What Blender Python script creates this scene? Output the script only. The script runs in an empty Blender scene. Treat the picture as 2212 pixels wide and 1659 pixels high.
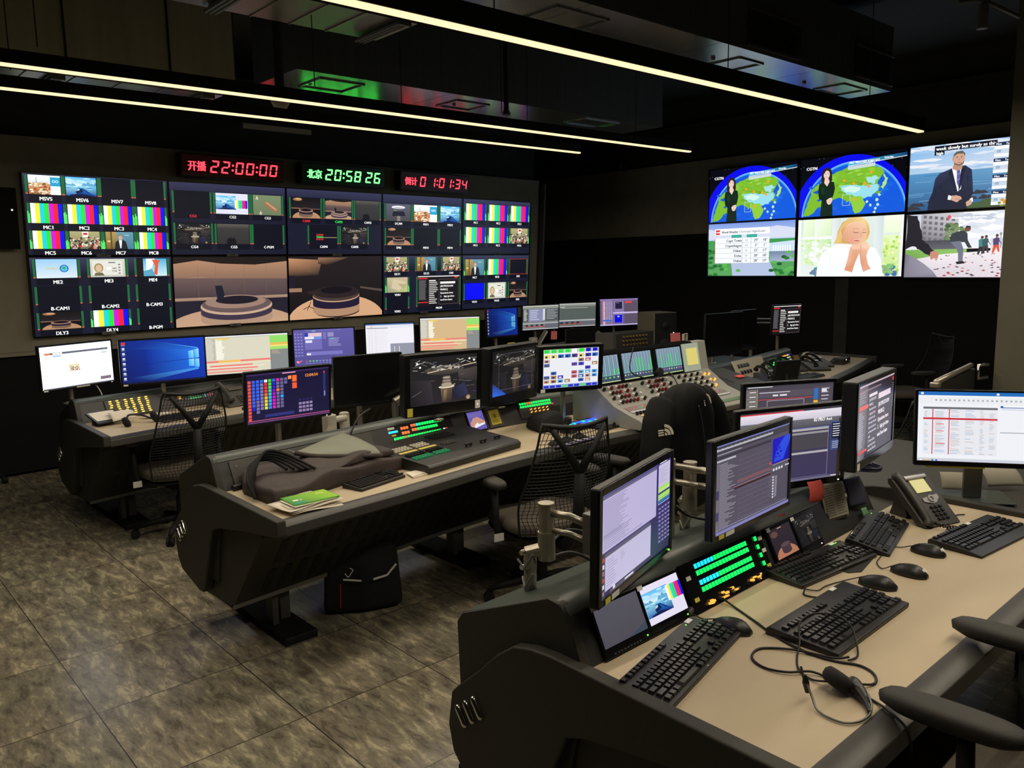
# Broadcast gallery at night: three operator consoles, a video wall and ceiling strip lamps.
# X runs along the consoles, Y towards the video wall, Z up, metres.
import bpy, bmesh, math, random
from mathutils import Vector, Matrix
random.seed(7)
C = bpy.context.scene.collection
PI = math.pi
D = bpy.data
def rad(a): return math.radians(a)
def lin(c, a=255.0):
    return tuple((v/a/12.92 if v/a <= .04045 else ((v/a+.055)/1.055)**2.4) for v in c)

# ---------------------------------------------------------------- materials
def mat(name, rgb, rough=.5, metal=0., noise=0., nscale=8., bump=0., bscale=200., spec=.5, emit=None, es=1., stretch=None):
    m = D.materials.new(name); m.use_nodes = True
    nt = m.node_tree; b = nt.nodes['Principled BSDF']
    c = lin(rgb)
    b.inputs['Base Color'].default_value = (*c, 1)
    b.inputs['Roughness'].default_value = rough
    b.inputs['Metallic'].default_value = metal
    b.inputs['Specular IOR Level'].default_value = spec
    if emit:
        b.inputs['Emission Color'].default_value = (*lin(emit), 1); b.inputs['Emission Strength'].default_value = es
    if noise or bump:
        tc = nt.nodes.new('ShaderNodeTexCoord'); mp = nt.nodes.new('ShaderNodeMapping')
        nt.links.new(tc.outputs['Object'], mp.inputs[0])
        if stretch: mp.inputs['Scale'].default_value = stretch
        if noise:
            n = nt.nodes.new('ShaderNodeTexNoise'); n.inputs['Scale'].default_value = nscale; n.inputs['Detail'].default_value = 6
            nt.links.new(mp.outputs[0], n.inputs['Vector'])
            r = nt.nodes.new('ShaderNodeValToRGB')
            r.color_ramp.elements[0].position = .3; r.color_ramp.elements[1].position = .7
            r.color_ramp.elements[0].color = (*[v*(1-noise) for v in c], 1)
            r.color_ramp.elements[1].color = (*[min(1, v*(1+noise)) for v in c], 1)
            nt.links.new(n.outputs[0], r.inputs[0]); nt.links.new(r.outputs[0], b.inputs['Base Color'])
        if bump:
            n2 = nt.nodes.new('ShaderNodeTexNoise'); n2.inputs['Scale'].default_value = bscale
            nt.links.new(mp.outputs[0], n2.inputs['Vector'])
            bp = nt.nodes.new('ShaderNodeBump'); bp.inputs['Strength'].default_value = bump; bp.inputs['Distance'].default_value = .002
            nt.links.new(n2.outputs[0], bp.inputs['Height']); nt.links.new(bp.outputs[0], b.inputs['Normal'])
    return m
M = {}
M['black'] = mat('black_plastic', (26, 26, 27), .42, bump=.15)
M['blacksoft'] = mat('soft_black_rubber', (20, 20, 21), .65, bump=.2, spec=.3)
M['bulkhead'] = mat('olive_bulkhead_paint', (176, 172, 148), .8, noise=.12, nscale=2, stretch=(7, 1, .5))
M['armpad'] = mat('grey_armrest_foam', (54, 53, 50), .62, bump=.3, bscale=400, spec=.35)
M['key'] = mat('black_key_plastic', (24, 24, 25), .35)
M['gloss'] = mat('gloss_black_bezel', (18, 18, 20), .22)
M['console'] = mat('charcoal_console_laminate', (47, 46, 41), .6, noise=.12, nscale=90, bump=.2)
M['nosing'] = mat('grey_edge_trim', (54, 53, 50), .45, noise=.1, nscale=60)
M['hood'] = mat('grey_powder_coated_hood', (64, 72, 67), .38, noise=.05, nscale=40)
M['rack'] = mat('dark_rack_metal', (44, 44, 44), .45)
M['rackgrey'] = mat('grey_rack_blank', (66, 64, 60), .5, noise=.06, nscale=30)
M['alu'] = mat('brushed_aluminium', (176, 170, 156), .38, metal=.85, bump=.15, bscale=300)
M['chrome'] = mat('satin_chrome', (215, 212, 205), .2, metal=1.)
M['steel'] = mat('dull_steel', (120, 120, 116), .45, metal=.7)
M['fabric'] = mat('black_fabric', (22, 22, 24), .9, noise=.2, nscale=120, bump=.5, bscale=500)
M['seatfab'] = mat('taupe_seat_fabric', (84, 77, 67), .9, noise=.15, nscale=150, bump=.5, bscale=600)
M['web'] = mat('black_elastomer_web', (16, 18, 22), .6)
M['jacket'] = mat('black_nylon_down', (9, 10, 12), .75, spec=.2, noise=.15, nscale=30, bump=.4, bscale=40)
M['jacketblue'] = mat('slate_nylon', (40, 48, 62), .6, noise=.15, nscale=30)
M['cover'] = mat('brown_black_dust_cover', (62, 52, 50), .7, noise=.2, nscale=14, bump=.3)
M['lining'] = mat('grey_green_cover_lining', (124, 128, 112), .55, noise=.06, nscale=10)
M['paper'] = mat('white_paper', (222, 214, 198), .8, noise=.04, nscale=30)
M['paperdim'] = mat('grey_printed_paper', (150, 146, 130), .8)
M['red'] = mat('red_sticky_paper', (224, 92, 84), .75)
M['pink'] = mat('pink_sticky_paper', (226, 120, 124), .75)
M['yellow'] = mat('yellow_label', (214, 204, 70), .7)
M['white'] = mat('white_label', (225, 225, 220), .7)
M['blue'] = mat('dark_blue_sheet', (52, 54, 74), .6)
M['ink'] = mat('black_ink', (28, 28, 28), .7)
M['green'] = mat('green_cover_print', (92, 168, 62), .5, noise=.25, nscale=6)
M['mixer'] = mat('light_grey_mixer_steel', (156, 156, 150), .45, noise=.04, nscale=40)
M['knobred'] = mat('dark_red_knob_cap', (120, 22, 40), .4)
M['knobwhite'] = mat('white_knob_cap', (225, 222, 214), .4)
M['speaker'] = mat('dark_olive_speaker_paint', (92, 88, 74), .6, noise=.06, nscale=20)
M['phone'] = mat('dark_grey_phone_plastic', (56, 54, 50), .45, bump=.15)
M['silver'] = mat('silver_phone_trim', (170, 170, 168), .35, metal=.5)
M['curtain'] = mat('black_acoustic_cloth', (13, 14, 14), .95, noise=.3, nscale=60)
M['wallolive'] = mat('dark_olive_wall_paint', (150, 144, 124), .8, noise=.1, nscale=5, bump=.2, bscale=60)
M['walldark'] = mat('near_black_wall_paint', (52, 54, 52), .85, noise=.15, nscale=5)
M['pillar'] = mat('olive_grey_pillar_paint', (92, 89, 76), .75, noise=.06, nscale=4)
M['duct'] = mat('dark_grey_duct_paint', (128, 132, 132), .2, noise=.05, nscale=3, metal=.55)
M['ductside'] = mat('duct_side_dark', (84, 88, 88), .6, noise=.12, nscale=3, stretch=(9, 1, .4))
M['tray'] = mat('galvanised_tray_metal', (150, 152, 148), .3, metal=.8, noise=.12, nscale=4)
M['amber'] = mat('amber_lamp', (40, 26, 8), .4, emit=(255, 176, 70), es=1.4)
M['rubber'] = mat('black_cable', (18, 18, 18), .5)
M['cream'] = mat('ivory_plastic', (196, 190, 172), .5)
M['mat'] = mat('dark_rubber_mat', (36, 36, 34), .8, bump=.3)
def emis(name, rgb, s):
    m = D.materials.new(name); m.use_nodes = True
    b = m.node_tree.nodes['Principled BSDF']
    b.inputs['Base Color'].default_value = (*[v*.4 for v in lin(rgb)], 1)
    b.inputs['Emission Color'].default_value = (*lin(rgb), 1); b.inputs['Emission Strength'].default_value = s
    return m
M['ledgreen'] = emis('green_lit_button', (16, 235, 84), 1.9)
M['ledcyan'] = emis('cyan_lit_button', (30, 200, 225), 1.5)
M['ledorange'] = emis('orange_lit_button', (255, 120, 60), 1.1)
M['ledyellow'] = emis('yellow_lit_lamp', (255, 215, 90), 1.2)
M['ledred'] = emis('red_lit_button', (255, 50, 60), 1.2)
M['ledwhite'] = emis('white_pilot_lamp', (255, 250, 240), 2.)
M['ledblue'] = emis('blue_lit_panel', (30, 60, 255), 4)
M['lcdblue'] = emis('pale_blue_lcd', (120, 180, 240), .8)
M['lcdyellow'] = emis('pale_yellow_lcd', (226, 218, 150), .65)
M['lcdpale'] = emis('pale_green_panel', (186, 200, 180), .45)
M['dotgreen'] = emis('small_green_lamp', (120, 255, 60), 2.2)
M['strip'] = emis('warm_strip_diffuser', (255, 226, 176), 1.35)

# emissive picture material: every screen is a mesh of small flat coloured shapes
ms = D.materials.new('lit_screen_picture'); ms.use_nodes = True
_b = ms.node_tree.nodes['Principled BSDF']; _a = ms.node_tree.nodes.new('ShaderNodeAttribute'); _a.attribute_name = 'Col'
ms.node_tree.links.new(_a.outputs['Color'], _b.inputs['Emission Color']); _b.inputs['Emission Strength'].default_value = 1.
_b.inputs['Base Color'].default_value = (.01, .01, .012, 1); _b.inputs['Roughness'].default_value = .3
M['screen'] = ms
# printed picture material (not lit): same attribute used as colour
mp_ = D.materials.new('printed_sheet'); mp_.use_nodes = True
_b = mp_.node_tree.nodes['Principled BSDF']; _a = mp_.node_tree.nodes.new('ShaderNodeAttribute'); _a.attribute_name = 'Col'
mp_.node_tree.links.new(_a.outputs['Color'], _b.inputs['Base Color']); _b.inputs['Roughness'].default_value = .8
M['print'] = mp_

# floor: stone-look vinyl tiles, 0.6 m grid
def floor_mat():
    m = D.materials.new('streaked_stone_floor_tiles'); m.use_nodes = True
    nt = m.node_tree; N = nt.nodes; L = nt.links; b = N['Principled BSDF']
    tc = N.new('ShaderNodeTexCoord')
    br = N.new('ShaderNodeTexBrick'); br.offset = 0; br.squash = 1
    mp = N.new('ShaderNodeMapping'); mp.inputs['Location'].default_value = (-.764, -.41, 0)
    L.new(tc.outputs['Object'], mp.inputs[0]); L.new(mp.outputs[0], br.inputs['Vector'])
    br.inputs['Scale'].default_value = 1; br.inputs['Brick Width'].default_value = .6; br.inputs['Row Height'].default_value = .6
    br.inputs['Mortar Size'].default_value = .0022; br.inputs['Mortar Smooth'].default_value = .2
    br.inputs['Color1'].default_value = (0, 0, 0, 1); br.inputs['Color2'].default_value = (1, 1, 1, 1); br.inputs['Mortar'].default_value = (.5, .5, .5, 1)
    # streak direction runs along Y; every tile shifts its pattern
    add = N.new('ShaderNodeVectorMath'); add.operation = 'MULTIPLY_ADD'
    L.new(br.outputs['Color'], add.inputs[0]); add.inputs[1].default_value = (7, 11, 3); L.new(tc.outputs['Object'], add.inputs[2])
    m2 = N.new('ShaderNodeMapping'); m2.inputs['Scale'].default_value = (1, .3, 1); m2.inputs['Rotation'].default_value = (0, 0, rad(8))
    L.new(add.outputs[0], m2.inputs[0])
    n1 = N.new('ShaderNodeTexNoise'); n1.inputs['Scale'].default_value = 21; n1.inputs['Detail'].default_value = 10; n1.inputs['Roughness'].default_value = .7; n1.inputs['Distortion'].default_value = .35
    L.new(m2.outputs[0], n1.inputs['Vector'])
    r1 = N.new('ShaderNodeValToRGB'); e = r1.color_ramp.elements
    e[0].position = .33; e[0].color = (*lin((100, 93, 80)), 1); e[1].position = .62; e[1].color = (*lin((186, 176, 146)), 1)
    for p, c in ((.405, (104, 97, 84)), (.42, (124, 117, 103)), (.485, (128, 121, 106)), (.50, (142, 134, 117)), (.555, (146, 138, 119)), (.57, (168, 160, 137))):
        k = e.new(p); k.color = (*lin(c), 1)
    L.new(n1.outputs[0], r1.inputs[0])
    n2 = N.new('ShaderNodeTexNoise'); n2.inputs['Scale'].default_value = 3; n2.inputs['Detail'].default_value = 4
    L.new(m2.outputs[0], n2.inputs['Vector'])
    r2 = N.new('ShaderNodeValToRGB'); r2.color_ramp.elements[0].position = .35; r2.color_ramp.elements[0].color = (.84, .88, .86, 1); r2.color_ramp.elements[1].position = .65; r2.color_ramp.elements[1].color = (1, .98, .95, 1)
    L.new(n2.outputs[0], r2.inputs[0])
    mx = N.new('ShaderNodeMix'); mx.data_type = 'RGBA'; mx.blend_type = 'MULTIPLY'; mx.inputs['Factor'].default_value = 1
    L.new(r1.outputs[0], mx.inputs[6]); L.new(r2.outputs[0], mx.inputs[7])
    m3 = N.new('ShaderNodeMix'); m3.data_type = 'RGBA'; L.new(br.outputs['Fac'], m3.inputs['Factor']); L.new(mx.outputs[2], m3.inputs[6]); m3.inputs[7].default_value = (.01, .01, .008, 1)
    L.new(m3.outputs[2], b.inputs['Base Color'])
    b.inputs['Roughness'].default_value = .27; b.inputs['Specular IOR Level'].default_value = .55
    return m
M['floor'] = floor_mat()
def wood_mat():
    m = mat('pale_maple_desktop', (190, 174, 145), .5, noise=.05, nscale=3.2, stretch=(1.2, 2.4, 1))
    return m
M['desk'] = wood_mat()

# ---------------------------------------------------------------- mesh builder
class MB:
    def __init__(s): s.v = []; s.f = []
    def add(s, vs, fs, T=None):
        o = len(s.v)
        for p in vs:
            p = Vector(p)
            s.v.append(tuple(T @ p if T else p))
        s.f += [tuple(i+o for i in f) for f in fs]; return s
    def box(s, c, d, R=None, T=None):
        x, y, z = [k/2 for k in d]; c = Vector(c)
        vs = [Vector((a*x, b*y, e*z)) for a in (-1, 1) for b in (-1, 1) for e in (-1, 1)]
        if R: vs = [R @ v for v in vs]
        return s.add([v+c for v in vs], [(0, 1, 3, 2), (4, 6, 7, 5), (0, 4, 5, 1), (2, 3, 7, 6), (0, 2, 6, 4), (1, 5, 7, 3)], T)
    def prism(s, pts, a, b, f=None, T=None):
        # pts: (y,z) outline extruded along x from a to b; f maps (x,y,z)
        n = len(pts); f = f or (lambda x, y, z: (x, y, z))
        vs = [f(a, *p) for p in pts]+[f(b, *p) for p in pts]
        fs = [tuple(range(n)), tuple(range(2*n-1, n-1, -1))]+[(i, i+n, (i+1) % n+n, (i+1) % n) for i in range(n)]
        return s.add(vs, fs, T)
    def slab(s, pts, z0, z1, T=None):
        n = len(pts)
        vs = [(p[0], p[1], z0) for p in pts]+[(p[0], p[1], z1) for p in pts]
        return s.add(vs, [tuple(range(n-1, -1, -1)), tuple(range(n, 2*n))]+[(i, (i+1) % n, (i+1) % n+n, i+n) for i in range(n)], T)
    def tube(s, path, r, n=10, closed=False, T=None):
        path = [Vector(p) for p in path]; rr = r if isinstance(r, (list, tuple)) else [r]*len(path)
        vs = []; fs = []; up = Vector((0, 0, 1)); m = len(path); last = None
        for i, p in enumerate(path):
            t = (path[(i+1) % m]-path[i-1]) if closed else (path[min(i+1, m-1)]-path[max(i-1, 0)])
            if t.length < 1e-9: t = Vector((0, 0, 1))
            t.normalize()
            if last is None:
                a = t.cross(up);
                if a.length < .05: a = t.cross(Vector((1, 0, 0)))
            else: a = last-t*last.dot(t)
            a.normalize(); last = a; b = t.cross(a)
            for k in range(n):
                q = 2*PI*k/n; vs.append(p+(a*math.cos(q)+b*math.sin(q))*rr[i])
        seg = m if closed else m-1
        for i in range(seg):
            for k in range(n):
                j = (i+1) % m
                fs.append((i*n+k, i*n+(k+1) % n, j*n+(k+1) % n, j*n+k))
        if not closed: fs += [tuple(range(n-1, -1, -1)), tuple(range((m-1)*n, m*n))]
        return s.add(vs, fs, T)
    def cyl(s, a, b, r, n=20, r2=None, T=None): return s.tube([a, b], [r, r if r2 is None else r2], n, T=T)
    def lathe(s, prof, c=(0, 0, 0), n=24, T=None, sx=1, sy=1):
        vs = [(c[0]+r*math.cos(2*PI*k/n)*sx, c[1]+r*math.sin(2*PI*k/n)*sy, c[2]+z) for r, z in prof for k in range(n)]
        fs = [(i*n+k, i*n+(k+1) % n, (i+1)*n+(k+1) % n, (i+1)*n+k) for i in range(len(prof)-1) for k in range(n)]
        fs += [tuple(range(n-1, -1, -1)), tuple(range((len(prof)-1)*n, len(prof)*n))]
        return s.add(vs, fs, T)
    def grid(s, fn, nu, nv, T=None):
        vs = [fn(i/nu, j/nv) for j in range(nv+1) for i in range(nu+1)]
        return s.add(vs, [(j*(nu+1)+i, j*(nu+1)+i+1, (j+1)*(nu+1)+i+1, (j+1)*(nu+1)+i) for j in range(nv) for i in range(nu)], T)
    def loft(s, rings, cap=True, T=None):
        n = len(rings[0]); vs = [p for r in rings for p in r]
        fs = [(i*n+k, i*n+(k+1) % n, (i+1)*n+(k+1) % n, (i+1)*n+k) for i in range(len(rings)-1) for k in range(n)]
        if cap: fs += [tuple(range(n-1, -1, -1)), tuple(range((len(rings)-1)*n, len(rings)*n))]
        return s.add(vs, fs, T)
def spline(pts, k=8):
    P = [Vector(p) for p in pts]; out = []
    for i in range(len(P)-1):
        a, b, c, d = P[max(i-1, 0)], P[i], P[i+1], P[min(i+2, len(P)-1)]
        for j in range(k):
            t = j/k
            out.append(.5*((2*b)+(c-a)*t+(2*a-5*b+4*c-d)*t*t+(3*b-a-3*c+d)*t**3))
    out.append(P[-1]); return out
def obj(name, mb, m, parent=None, bev=0., seg=2, smooth=False, kind=None, loc=None, rot=None, sub=0, label=None):
    me = D.meshes.new(name); me.from_pydata([tuple(v) for v in mb.v], [], mb.f)
    bm = bmesh.new(); bm.from_mesh(me); bmesh.ops.recalc_face_normals(bm, faces=bm.faces); bm.to_mesh(me); bm.free()
    me.materials.append(M[m] if isinstance(m, str) else m)
    o = D.objects.new(name, me); C.objects.link(o)
    if parent: o.parent = parent
    if loc: o.location = loc
    if rot: o.rotation_euler = rot
    if smooth:
        for p in me.polygons: p.use_smooth = True
    if bev:
        b = o.modifiers.new('b', 'BEVEL'); b.width = bev; b.segments = seg; b.limit_method = 'ANGLE'; b.angle_limit = rad(40)
        b.harden_normals = False
        if smooth or seg > 1:
            for p in me.polygons: p.use_smooth = True
            w = o.modifiers.new('w', 'WEIGHTED_NORMAL'); w.keep_sharp = False
    if sub:
        b = o.modifiers.new('s', 'SUBSURF'); b.levels = sub; b.render_levels = sub
    if kind: o['kind'] = kind
    if label: o['label'] = label
    return o
def tag(o, label, cat, group=None, kind=None):
    o['label'] = label; o['category'] = cat
    if group: o['group'] = group
    if kind: o['kind'] = kind
    return o
def thing(name, label, cat, loc=(0, 0, 0), rz=0., group=None, rot=None):
    o = D.objects.new(name, None); C.objects.link(o); o.empty_display_size = .05
    o.location = loc; o.rotation_euler = rot or (0, 0, rz)
    return tag(o, label, cat, group)
def struct(name, mb, m, **k): return obj(name, mb, m, kind='structure', **k)
def copyo(o, parent=None, loc=None, rot=None):
    c = o.copy(); C.objects.link(c)
    if parent: c.parent = parent
    if loc is not None: c.location = loc
    if rot is not None: c.rotation_euler = rot
    return c

# ---------------------------------------------------------------- picture canvas
_tc = {}
def text_mesh(s):
    if s in _tc: return _tc[s]
    cu = D.curves.new('t', 'FONT'); cu.body = s; cu.size = 1; cu.resolution_u = 2 if ord(s[0]) < 1000 else 3; cu.align_x = 'LEFT'
    o = D.objects.new('t', cu); C.objects.link(o)
    dg = bpy.context.evaluated_depsgraph_get(); dg.update()
    me = D.meshes.new_from_object(o.evaluated_get(dg))
    vs = [(v.co.x, v.co.y) for v in me.vertices]; fs = [tuple(p.vertices) for p in me.polygons]
    D.objects.remove(o); D.curves.remove(cu); D.meshes.remove(me)
    w = max([v[0] for v in vs], default=1)
    _tc[s] = (vs, fs, w); return _tc[s]
def clip(P, C4):
    u0, v0, u1, v1 = C4
    for ax, lim, sg in ((0, u0, 1), (0, u1, -1), (1, v0, 1), (1, v1, -1)):
        out = []
        for i in range(len(P)):
            a, b = P[i-1], P[i]
            ia = (a[0][ax]-lim)*sg >= -1e-9; ib = (b[0][ax]-lim)*sg >= -1e-9
            if ia != ib:
                t = (lim-a[0][ax])/(b[0][ax]-a[0][ax]+1e-12)
                q = (tuple(a[0][k]+(b[0][k]-a[0][k])*t for k in (0, 1)), tuple(a[1][k]+(b[1][k]-a[1][k])*t for k in range(3)))
                out.append(q)
            if ib: out.append(b)
        P = out
        if not P: return []
    return P
def jag(pts, amp=.012, n=4, seed=1):
    "roughen a closed outline"
    r = random.Random(seed); out = []
    for i in range(len(pts)):
        a, b = pts[i], pts[(i+1) % len(pts)]
        for k in range(n):
            t = k/n; e = amp if k else amp*.4; out.append((a[0]+(b[0]-a[0])*t+(r.random()-.5)*2*e, a[1]+(b[1]-a[1])*t+(r.random()-.5)*2*e))
    return out
class Canvas:
    """Flat coloured shapes on a W x H plane; u,v run 0..1 from the top left corner."""
    def __init__(s, W, H, bg=(20, 22, 34), gain=1.):
        s.W, s.H, s.g = W, H, gain; s.v = []; s.f = []; s.c = []; s.L = 0; s.tr = (0, 0, 1, 1); s.rect(0, 0, 1, 1, bg)
    def col(s, c): return tuple(v*s.g for v in lin(c))
    def emit(s, pts, cols):
        a, b, w, h = s.tr
        P = [((a+p[0]*w, b+p[1]*h), c) for p, c in zip(pts, cols)]
        P = clip(P, (a, b, a+w, b+h))
        if len(P) < 3: return
        o = len(s.v); y = -s.L*4e-5
        for p, c in P: s.v.append(((p[0]-.5)*s.W, y, (.5-p[1])*s.H)); s.c.append(c)
        s.f.append(tuple(range(o, o+len(P)))); s.L += 1
    def poly(s, pts, c): s.emit(pts, [s.col(c)]*len(pts)); return s
    def gpoly(s, pts, cs): s.emit(pts, [s.col(c) for c in cs]); return s
    def rect(s, u0, v0, u1, v1, c, c2=None, c3=None):
        # c top, c2 bottom; or c left, c3 right
        a = s.col(c); b = s.col(c2) if c2 else a
        if c3: b = s.col(c3); s.emit([(u0, v0), (u1, v0), (u1, v1), (u0, v1)], [a, b, b, a])
        else: s.emit([(u0, v0), (u1, v0), (u1, v1), (u0, v1)], [a, a, b, b])
        return s
    def ell(s, x, y, rx, ry, c, n=18, c2=None, a0=0, a1=360):
        P = [(x+rx*math.cos(rad(a0+(a1-a0)*k/n)), y+ry*math.sin(rad(a0+(a1-a0)*k/n))) for k in range(n if a1-a0 >= 360 else n+1)]
        if c2: s.gpoly(P, [c if p[1] < y else c2 for p in P])
        else: s.poly(P, c)
        return s
    def line(s, pts, w, c):
        asp = s.W*s.tr[2]/(s.H*s.tr[3])
        for (a, b), (d, e) in zip(pts, pts[1:]):
            dx, dy = (d-a)*asp, e-b; l = math.hypot(dx, dy) or 1; nx, ny = -dy/l*w/2/asp, dx/l*w/2
            s.poly([(a+nx, b+ny), (d+nx, e+ny), (d-nx, e-ny), (a-nx, b-ny)], c)
        return s
    def text(s, t, u, v, h, c, al='c', wmax=None, bold=True):
        vs, fs, w = text_mesh(t); a, b, cw, ch = s.tr
        H = s.H*ch; k = h*H/.7; cc = s.col(c)
        W = w*k
        kx = k
        if wmax and W > wmax*s.W*cw: kx = k*wmax*s.W*cw/W; W = w*kx
        x0 = (a+u*cw-.5)*s.W-(W/2 if al == 'c' else (W if al == 'r' else 0)); z0 = (.5-(b+v*ch))*s.H-h*H/2
        o = len(s.v); y = -s.L*4e-5
        for rep in range(2 if bold else 1):
            for p in vs: s.v.append((x0+p[0]*kx+rep*.075*k, y-rep*2e-5, z0+p[1]*k)); s.c.append(cc)
            s.f += [tuple(i+o+rep*len(vs) for i in f) for f in fs]
        s.L += 1
        return s
    def lines(s, u0, v0, u1, v1, n, c, fill=.5, rnd=.5, seed=1):
        r = random.Random(seed); dv = (v1-v0)/n; L = s.L
        for i in range(n):
            s.L = L; w = (u1-u0)*(1-rnd*r.random()); s.rect(u0, v0+i*dv, u0+w, v0+i*dv+dv*fill, c)
        return s
    def sub(s, u0, v0, u1, v1):
        a, b, w, h = s.tr; s.st = getattr(s, 'st', [])+[s.tr]; s.tr = (a+u0*w, b+v0*h, (u1-u0)*w, (v1-v0)*h); return s
    def pop(s): s.tr = s.st.pop(); return s
    def build(s, name, parent, loc=(0, 0, 0), rot=None, m='screen', label=None):
        me = D.meshes.new(name); me.from_pydata(s.v, [], s.f)
        at = me.color_attributes.new('Col', 'FLOAT_COLOR', 'CORNER')
        buf = []
        for p in me.polygons:
            for vi in p.vertices: buf += [*s.c[vi], 1.]
        at.data.foreach_set('color', buf)
        me.materials.append(M[m]); o = D.objects.new(name, me); C.objects.link(o); o.parent = parent; o.location = loc
        if rot: o.rotation_euler = rot
        if label: o['label'] = label
        return o
# ---------------------------------------------------------------- pictures shown on the screens
W_ = (255, 255, 255)
def p_bars(c, u0, v0, u1, v1):
    cs = [(255, 255, 250), (235, 235, 60), (30, 210, 225), (40, 225, 60), (215, 20, 215), (235, 35, 50), (10, 20, 235)]
    for i, k in enumerate(cs): c.rect(u0+(u1-u0)*i/7, v0, u0+(u1-u0)*(i+1)/7, v1, k)
def d_snow(c):
    c.gpoly([(0, 0), (1, 0), (1, .5), (0, .5)], [(90, 190, 240), (60, 170, 235), (200, 236, 246), (250, 254, 250)]); r = random.Random(11)
    for i in range(9): x = r.random(); y = .05+r.random()*.25; c.ell(x, y, .12, .035, (190, 230, 246), 10)
    for x, h in ((.0, .2), (.12, .13), (.24, .16), (.62, .2), (.75, .26), (.88, .18), (1., .24)): c.gpoly([(x-.14, .5), (x-.03, .5-h), (x+.02, .5-h*.9), (x+.14, .5)], [(120, 190, 220), (40, 120, 180), (90, 160, 205), (70, 150, 200)])
    c.gpoly([(0, .46), (1, .46), (1, 1), (0, 1)], [(150, 214, 236), (110, 190, 226), (10, 50, 130), (20, 90, 180)])
    for i in range(22): x, y = r.random(), .48+.5*r.random(); c.poly([(x-.1, y+.02), (x, y-.02), (x+.12, y), (x+.02, y+.035)], r.choice([(170, 220, 238), (60, 150, 206), (30, 110, 180), (210, 238, 246)]))
    c.gpoly([(.36, 1), (.45, .6), (.56, .58), (.98, 1)], [(10, 60, 150), (30, 110, 190), (30, 110, 190), (8, 40, 120)]); c.poly([(.3, .76), (.52, .66), (.57, .78), (.34, .9)], (12, 34, 84)); c.poly([(.44, .66), (.5, .6), (.53, .66), (.5, .74)], (10, 24, 60)); c.line([(.52, .6), (.74, .82)], .035, (12, 36, 86)); c.poly([(.14, .94), (.5, .86), (.8, .96), (.9, 1), (.1, 1)], (8, 26, 74))
def d_snow_plain(c):
    c.rect(0, 0, 1, .5, (120, 205, 240), (225, 245, 250)); c.ell(.35, .3, .22, .14, (240, 250, 250)); c.rect(0, .48, 1, 1, (70, 160, 215), (10, 50, 130))
    c.poly([(0, .35), (.18, .2), (.35, .5), (0, .55)], (90, 160, 200)); c.poly([(.6, .5), (.78, .22), (1, .3), (1, .55)], (110, 180, 215))
    c.poly([(.05, .62), (.42, .55), (.3, 1), (0, 1)], (120, 195, 230)); c.poly([(.45, .58), (.6, .55), (1, .8), (1, 1), (.7, 1)], (30, 100, 180))
    c.poly([(.35, .72), (.55, .66), (.58, .8), (.36, .86)], (14, 40, 90)); c.poly([(.2, .9), (.6, .84), (.9, 1), (.2, 1)], (8, 26, 70)); c.line([(.5, .6), (.72, .84)], .03, (10, 30, 80))
def d_city(c):
    c.rect(0, 0, 1, .42, (250, 252, 255), (215, 225, 235)); c.rect(0, .38, 1, 1, (214, 170, 120), (170, 90, 50))
    r = random.Random(3)
    for i in range(46):
        x, y = r.random()*.66, .4+r.random()*.58; c.poly([(x, y), (x+.05, y-.05), (x+.1, y), (x+.1, y+.05), (x, y+.05)], r.choice([(232, 214, 180), (196, 96, 50), (150, 70, 40), (240, 230, 210), (90, 100, 60)]))
    c.line([(.25, .42), (.25, .12)], .03, (150, 130, 100)); c.rect(.68, 0, 1, 1, (250, 252, 252)); c.rect(.68, .08, 1, .55, (40, 160, 205))
    c.ell(.79, .3, .05, .07, (220, 240, 245)); c.ell(.89, .3, .05, .07, (220, 240, 245)); c.ell(.79, .3, .03, .04, (40, 160, 205)); c.ell(.89, .3, .03, .04, (40, 160, 205))
def d_crowd(c):
    c.rect(0, 0, 1, 1, (176, 170, 120), (120, 110, 80)); r = random.Random(5)
    for i in range(60):
        x, y = r.random(), .3+.7*i/60; s = .03+.05*i/60
        c.ell(x, y+s*1.6, s*1.2, s*1.8, r.choice([(236, 236, 226), (60, 64, 60), (200, 60, 56), (90, 110, 90), (226, 220, 200), (40, 40, 44)]), 10); c.ell(x, y, s*.7, s*1.1, r.choice([(190, 150, 120), (60, 46, 40), (210, 190, 170)]), 8)
    c.poly([(.4, .02), (.62, .0), (.6, .32), (.42, .34)], (236, 236, 230)); c.rect(.44, .08, .58, .2, (210, 50, 60))
def d_man(c):
    c.rect(0, 0, .4, 1, (176, 150, 90), (120, 96, 50)); c.rect(.4, 0, 1, 1, (100, 150, 168), (70, 124, 148)); c.rect(.17, 0, .22, 1, (90, 70, 40)); c.rect(.05, .5, .16, .6, (226, 196, 120))
    c.poly([(.3, 1), (.34, .6), (.44, .48), (.62, .46), (.72, .58), (.78, 1)], (34, 36, 42)); c.poly([(.46, .48), (.58, .48), (.54, .95), (.5, .95)], (236, 240, 244))
    c.ell(.52, .32, .075, .16, (206, 160, 136), 14); c.ell(.52, .24, .08, .1, (150, 120, 100), 12); c.ell(.52, .34, .065, .13, (208, 164, 140), 12); c.rect(.68, .17, .84, .2, (200, 215, 220))
def d_ship(c):
    c.rect(0, 0, 1, 1, (120, 134, 100), (104, 120, 90)); c.poly([(.36, .36), (.5, .3), (.9, .66), (.86, .84), (.76, .86), (.4, .52)], (150, 110, 80)); c.poly([(.42, .36), (.5, .34), (.84, .68), (.8, .76)], (190, 150, 110))
    for x, y in ((.14, .12), (.26, .86)): c.poly([(x-.04, y+.08), (x, y-.07), (x+.05, y+.08)], (220, 220, 200)); c.ell(x, y+.09, .06, .04, (170, 170, 150))
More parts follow.
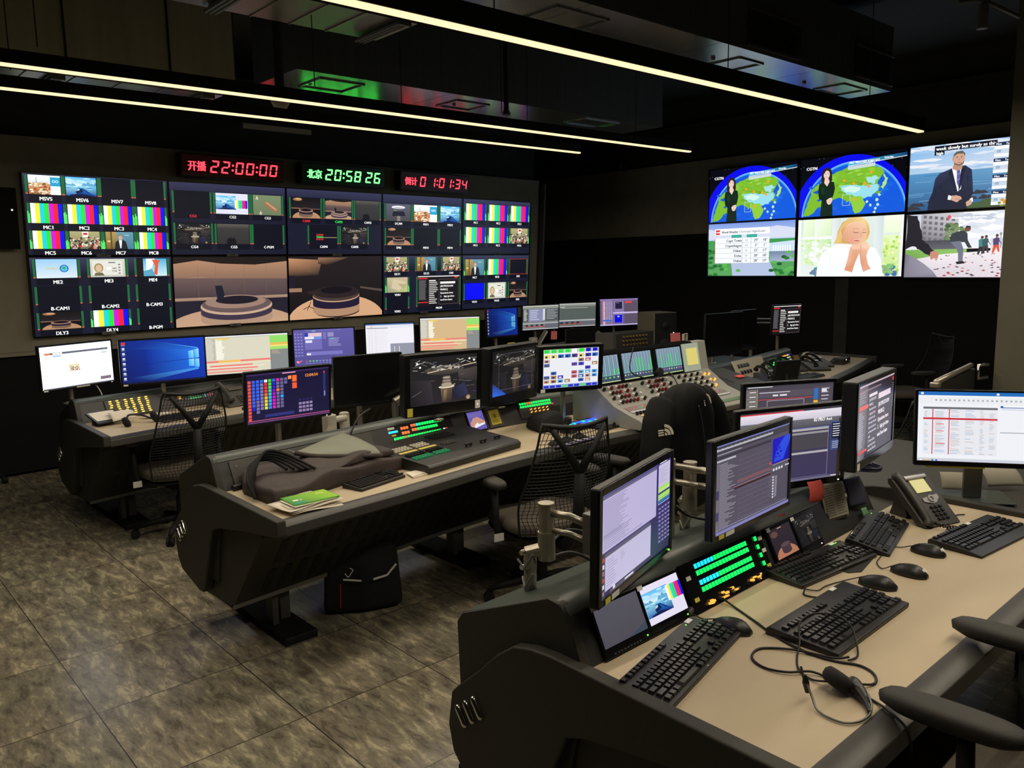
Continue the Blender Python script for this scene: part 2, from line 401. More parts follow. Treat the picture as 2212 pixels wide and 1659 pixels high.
def d_studio(c, wide=False):
    # presenter desk in a half-lit round studio
    c.rect(0, 0, 1, .55, (22, 18, 18), (34, 30, 36)); c.ell(.22, .08, .16, .08, (150, 110, 80)); c.ell(.25, .06, .1, .05, (200, 150, 110)); c.rect(0, .5, .3, .54, (150, 110, 90)); c.rect(.7, .52, 1, .55, (120, 95, 80))
    c.rect(0, .55, 1, 1, (22, 18, 24), (16, 14, 18)); c.ell(.52, 1.02, .5, .38, (176, 134, 100)); c.ell(.5, .6, .25, .13, (90, 64, 52)); c.rect(.26, .62, .74, .86, (120, 92, 76)); c.ell(.5, .86, .24, .1, (120, 92, 76))
    c.rect(.26, .66, .74, .75, (34, 28, 50)); c.ell(.5, .75, .24, .06, (34, 28, 50)); c.ell(.5, .62, .25, .09, (170, 132, 104)); c.ell(.5, .6, .2, .07, (24, 20, 30))
def d_rig(c, b=1.):
    k = lambda r, g, bb: (int(r*b), int(g*b), int(bb*b))
    c.rect(0, 0, 1, 1, k(24, 24, 26), k(34, 32, 36)); r = random.Random(8)
    for i in range(26):
        x, y = r.choice([r.random()*.34, .62+r.random()*.38]), .04+r.random()*.3; c.line([(x, y), (x+.07, y-.05+.1*r.random())], .012, k(*r.choice([(150, 146, 140), (90, 90, 90), (200, 200, 190)])))
    c.ell(.5, .3, .3, .1, k(84, 76, 66), c2=k(50, 46, 42)); c.line([(.25, .33), (.99, .2)], .018, k(190, 170, 140)); c.rect(.42, .2, .66, .26, k(120, 110, 96))
    for i in range(30): x, y = .3+.45*r.random(), .2+r.random()*.1; c.ell(x, y, .012+.02*r.random(), .02, k(*r.choice([(90, 86, 84), (150, 144, 136), (50, 48, 50), (180, 176, 168)])), 7)
    c.gpoly([(0, .45), (.3, .5), (.34, 1), (0, 1)], [k(30, 28, 32), k(48, 44, 48), k(40, 36, 42), k(20, 18, 22)]); c.line([(.02, .8), (.16, .7)], .012, k(90, 84, 84)); c.gpoly([(.7, .34), (1, .28), (1, .6), (.72, .56)], [k(70, 62, 60), k(60, 54, 52), k(34, 32, 36), k(36, 34, 38)])
    for i in range(14): x, y = .2+.7*r.random(), .4+.3*r.random(); c.line([(x, y), (x+.06, y+.01)], .006, k(110, 104, 100))
    c.gpoly([(.48, .42), (.58, .42), (.6, .6), (.46, .6)], [k(70, 62, 56), k(80, 72, 64), k(110, 96, 82), k(90, 80, 70)]); c.ell(.53, .46, .06, .02, k(150, 136, 120)); c.ell(.53, .53, .065, .02, k(130, 118, 104)); c.ell(.53, .60, .08, .03, k(150, 136, 118)); c.ell(.53, .655, .12, .035, k(196, 182, 160)); c.ell(.53, .64, .1, .022, k(150, 136, 116)); c.line([(.6, .65), (.66, .61)], .012, k(190, 176, 156))
    c.gpoly([(.44, .69), (.62, .69), (.6, .98), (.46, .98)], [k(96, 80, 62), k(80, 66, 56), k(40, 34, 34), k(56, 46, 42)]); c.gpoly([(.49, .72), (.54, .72), (.53, .96), (.48, .96)], [k(140, 116, 84), k(110, 92, 70), k(50, 44, 40), k(80, 66, 54)])
    for x, y in ((.1, .12), (.14, .2), (.88, .1), (.95, .14)): c.ell(x, y, .015, .022, k(250, 250, 240), 8)
    c.gpoly([(.62, .72), (.8, .6), (.86, .85), (.68, .98)], [k(30, 32, 50), k(44, 46, 72), k(40, 42, 70), k(26, 26, 40)]); c.ell(.86, .93, .035, .05, k(130, 106, 86)); c.ell(.86, .94, .02, .03, k(170, 140, 110)); c.line([(.94, .82), (.98, .82)], .008, k(70, 70, 160))
def d_grey(c):
    c.rect(0, 0, 1, .2, (90, 86, 80), (64, 62, 60)); c.rect(0, .2, 1, 1, (58, 56, 56), (48, 46, 48)); c.poly([(.28, 1), (.3, .76), (.38, .68), (.52, .7), (.58, .82), (.58, 1)], (20, 22, 28))
def d_portrait(c):
    c.rect(0, 0, 1, 1, (206, 208, 196), (190, 192, 180)); c.rect(.06, .1, .92, .92, (222, 222, 212)); c.ell(.24, .5, .13, .26, (160, 140, 96)); c.ell(.24, .52, .09, .2, (214, 184, 150)); c.poly([(.1, .92), (.14, .76), (.34, .76), (.4, .92)], (110, 100, 70))
    c.rect(.46, .45, .6, .6, (245, 245, 240)); c.text('1097', .68, .53, .09, (90, 90, 84)); c.text('9°38', .68, .68, .09, (90, 90, 84)); c.rect(.52, .18, .72, .23, (90, 90, 90)); c.line([(.06, .9), (.92, .9)], .01, (90, 90, 84))
    for i in range(4): c.rect(.8, .28+i*.16, .86, .36+i*.16, (130, 130, 126))
def d_world(c):
    c.rect(0, 0, 1, 1, (150, 200, 236), (214, 228, 236)); c.ell(.68, .5, .11, .2, (30, 70, 170)); c.ell(.68, .5, .085, .16, (80, 190, 230)); c.poly([(.64, .4), (.72, .42), (.7, .56), (.64, .52)], (60, 160, 90)); c.text('WORLD', .38, .5, .13, (205, 196, 150))
def d_stream(c):
    c.rect(0, 0, .2, 1, (30, 24, 26)); c.rect(.2, 0, 1, 1, (60, 170, 210), (200, 230, 240)); c.poly([(.3, 0), (.6, 0), (.5, .5), (.3, .7)], (240, 248, 250)); c.poly([(.5, .05), (.8, .1), (.72, .25), (.66, .95), (.55, .9), (.6, .4)], (220, 90, 60)); c.poly([(.2, .7), (.5, .6), (.6, 1), (.2, 1)], (90, 160, 190))
def d_soft(c):
    c.gpoly([(0, 0), (1, 0), (1, 1), (0, 1)], [(190, 180, 140), (200, 170, 150), (180, 190, 120), (150, 140, 130)]); c.poly([(.3, .1), (.9, .3), (.6, .9), (.2, .7)], (206, 190, 160)); c.poly([(.5, .4), (.95, .5), (.8, .8)], (176, 166, 120))
def d_dcam(c):
    c.rect(0, 0, 1, 1, (90, 90, 110), (70, 66, 70)); c.ell(.5, .2, .28, .09, (250, 250, 250)); c.ell(.5, .23, .22, .05, (180, 180, 190)); c.poly([(.28, .45), (.72, .42), (.8, .7), (.24, .72)], (30, 32, 44)); c.rect(.44, .7, .58, 1, (130, 120, 110)); c.rect(.3, .34, .44, .4, (110, 130, 70))
def d_prom(c, full=False):
    c.rect(0, 0, 1, 1, (26, 22, 26)); c.rect(0, 0, 1, .03, (230, 225, 225)); c.rect(0, .06, .22, .1, (210, 50, 50)); c.lines(.02, .14, .2, .8, 26, (120, 120, 120), .4, .2, 3); c.rect(0, .86, .24, .89, (215, 50, 50))
    c.rect(.26, .14, .42, .17, (250, 250, 250)); c.lines(.26, .2, .48, .96, 12, (215, 215, 210), .42, .5, 4)
    c.line([(.5, .12), (.98, .12), (.98, .96), (.5, .96), (.5, .12)], .006, (130, 110, 120))
    c.rect(.53, .2, .9, .27, (240, 238, 232)); k = (240, 240, 236)
    for i, t in enumerate(('(SKYPE/ZOOM', 'PREREC)', 'Questions here:', '1.    kjqr jpi-chen-', 'wod hoo haam')):
        c.text(t, .53, .35+i*.115, .062, k, 'l', .42)
    c.rect(.88, .03, .97, .08, (210, 60, 60))
def meter(c, u, v0, v1, lit=0.):
    c.rect(u+.003, v0, u+.010, v1, (36, 112, 60)); c.rect(u+.012, v0, u+.018, v1, (36, 112, 60)); c.rect(u+.003, v1-.014, u+.018, v1, (190, 100, 56))
    if lit: c.rect(u+.003, v1-(v1-v0)*lit, u+.010, v1, (90, 255, 110)); c.rect(u+.012, v1-(v1-v0)*lit*.8, u+.018, v1, (90, 255, 110))
def cell(c, u0, v0, u1, v1, fn, name, nc=(250, 250, 250), dark=False, lab=.035, m=.0):
    L = c.L; lab *= 1.25
    c.rect(u0-.005, v0-.01, u1+.005, v1+lab*2.1, (13, 15, 28)); meter(c, u0-.024, v0, v1, m); meter(c, u1+.003, v0, v1, m*.9)
    if fn:
        c.sub(u0, v0, u1, v1); c.rect(0, 0, 1, 1, (16, 18, 30)); fn(c); c.pop()
    c.text(name, (u0+u1)/2, v1+lab*1.15, lab, nc)
bars = lambda c: p_bars(c, .0, 0, 1, 1)
def d_cg2(c):
    c.rect(0, 0, 1, 1, (220, 220, 244)); c.sub(.0, .12, .62, .78); d_snow(c); c.pop(); p_bars(c, .58, .32, .98, .72)
def d_cam4(c):
    c.rect(0, 0, 1, 1, (16, 16, 30)); c.rect(.3, .62, 1, .66, (150, 130, 110)); c.text('22:00:00', .36, .5, .09, (240, 60, 50)); c.text('20:58:26', .36, .62, .09, (60, 240, 90)); c.text('01:01:34', .36, .74, .09, (240, 60, 50))
def big_pvw(c):
    c.rect(0, 0, 1, .62, (178, 136, 106), (66, 52, 58)); c.poly([(0, 0), (1, 0), (1, .07), (.7, .12), (.4, .1), (.2, .05), (0, .1)], (30, 24, 24))
    c.gpoly([(0, .32), (.25, .28), (.35, .36), (0, .45)], [(150, 120, 102)]*2+[(84, 68, 70)]*2)
    c.gpoly([(0, .3), (1, .34), (1, .62), (0, .62)], [(104, 84, 80), (96, 80, 80), (70, 58, 64), (62, 52, 58)])
    for x in (.2, .35, .6, .8): c.line([(x, .12), (x, .58)], .004, (120, 92, 76))
    c.rect(0, .585, 1, .63, (150, 122, 104)); c.rect(0, .6, 1, .605, (190, 160, 130)); c.rect(0, .63, 1, 1, (34, 30, 44), (38, 34, 44)); c.ell(.5, 1.1, .62, .36, (184, 148, 120), 40, c2=(206, 168, 136))
    c.ell(.53, .72, .32, .14, (176, 144, 122), 36); c.rect(.21, .72, .85, .92, (168, 136, 114)); c.ell(.53, .92, .32, .12, (168, 136, 114), 36); c.rect(.21, .74, .85, .82, (60, 50, 68)); c.ell(.53, .82, .32, .12, (60, 50, 68), 36)
    c.ell(.53, .73, .32, .135, (192, 162, 136), 36); c.ell(.53, .7, .31, .13, (100, 82, 82), 36); c.ell(.52, .665, .27, .1, (150, 122, 108), 36); c.ell(.53, .64, .19, .062, (30, 26, 36), 30)
    c.poly([(.34, .42), (.4, .42), (.42, .56), (.39, .66), (.355, .64)], (28, 32, 44))
def big_pgm(c):
    c.rect(0, 0, 1, 1, (34, 28, 30), (22, 18, 20)); c.gpoly([(0, .03), (.34, .06), (.3, .3), (0, .32)], [(190, 138, 100), (140, 104, 80), (40, 34, 34), (50, 40, 38)]); c.gpoly([(.3, .02), (.62, .02), (.4, .14), (.3, .12)], [(150, 110, 84), (90, 66, 52), (34, 28, 28), (60, 48, 44)])
    c.rect(0, .3, .06, .6, (30, 26, 40)); c.rect(0, .5, .13, .56, (150, 116, 92)); c.poly([(.75, .5), (1, .56), (1, .6), (.75, .53)], (84, 70, 66)); c.ell(.5, 1.05, .52, .42, (206, 160, 122), 40, c2=(190, 146, 110))
    c.ell(.5, .9, .24, .1, (60, 46, 44), 30); c.rect(.24, .62, .74, .9, (170, 132, 104)); c.ell(.49, .88, .25, .1, (170, 132, 104), 30); c.rect(.24, .66, .74, .78, (34, 26, 50)); c.ell(.49, .78, .25, .08, (34, 26, 50), 30)
    c.ell(.49, .64, .25, .11, (186, 148, 118), 30); c.ell(.49, .62, .25, .11, (70, 54, 50), 30); c.ell(.49, .58, .25, .1, (40, 32, 34), 30); c.ell(.49, .55, .17, .06, (20, 16, 24), 30); c.poly([(.18, .56), (.3, .54), (.3, .62), (.2, .6)], (44, 34, 34))
    c.line([(.22, .72), (.2, .8), (.14, .84)], .01, (30, 26, 30)); c.line([(.2, .8), (.25, .84)], .01, (30, 26, 30)); c.line([(.2, .78), (.18, .86)], .01, (30, 26, 30))
DK = None
def d_blue(c): c.rect(0, 0, 1, 1, (10, 14, 235))
def d_mp1(c): c.line([(.0, .0), (1, .0), (1, 1), (0, 1), (0, 0)], .05, (190, 60, 60))
def wall_pictures(i, row, c):
    cs = [(.035, .24), (.275, .48), (.52, .72), (.765, .965)]
    if (i, row) == (0, 0):
        for k, (n, f, m) in enumerate((('MSV5', d_city, 0), ('MSV6', d_snow, 0), ('MSV7', DK, 0), ('MSV8', DK, 0))): cell(c, cs[k][0], .015, cs[k][1], .25, f, n, lab=.036)
        for k in range(4): cell(c, cs[k][0], .36, cs[k][1], .605, bars, 'MC%d' % (k+1), m=.6, lab=.036)
        for k, f in enumerate((bars, d_crowd, d_man, bars)): cell(c, cs[k][0], .70, cs[k][1], .925, f, 'MC%d' % (k+5), m=.5, lab=.036)
    elif (i, row) == (0, 1):
        cc = [(.04, .31), (.40, .65), (.74, .965)]
        for k, (n, f) in enumerate((('ME2', d_world), ('ME3', d_portrait), ('ME4', d_stream))): cell(c, *[cc[k][0], .02, cc[k][1], .26], f, n, lab=.036)
        for k in range(3): cell(c, cc[k][0], .37, cc[k][1], .60, DK, 'B-CAM%d' % (k+1), lab=.036)
        for k, (n, f) in enumerate((('DLY3', d_studio), ('DLY4', bars), ('B-PGM', DK))): cell(c, cc[k][0], .70, cc[k][1], .92, f, n, m=.5 if k == 1 else 0, lab=.036)
    elif (i, row) == (1, 0):
        cc = [(.04, .32), (.375, .655), (.70, .96)]
        for k, (n, f) in enumerate((('CG1', DK), ('CG2', d_cg2), ('CG3', d_ship))): cell(c, cc[k][0], .12, cc[k][1], .415, f, n, (235, 50, 50) if k == 0 else (240, 240, 240), lab=.03)
        for k, (n, f) in enumerate((('CG4', d_rig), ('CG5', d_grey), ('C-PGM', DK))): cell(c, cc[k][0], .56, cc[k][1], .85, f, n, lab=.03)
    elif (i, row) == (1, 1): big_pvw(c)
    elif (i, row) == (2, 0):
        cc = [(.045, .33), (.385, .66), (.71, .97)]
        for k, (n, f) in enumerate((('CAM1', d_studio), ('CAM2', lambda c: (big_pvw(c))), ('CAM3', d_grey))): cell(c, cc[k][0], .13, cc[k][1], .44, f, n, ((235, 50, 50), (60, 220, 90), (240, 240, 240))[k], lab=.03)
        for k, (n, f) in enumerate((('CAM4', d_cam4), ('CAM5', d_rig))): cell(c, (.22, .55)[k], .55, (.5, .83)[k], .84, f, n, lab=.03)
    elif (i, row) == (2, 1): big_pgm(c)
    elif (i, row) == (3, 0):
        cc = [(.04, .33), (.375, .665), (.71, .965)]
        for k, (n, f) in enumerate((('DCAM', d_dcam), ('MSV1', d_city), ('MSV2', d_snow))): cell(c, cc[k][0], .15, cc[k][1], .44, f, n, lab=.03)
        for k, (n, f) in enumerate((('EMG', d_studio), ('MSV3', DK), ('MSV4', DK))): cell(c, cc[k][0], .56, cc[k][1], .85, f, n, lab=.03)
    elif (i, row) == (3, 1):
        cc = [(.04, .29), (.41, .65), (.745, .97)]
        for k, (n, f) in enumerate((('DLY1', d_crowd), ('DLY2', d_man), ('DVE', d_crowd))): cell(c, cc[k][0], .02, cc[k][1], .27, f, n, lab=.03)
        cell(c, .04, .37, .29, .63, d_soft, 'VDR1', m=.5, lab=.03); cell(c, .04, .71, .29, .92, DK, 'VDR2', lab=.03); cell(c, .42, .36, .965, .90, d_prom, 'PROM', lab=.03)
    elif (i, row) == (4, 0):
        cc = [(.045, .31), (.375, .64), (.70, .965)]
        for k in range(3): cell(c, cc[k][0], .08, cc[k][1], .38, bars, 'MC%d' % (k+1), m=.5, lab=.03)
        for k in range(3): cell(c, cc[k][0], .51, cc[k][1], .80, (bars, bars, d_crowd)[k], 'MC%d' % (k+4), m=.5, lab=.03)
    else:
        cc = [(.045, .31), (.375, .64), (.70, .965)]
        for k, (n, f) in enumerate((('MC7', d_man), ('MC8', bars), ('MP1', d_mp1))): cell(c, cc[k][0], .07, cc[k][1], .37, f, n, m=.3 if k < 2 else 0, lab=.03)
        for k, (n, f) in enumerate((('VGA1', d_blue), ('VGA2', d_portrait), ('MP2', d_studio))): cell(c, cc[k][0], .52, cc[k][1], .83, f, n, lab=.03)

# six televisions on the right wall -------------------------------
def tv_weather(c):
    c.rect(0, 0, 1, 1, (6, 6, 16)); r = random.Random(21)
    for i in range(20): c.ell(r.random(), r.random()*.4, .002, .004, (200, 200, 220), 5)
    c.ell(.5, 1.0, .56, 1.0, (10, 14, 225), 60); c.ell(.52, 1.02, .495, .91, (110, 180, 245), 60); c.ell(.52, 1.025, .485, .893, (60, 140, 236), 60); c.ell(.52, 1.03, .478, .88, (18, 88, 214), 60)
    for i in range(30): x, y = .16+.66*r.random(), .5+.5*r.random(); c.ell(x, y, .05+.05*r.random(), .03, (20+r.randrange(14), 84+r.randrange(26), 206+r.randrange(24)), 9)
    g = (122, 184, 46); land = [(.1, .7), (.14, .5), (.24, .36), (.36, .26), (.5, .2), (.66, .2), (.77, .26), (.81, .34), (.76, .44), (.75, .5), (.77, .58), (.72, .68), (.66, .72), (.6, .68), (.54, .72), (.47, .8), (.44, .74), (.4, .7), (.33, .74), (.28, .82), (.18, .86), (.1, .98), (.04, .98)]
    c.poly(jag(land, .012, 5, 3), g)
    for i in range(60):
        x, y = .14+.62*r.random(), .26+.4*r.random()
        if (x > .2 or y > .45) and y > .62-x*.9: c.poly(jag([(x-.03, y), (x, y-.02), (x+.04, y), (x, y+.025)], .01, 2, i), r.choice([(140, 200, 60), (108, 166, 44), (156, 206, 84), (126, 190, 60)]))
    c.poly(jag([(.4, .52), (.5, .5), (.62, .53), (.75, .52), (.76, .6), (.7, .72), (.62, .74), (.52, .68), (.44, .62)], .012, 5, 8), (150, 216, 230)); c.poly(jag([(.42, .55), (.52, .52), (.6, .58), (.54, .64), (.46, .61)], .01, 4, 9), (206, 238, 226)); c.poly(jag([(.64, .42), (.72, .38), (.76, .42), (.72, .52), (.66, .5)], .012, 4, 2), (160, 220, 226)); c.line([(.4, .42), (.46, .47), (.54, .46), (.6, .49), (.7, .5)], .006, (90, 130, 40)); c.line([(.36, .36), (.5, .4), (.62, .36)], .005, (100, 150, 50))
    c.poly(jag([(.5, .7), (.6, .7), (.65, .84), (.6, .97), (.55, .98), (.52, .86)], .008, 4, 5), (140, 200, 60)); c.poly(jag([(.8, .36), (.84, .44), (.83, .52), (.8, .62), (.78, .58), (.81, .48)], .008, 3, 6), (170, 220, 130))
    for x, y in ((.75, .78), (.76, .86), (.74, .92), (.73, .98), (.77, .7), (.66, .8), (.69, .86)): c.poly(jag([(x-.014, y), (x, y-.03), (x+.014, y), (x, y+.03)], .006, 2, int(x*99)), (190, 226, 190))
    for x, y in ((.12, .5), (.17, .58), (.22, .44), (.2, .72)): c.poly(jag([(x-.03, y), (x, y-.03), (x+.03, y), (x, y+.03)], .01, 3, int(y*99)), (24, 86, 200))
    c.line([(.43, .66), (.5, .66), (.5, .84), (.43, .84), (.43, .66)], .006, (200, 220, 240))
    for x, y in ((.44, .42), (.53, .48), (.69, .32), (.545, .75), (.63, .5), (.67, .55)):
        c.ell(x, y, .012, .02, (250, 130, 24), 8); c.ell(x, y, .02, .008, (250, 160, 40), 6); c.ell(x, y, .006, .034, (250, 160, 40), 6)
    c.gpoly([(.47, .13), (1, .055), (1, .115), (.47, .19)], [(70, 180, 216), (14, 60, 110), (14, 60, 110), (70, 180, 216)]); c.text('WET WEATHER FORECAST', .62, .135, .04, W_, 'c', .28); c.text('Saturday', .84, .105, .03, W_); c.poly([(.47, .185), (1, .108), (1, .118), (.47, .195)], (236, 240, 240)); c.poly([(.47, .2), (.72, .17), (.72, .225), (.47, .255)], (196, 212, 206))
    c.text('CGTN', .115, .17, .05, W_)
    s = (232, 202, 188); k = (18, 40, 30); h = (44, 34, 36)
    c.poly([(.222, .26), (.235, .2), (.265, .175), (.3, .19), (.318, .25), (.322, .38), (.315, .46), (.22, .46), (.214, .36)], h)
    c.poly([(.25, .36), (.285, .36), (.3, .42), (.28, .5), (.245, .44)], s); c.ell(.268, .295, .03, .075, s, 18); c.poly([(.236, .29), (.24, .22), (.268, .2), (.298, .22), (.303, .29), (.29, .235), (.262, .225)], h)
    c.poly([(.198, .45), (.243, .425), (.275, .5), (.3, .415), (.342, .43), (.354, .54), (.343, .64), (.33, .7), (.327, .74), (.336, .86), (.338, 1), (.215, 1), (.222, .84), (.228, .7), (.2, .66), (.188, .56)], k); c.gpoly([(.225, .5), (.26, .52), (.25, .9), (.225, .95)], [(30, 62, 46), (18, 40, 30), (14, 30, 24), (24, 48, 38)])
    c.poly([(.188, .56), (.215, .6), (.285, .72), (.272, .77), (.2, .7)], (14, 34, 26)); c.poly([(.274, .73), (.3, .70), (.326, .69), (.332, .74), (.318, .8), (.296, .81), (.28, .78)], s); c.line([(.29, .75), (.318, .73)], .006, (200, 160, 146)); c.line([(.29, .78), (.314, .76)], .006, (200, 160, 146))
    c.ell(.257, .285, .005, .005, (40, 28, 30), 6); c.ell(.28, .282, .005, .005, (40, 28, 30), 6); c.ell(.269, .335, .008, .006, (200, 80, 96), 6); c.line([(.251, .268), (.262, .265)], .004, (60, 44, 44)); c.line([(.275, .263), (.286, .266)], .004, (60, 44, 44))
def tv_man(c):
    r = random.Random(31)
    c.gpoly([(0, 0), (1, 0), (1, .42), (0, .42)], [(120, 176, 226), (170, 206, 236), (214, 222, 232), (170, 200, 226)])
    for i in range(36): x, y = r.random(), r.random()*.4; c.poly(jag([(x-.12, y), (x, y-.02), (x+.14, y+.01), (x, y+.03)], .015, 3, i), r.choice([(214, 222, 236), (190, 206, 230), (160, 194, 228), (228, 230, 236)]))
    c.gpoly([(0, .42), (1, .42), (1, 1), (0, 1)], [(84, 144, 192), (110, 160, 196), (60, 96, 136), (44, 84, 130)])
    for i in range(40): x, y = r.random(), .44+.5*r.random(); c.rect(x-.06, y, x+.08, y+.008, r.choice([(120, 170, 206), (60, 110, 160), (96, 150, 196)]))
    for x, y, w in ((.08, .9, .07), (.2, .86, .05), (.5, .84, .06), (.57, .76, .07), (.62, .84, .06), (.04, .96, .08)): c.poly(jag([(x-w, y+.03), (x-w*.4, y-.03), (x+w*.5, y-.02), (x+w, y+.03)], .012, 3, int(x*77)), (58, 56, 64))
    c.poly(jag([(.5, .93), (.66, .86), (1, .82), (1, 1), (.48, 1)], .012, 4, 5), (70, 92, 56)); 
    c.gpoly([(.165, 1), (.175, .84), (.2, .72), (.215, .52), (.25, .44), (.335, .385), (.36, .36), (.45, .35), (.5, .42), (.512, .6), (.52, .78), (.49, .88), (.48, 1)], [(34, 38, 58)]*3+[(52, 58, 84)]*4+[(44, 50, 74)]*3+[(30, 34, 52)]*3)
    c.poly([(.345, .375), (.42, .35), (.425, .7), (.4, .74), (.37, .56)], (238, 240, 246)); c.poly([(.385, .41), (.41, .41), (.425, .6), (.412, .7), (.39, .6)], (96, 92, 150)); c.line([(.39, .48), (.412, .46)], .01, (150, 150, 200)); c.line([(.392, .56), (.418, .54)], .01, (150, 150, 200))
    c.poly([(.345, .375), (.4, .74), (.36, .66), (.32, .44)], (36, 40, 60)); c.poly([(.42, .355), (.45, .4), (.42, .68), (.405, .74)], (34, 38, 56)); c.line([(.25, .62), (.3, .78)], .01, (30, 34, 50)); c.line([(.47, .5), (.48, .7)], .01, (30, 34, 50))
    sk = (206, 162, 140); c.poly([(.36, .3), (.43, .3), (.425, .4), (.385, .42), (.35, .385)], (186, 142, 122)); c.ell(.352, .24, .009, .03, (196, 150, 130), 8); c.ell(.398, .235, .045, .1, sk, 22); c.poly([(.352, .23), (.353, .17), (.375, .13), (.42, .125), (.443, .17), (.443, .21), (.43, .17), (.385, .165), (.362, .19)], (96, 90, 88)); c.poly([(.355, .26), (.365, .3), (.398, .325), (.43, .3), (.44, .26), (.435, .32), (.4, .352), (.362, .325)], (128, 106, 92))
    c.rect(.386, .293, .414, .301, (160, 96, 90)); c.poly([(.396, .23), (.408, .265), (.392, .268)], (186, 140, 120)); c.line([(.373, .21), (.39, .207)], .006, (90, 70, 60)); c.line([(.407, .207), (.424, .21)], .006, (90, 70, 60)); c.ell(.382, .226, .005, .006, (44, 36, 36), 6); c.ell(.415, .226, .005, .006, (44, 36, 36), 6)
    c.poly([(.33, .78), (.355, .8), (.35, .86), (.325, .85)], (240, 242, 246)); c.poly(jag([(.352, .8), (.39, .79), (.43, .82), (.435, .86), (.4, .9), (.355, .865)], .004, 3, 2), sk); c.line([(.39, .85), (.43, .86)], .008, (170, 124, 106)); c.poly([(.5, .86), (.52, .84), (.525, .9), (.5, .93)], (240, 242, 246)); c.poly(jag([(.47, .91), (.495, .88), (.515, .88), (.51, .95), (.475, .97)], .004, 3, 4), sk); c.line([(.43, .9), (.47, .93)], .01, (40, 40, 46))
    c.rect(.2, .02, .68, .1, (20, 24, 36)); c.text('week slowly but surely as this', .44, .06, .05, W_, 'c', .46); c.rect(.2, .1, .28, .16, (20, 24, 36)); c.text('high', .24, .13, .045, W_)
    for j in range(4):
        y = .06+j*.235; c.rect(.66, y, 1, y+.05, (36, 50, 84)); c.rect(.66, y+.05, 1, y+.1, (250, 252, 255)); c.rect(.66, y+.1, 1, y+.17, (190, 206, 222), (206, 214, 226)); c.rect(.66, y+.17, 1, y+.21, (250, 252, 255)); c.rect(.68, y+.11, .71, y+.15, (150, 176, 206))
        for k, t in enumerate(('Mon', 'Tue', 'Wed', 'Thu', 'Fri')): c.text(t, .69+k*.068, y+.025, .028, W_)
    c.poly(jag([(.8, .72), (.9, .66), (1, .7), (1, .76), (.8, .77)], .01, 3, 3), (80, 86, 90))
    for i in range(50): x = .7+.3*r.random(); c.ell(x, .9+.1*r.random(), .014, .02, r.choice([(240, 200, 50), (250, 216, 90), (220, 150, 40), (120, 140, 50)]), 6)
def tv_table(c):
    c.rect(0, 0, 1, .4, (120, 150, 220), (200, 214, 236)); c.poly([(0, .1), (.4, .2), (.8, .08), (1, .14), (1, .3), (0, .3)], (210, 216, 236)); c.rect(0, .32, 1, 1, (60, 150, 80), (90, 160, 90)); c.poly([(.7, .4), (1, .36), (1, .55), (.7, .55)], (200, 220, 236)); c.poly([(.28, .74), (.72, .7), (.8, 1), (.3, 1)], (176, 190, 220)); c.rect(.73, .55, 1, .74, (110, 130, 160), (160, 176, 196)); c.rect(.28, .2, .4, .3, (60, 170, 150)); c.rect(.46, .2, .58, .3, (60, 170, 150))
    r = random.Random(2)
    for i in range(40): x, y = r.choice([r.random()*.12, .7+r.random()*.3, r.random()*.4]), .5+.5*r.random(); c.ell(x, y, .03, .03, r.choice([(40, 120, 50), (90, 180, 80), (30, 90, 50)]), 8)
    for i in range(8): c.rect(.76+i*.026, .44, .772+i*.026, .55, (240, 244, 250))
    c.rect(.08, .1, .72, .22, (246, 248, 252)); c.rect(.09, .12, .14, .21, (214, 40, 36)); c.text('CNN', .115, .165, .03, W_, 'c', .042); c.text('World Weather', .16, .165, .045, (60, 66, 76), 'l', .2); c.text('| Forecast Highs/Lows', .37, .165, .045, (150, 156, 166), 'l', .3)
    c.rect(.08, .28, .72, .76, (240, 246, 250)); c.rect(.08, .28, .085, .76, (230, 90, 80))
    for i, (n, a, b) in enumerate((('Cape Town', '29°', '18°'), ('Copenhagen', '3°', '1°'), ('Dakar', '23°', '17°'), ('Doha', '28°', '18°'), ('Dubai', '28°', '19°'))):
        y = .33+i*.096; c.text(n, .4, y, .05, (70, 80, 96), 'r', .25); c.text(a, .57, y, .05, (90, 100, 116)); c.text(b, .67, y, .05, (90, 100, 116)); c.rect(.08, y+.046, .72, y+.05, (90, 100, 110)); c.ell(.46, y, .016, .02, (150, 160, 176), 8); c.ell(.46, y, .01, .013, (236, 242, 248), 8)
    c.rect(.41, .28, .414, .76, (150, 160, 170)); c.rect(.51, .28, .514, .76, (150, 160, 170))
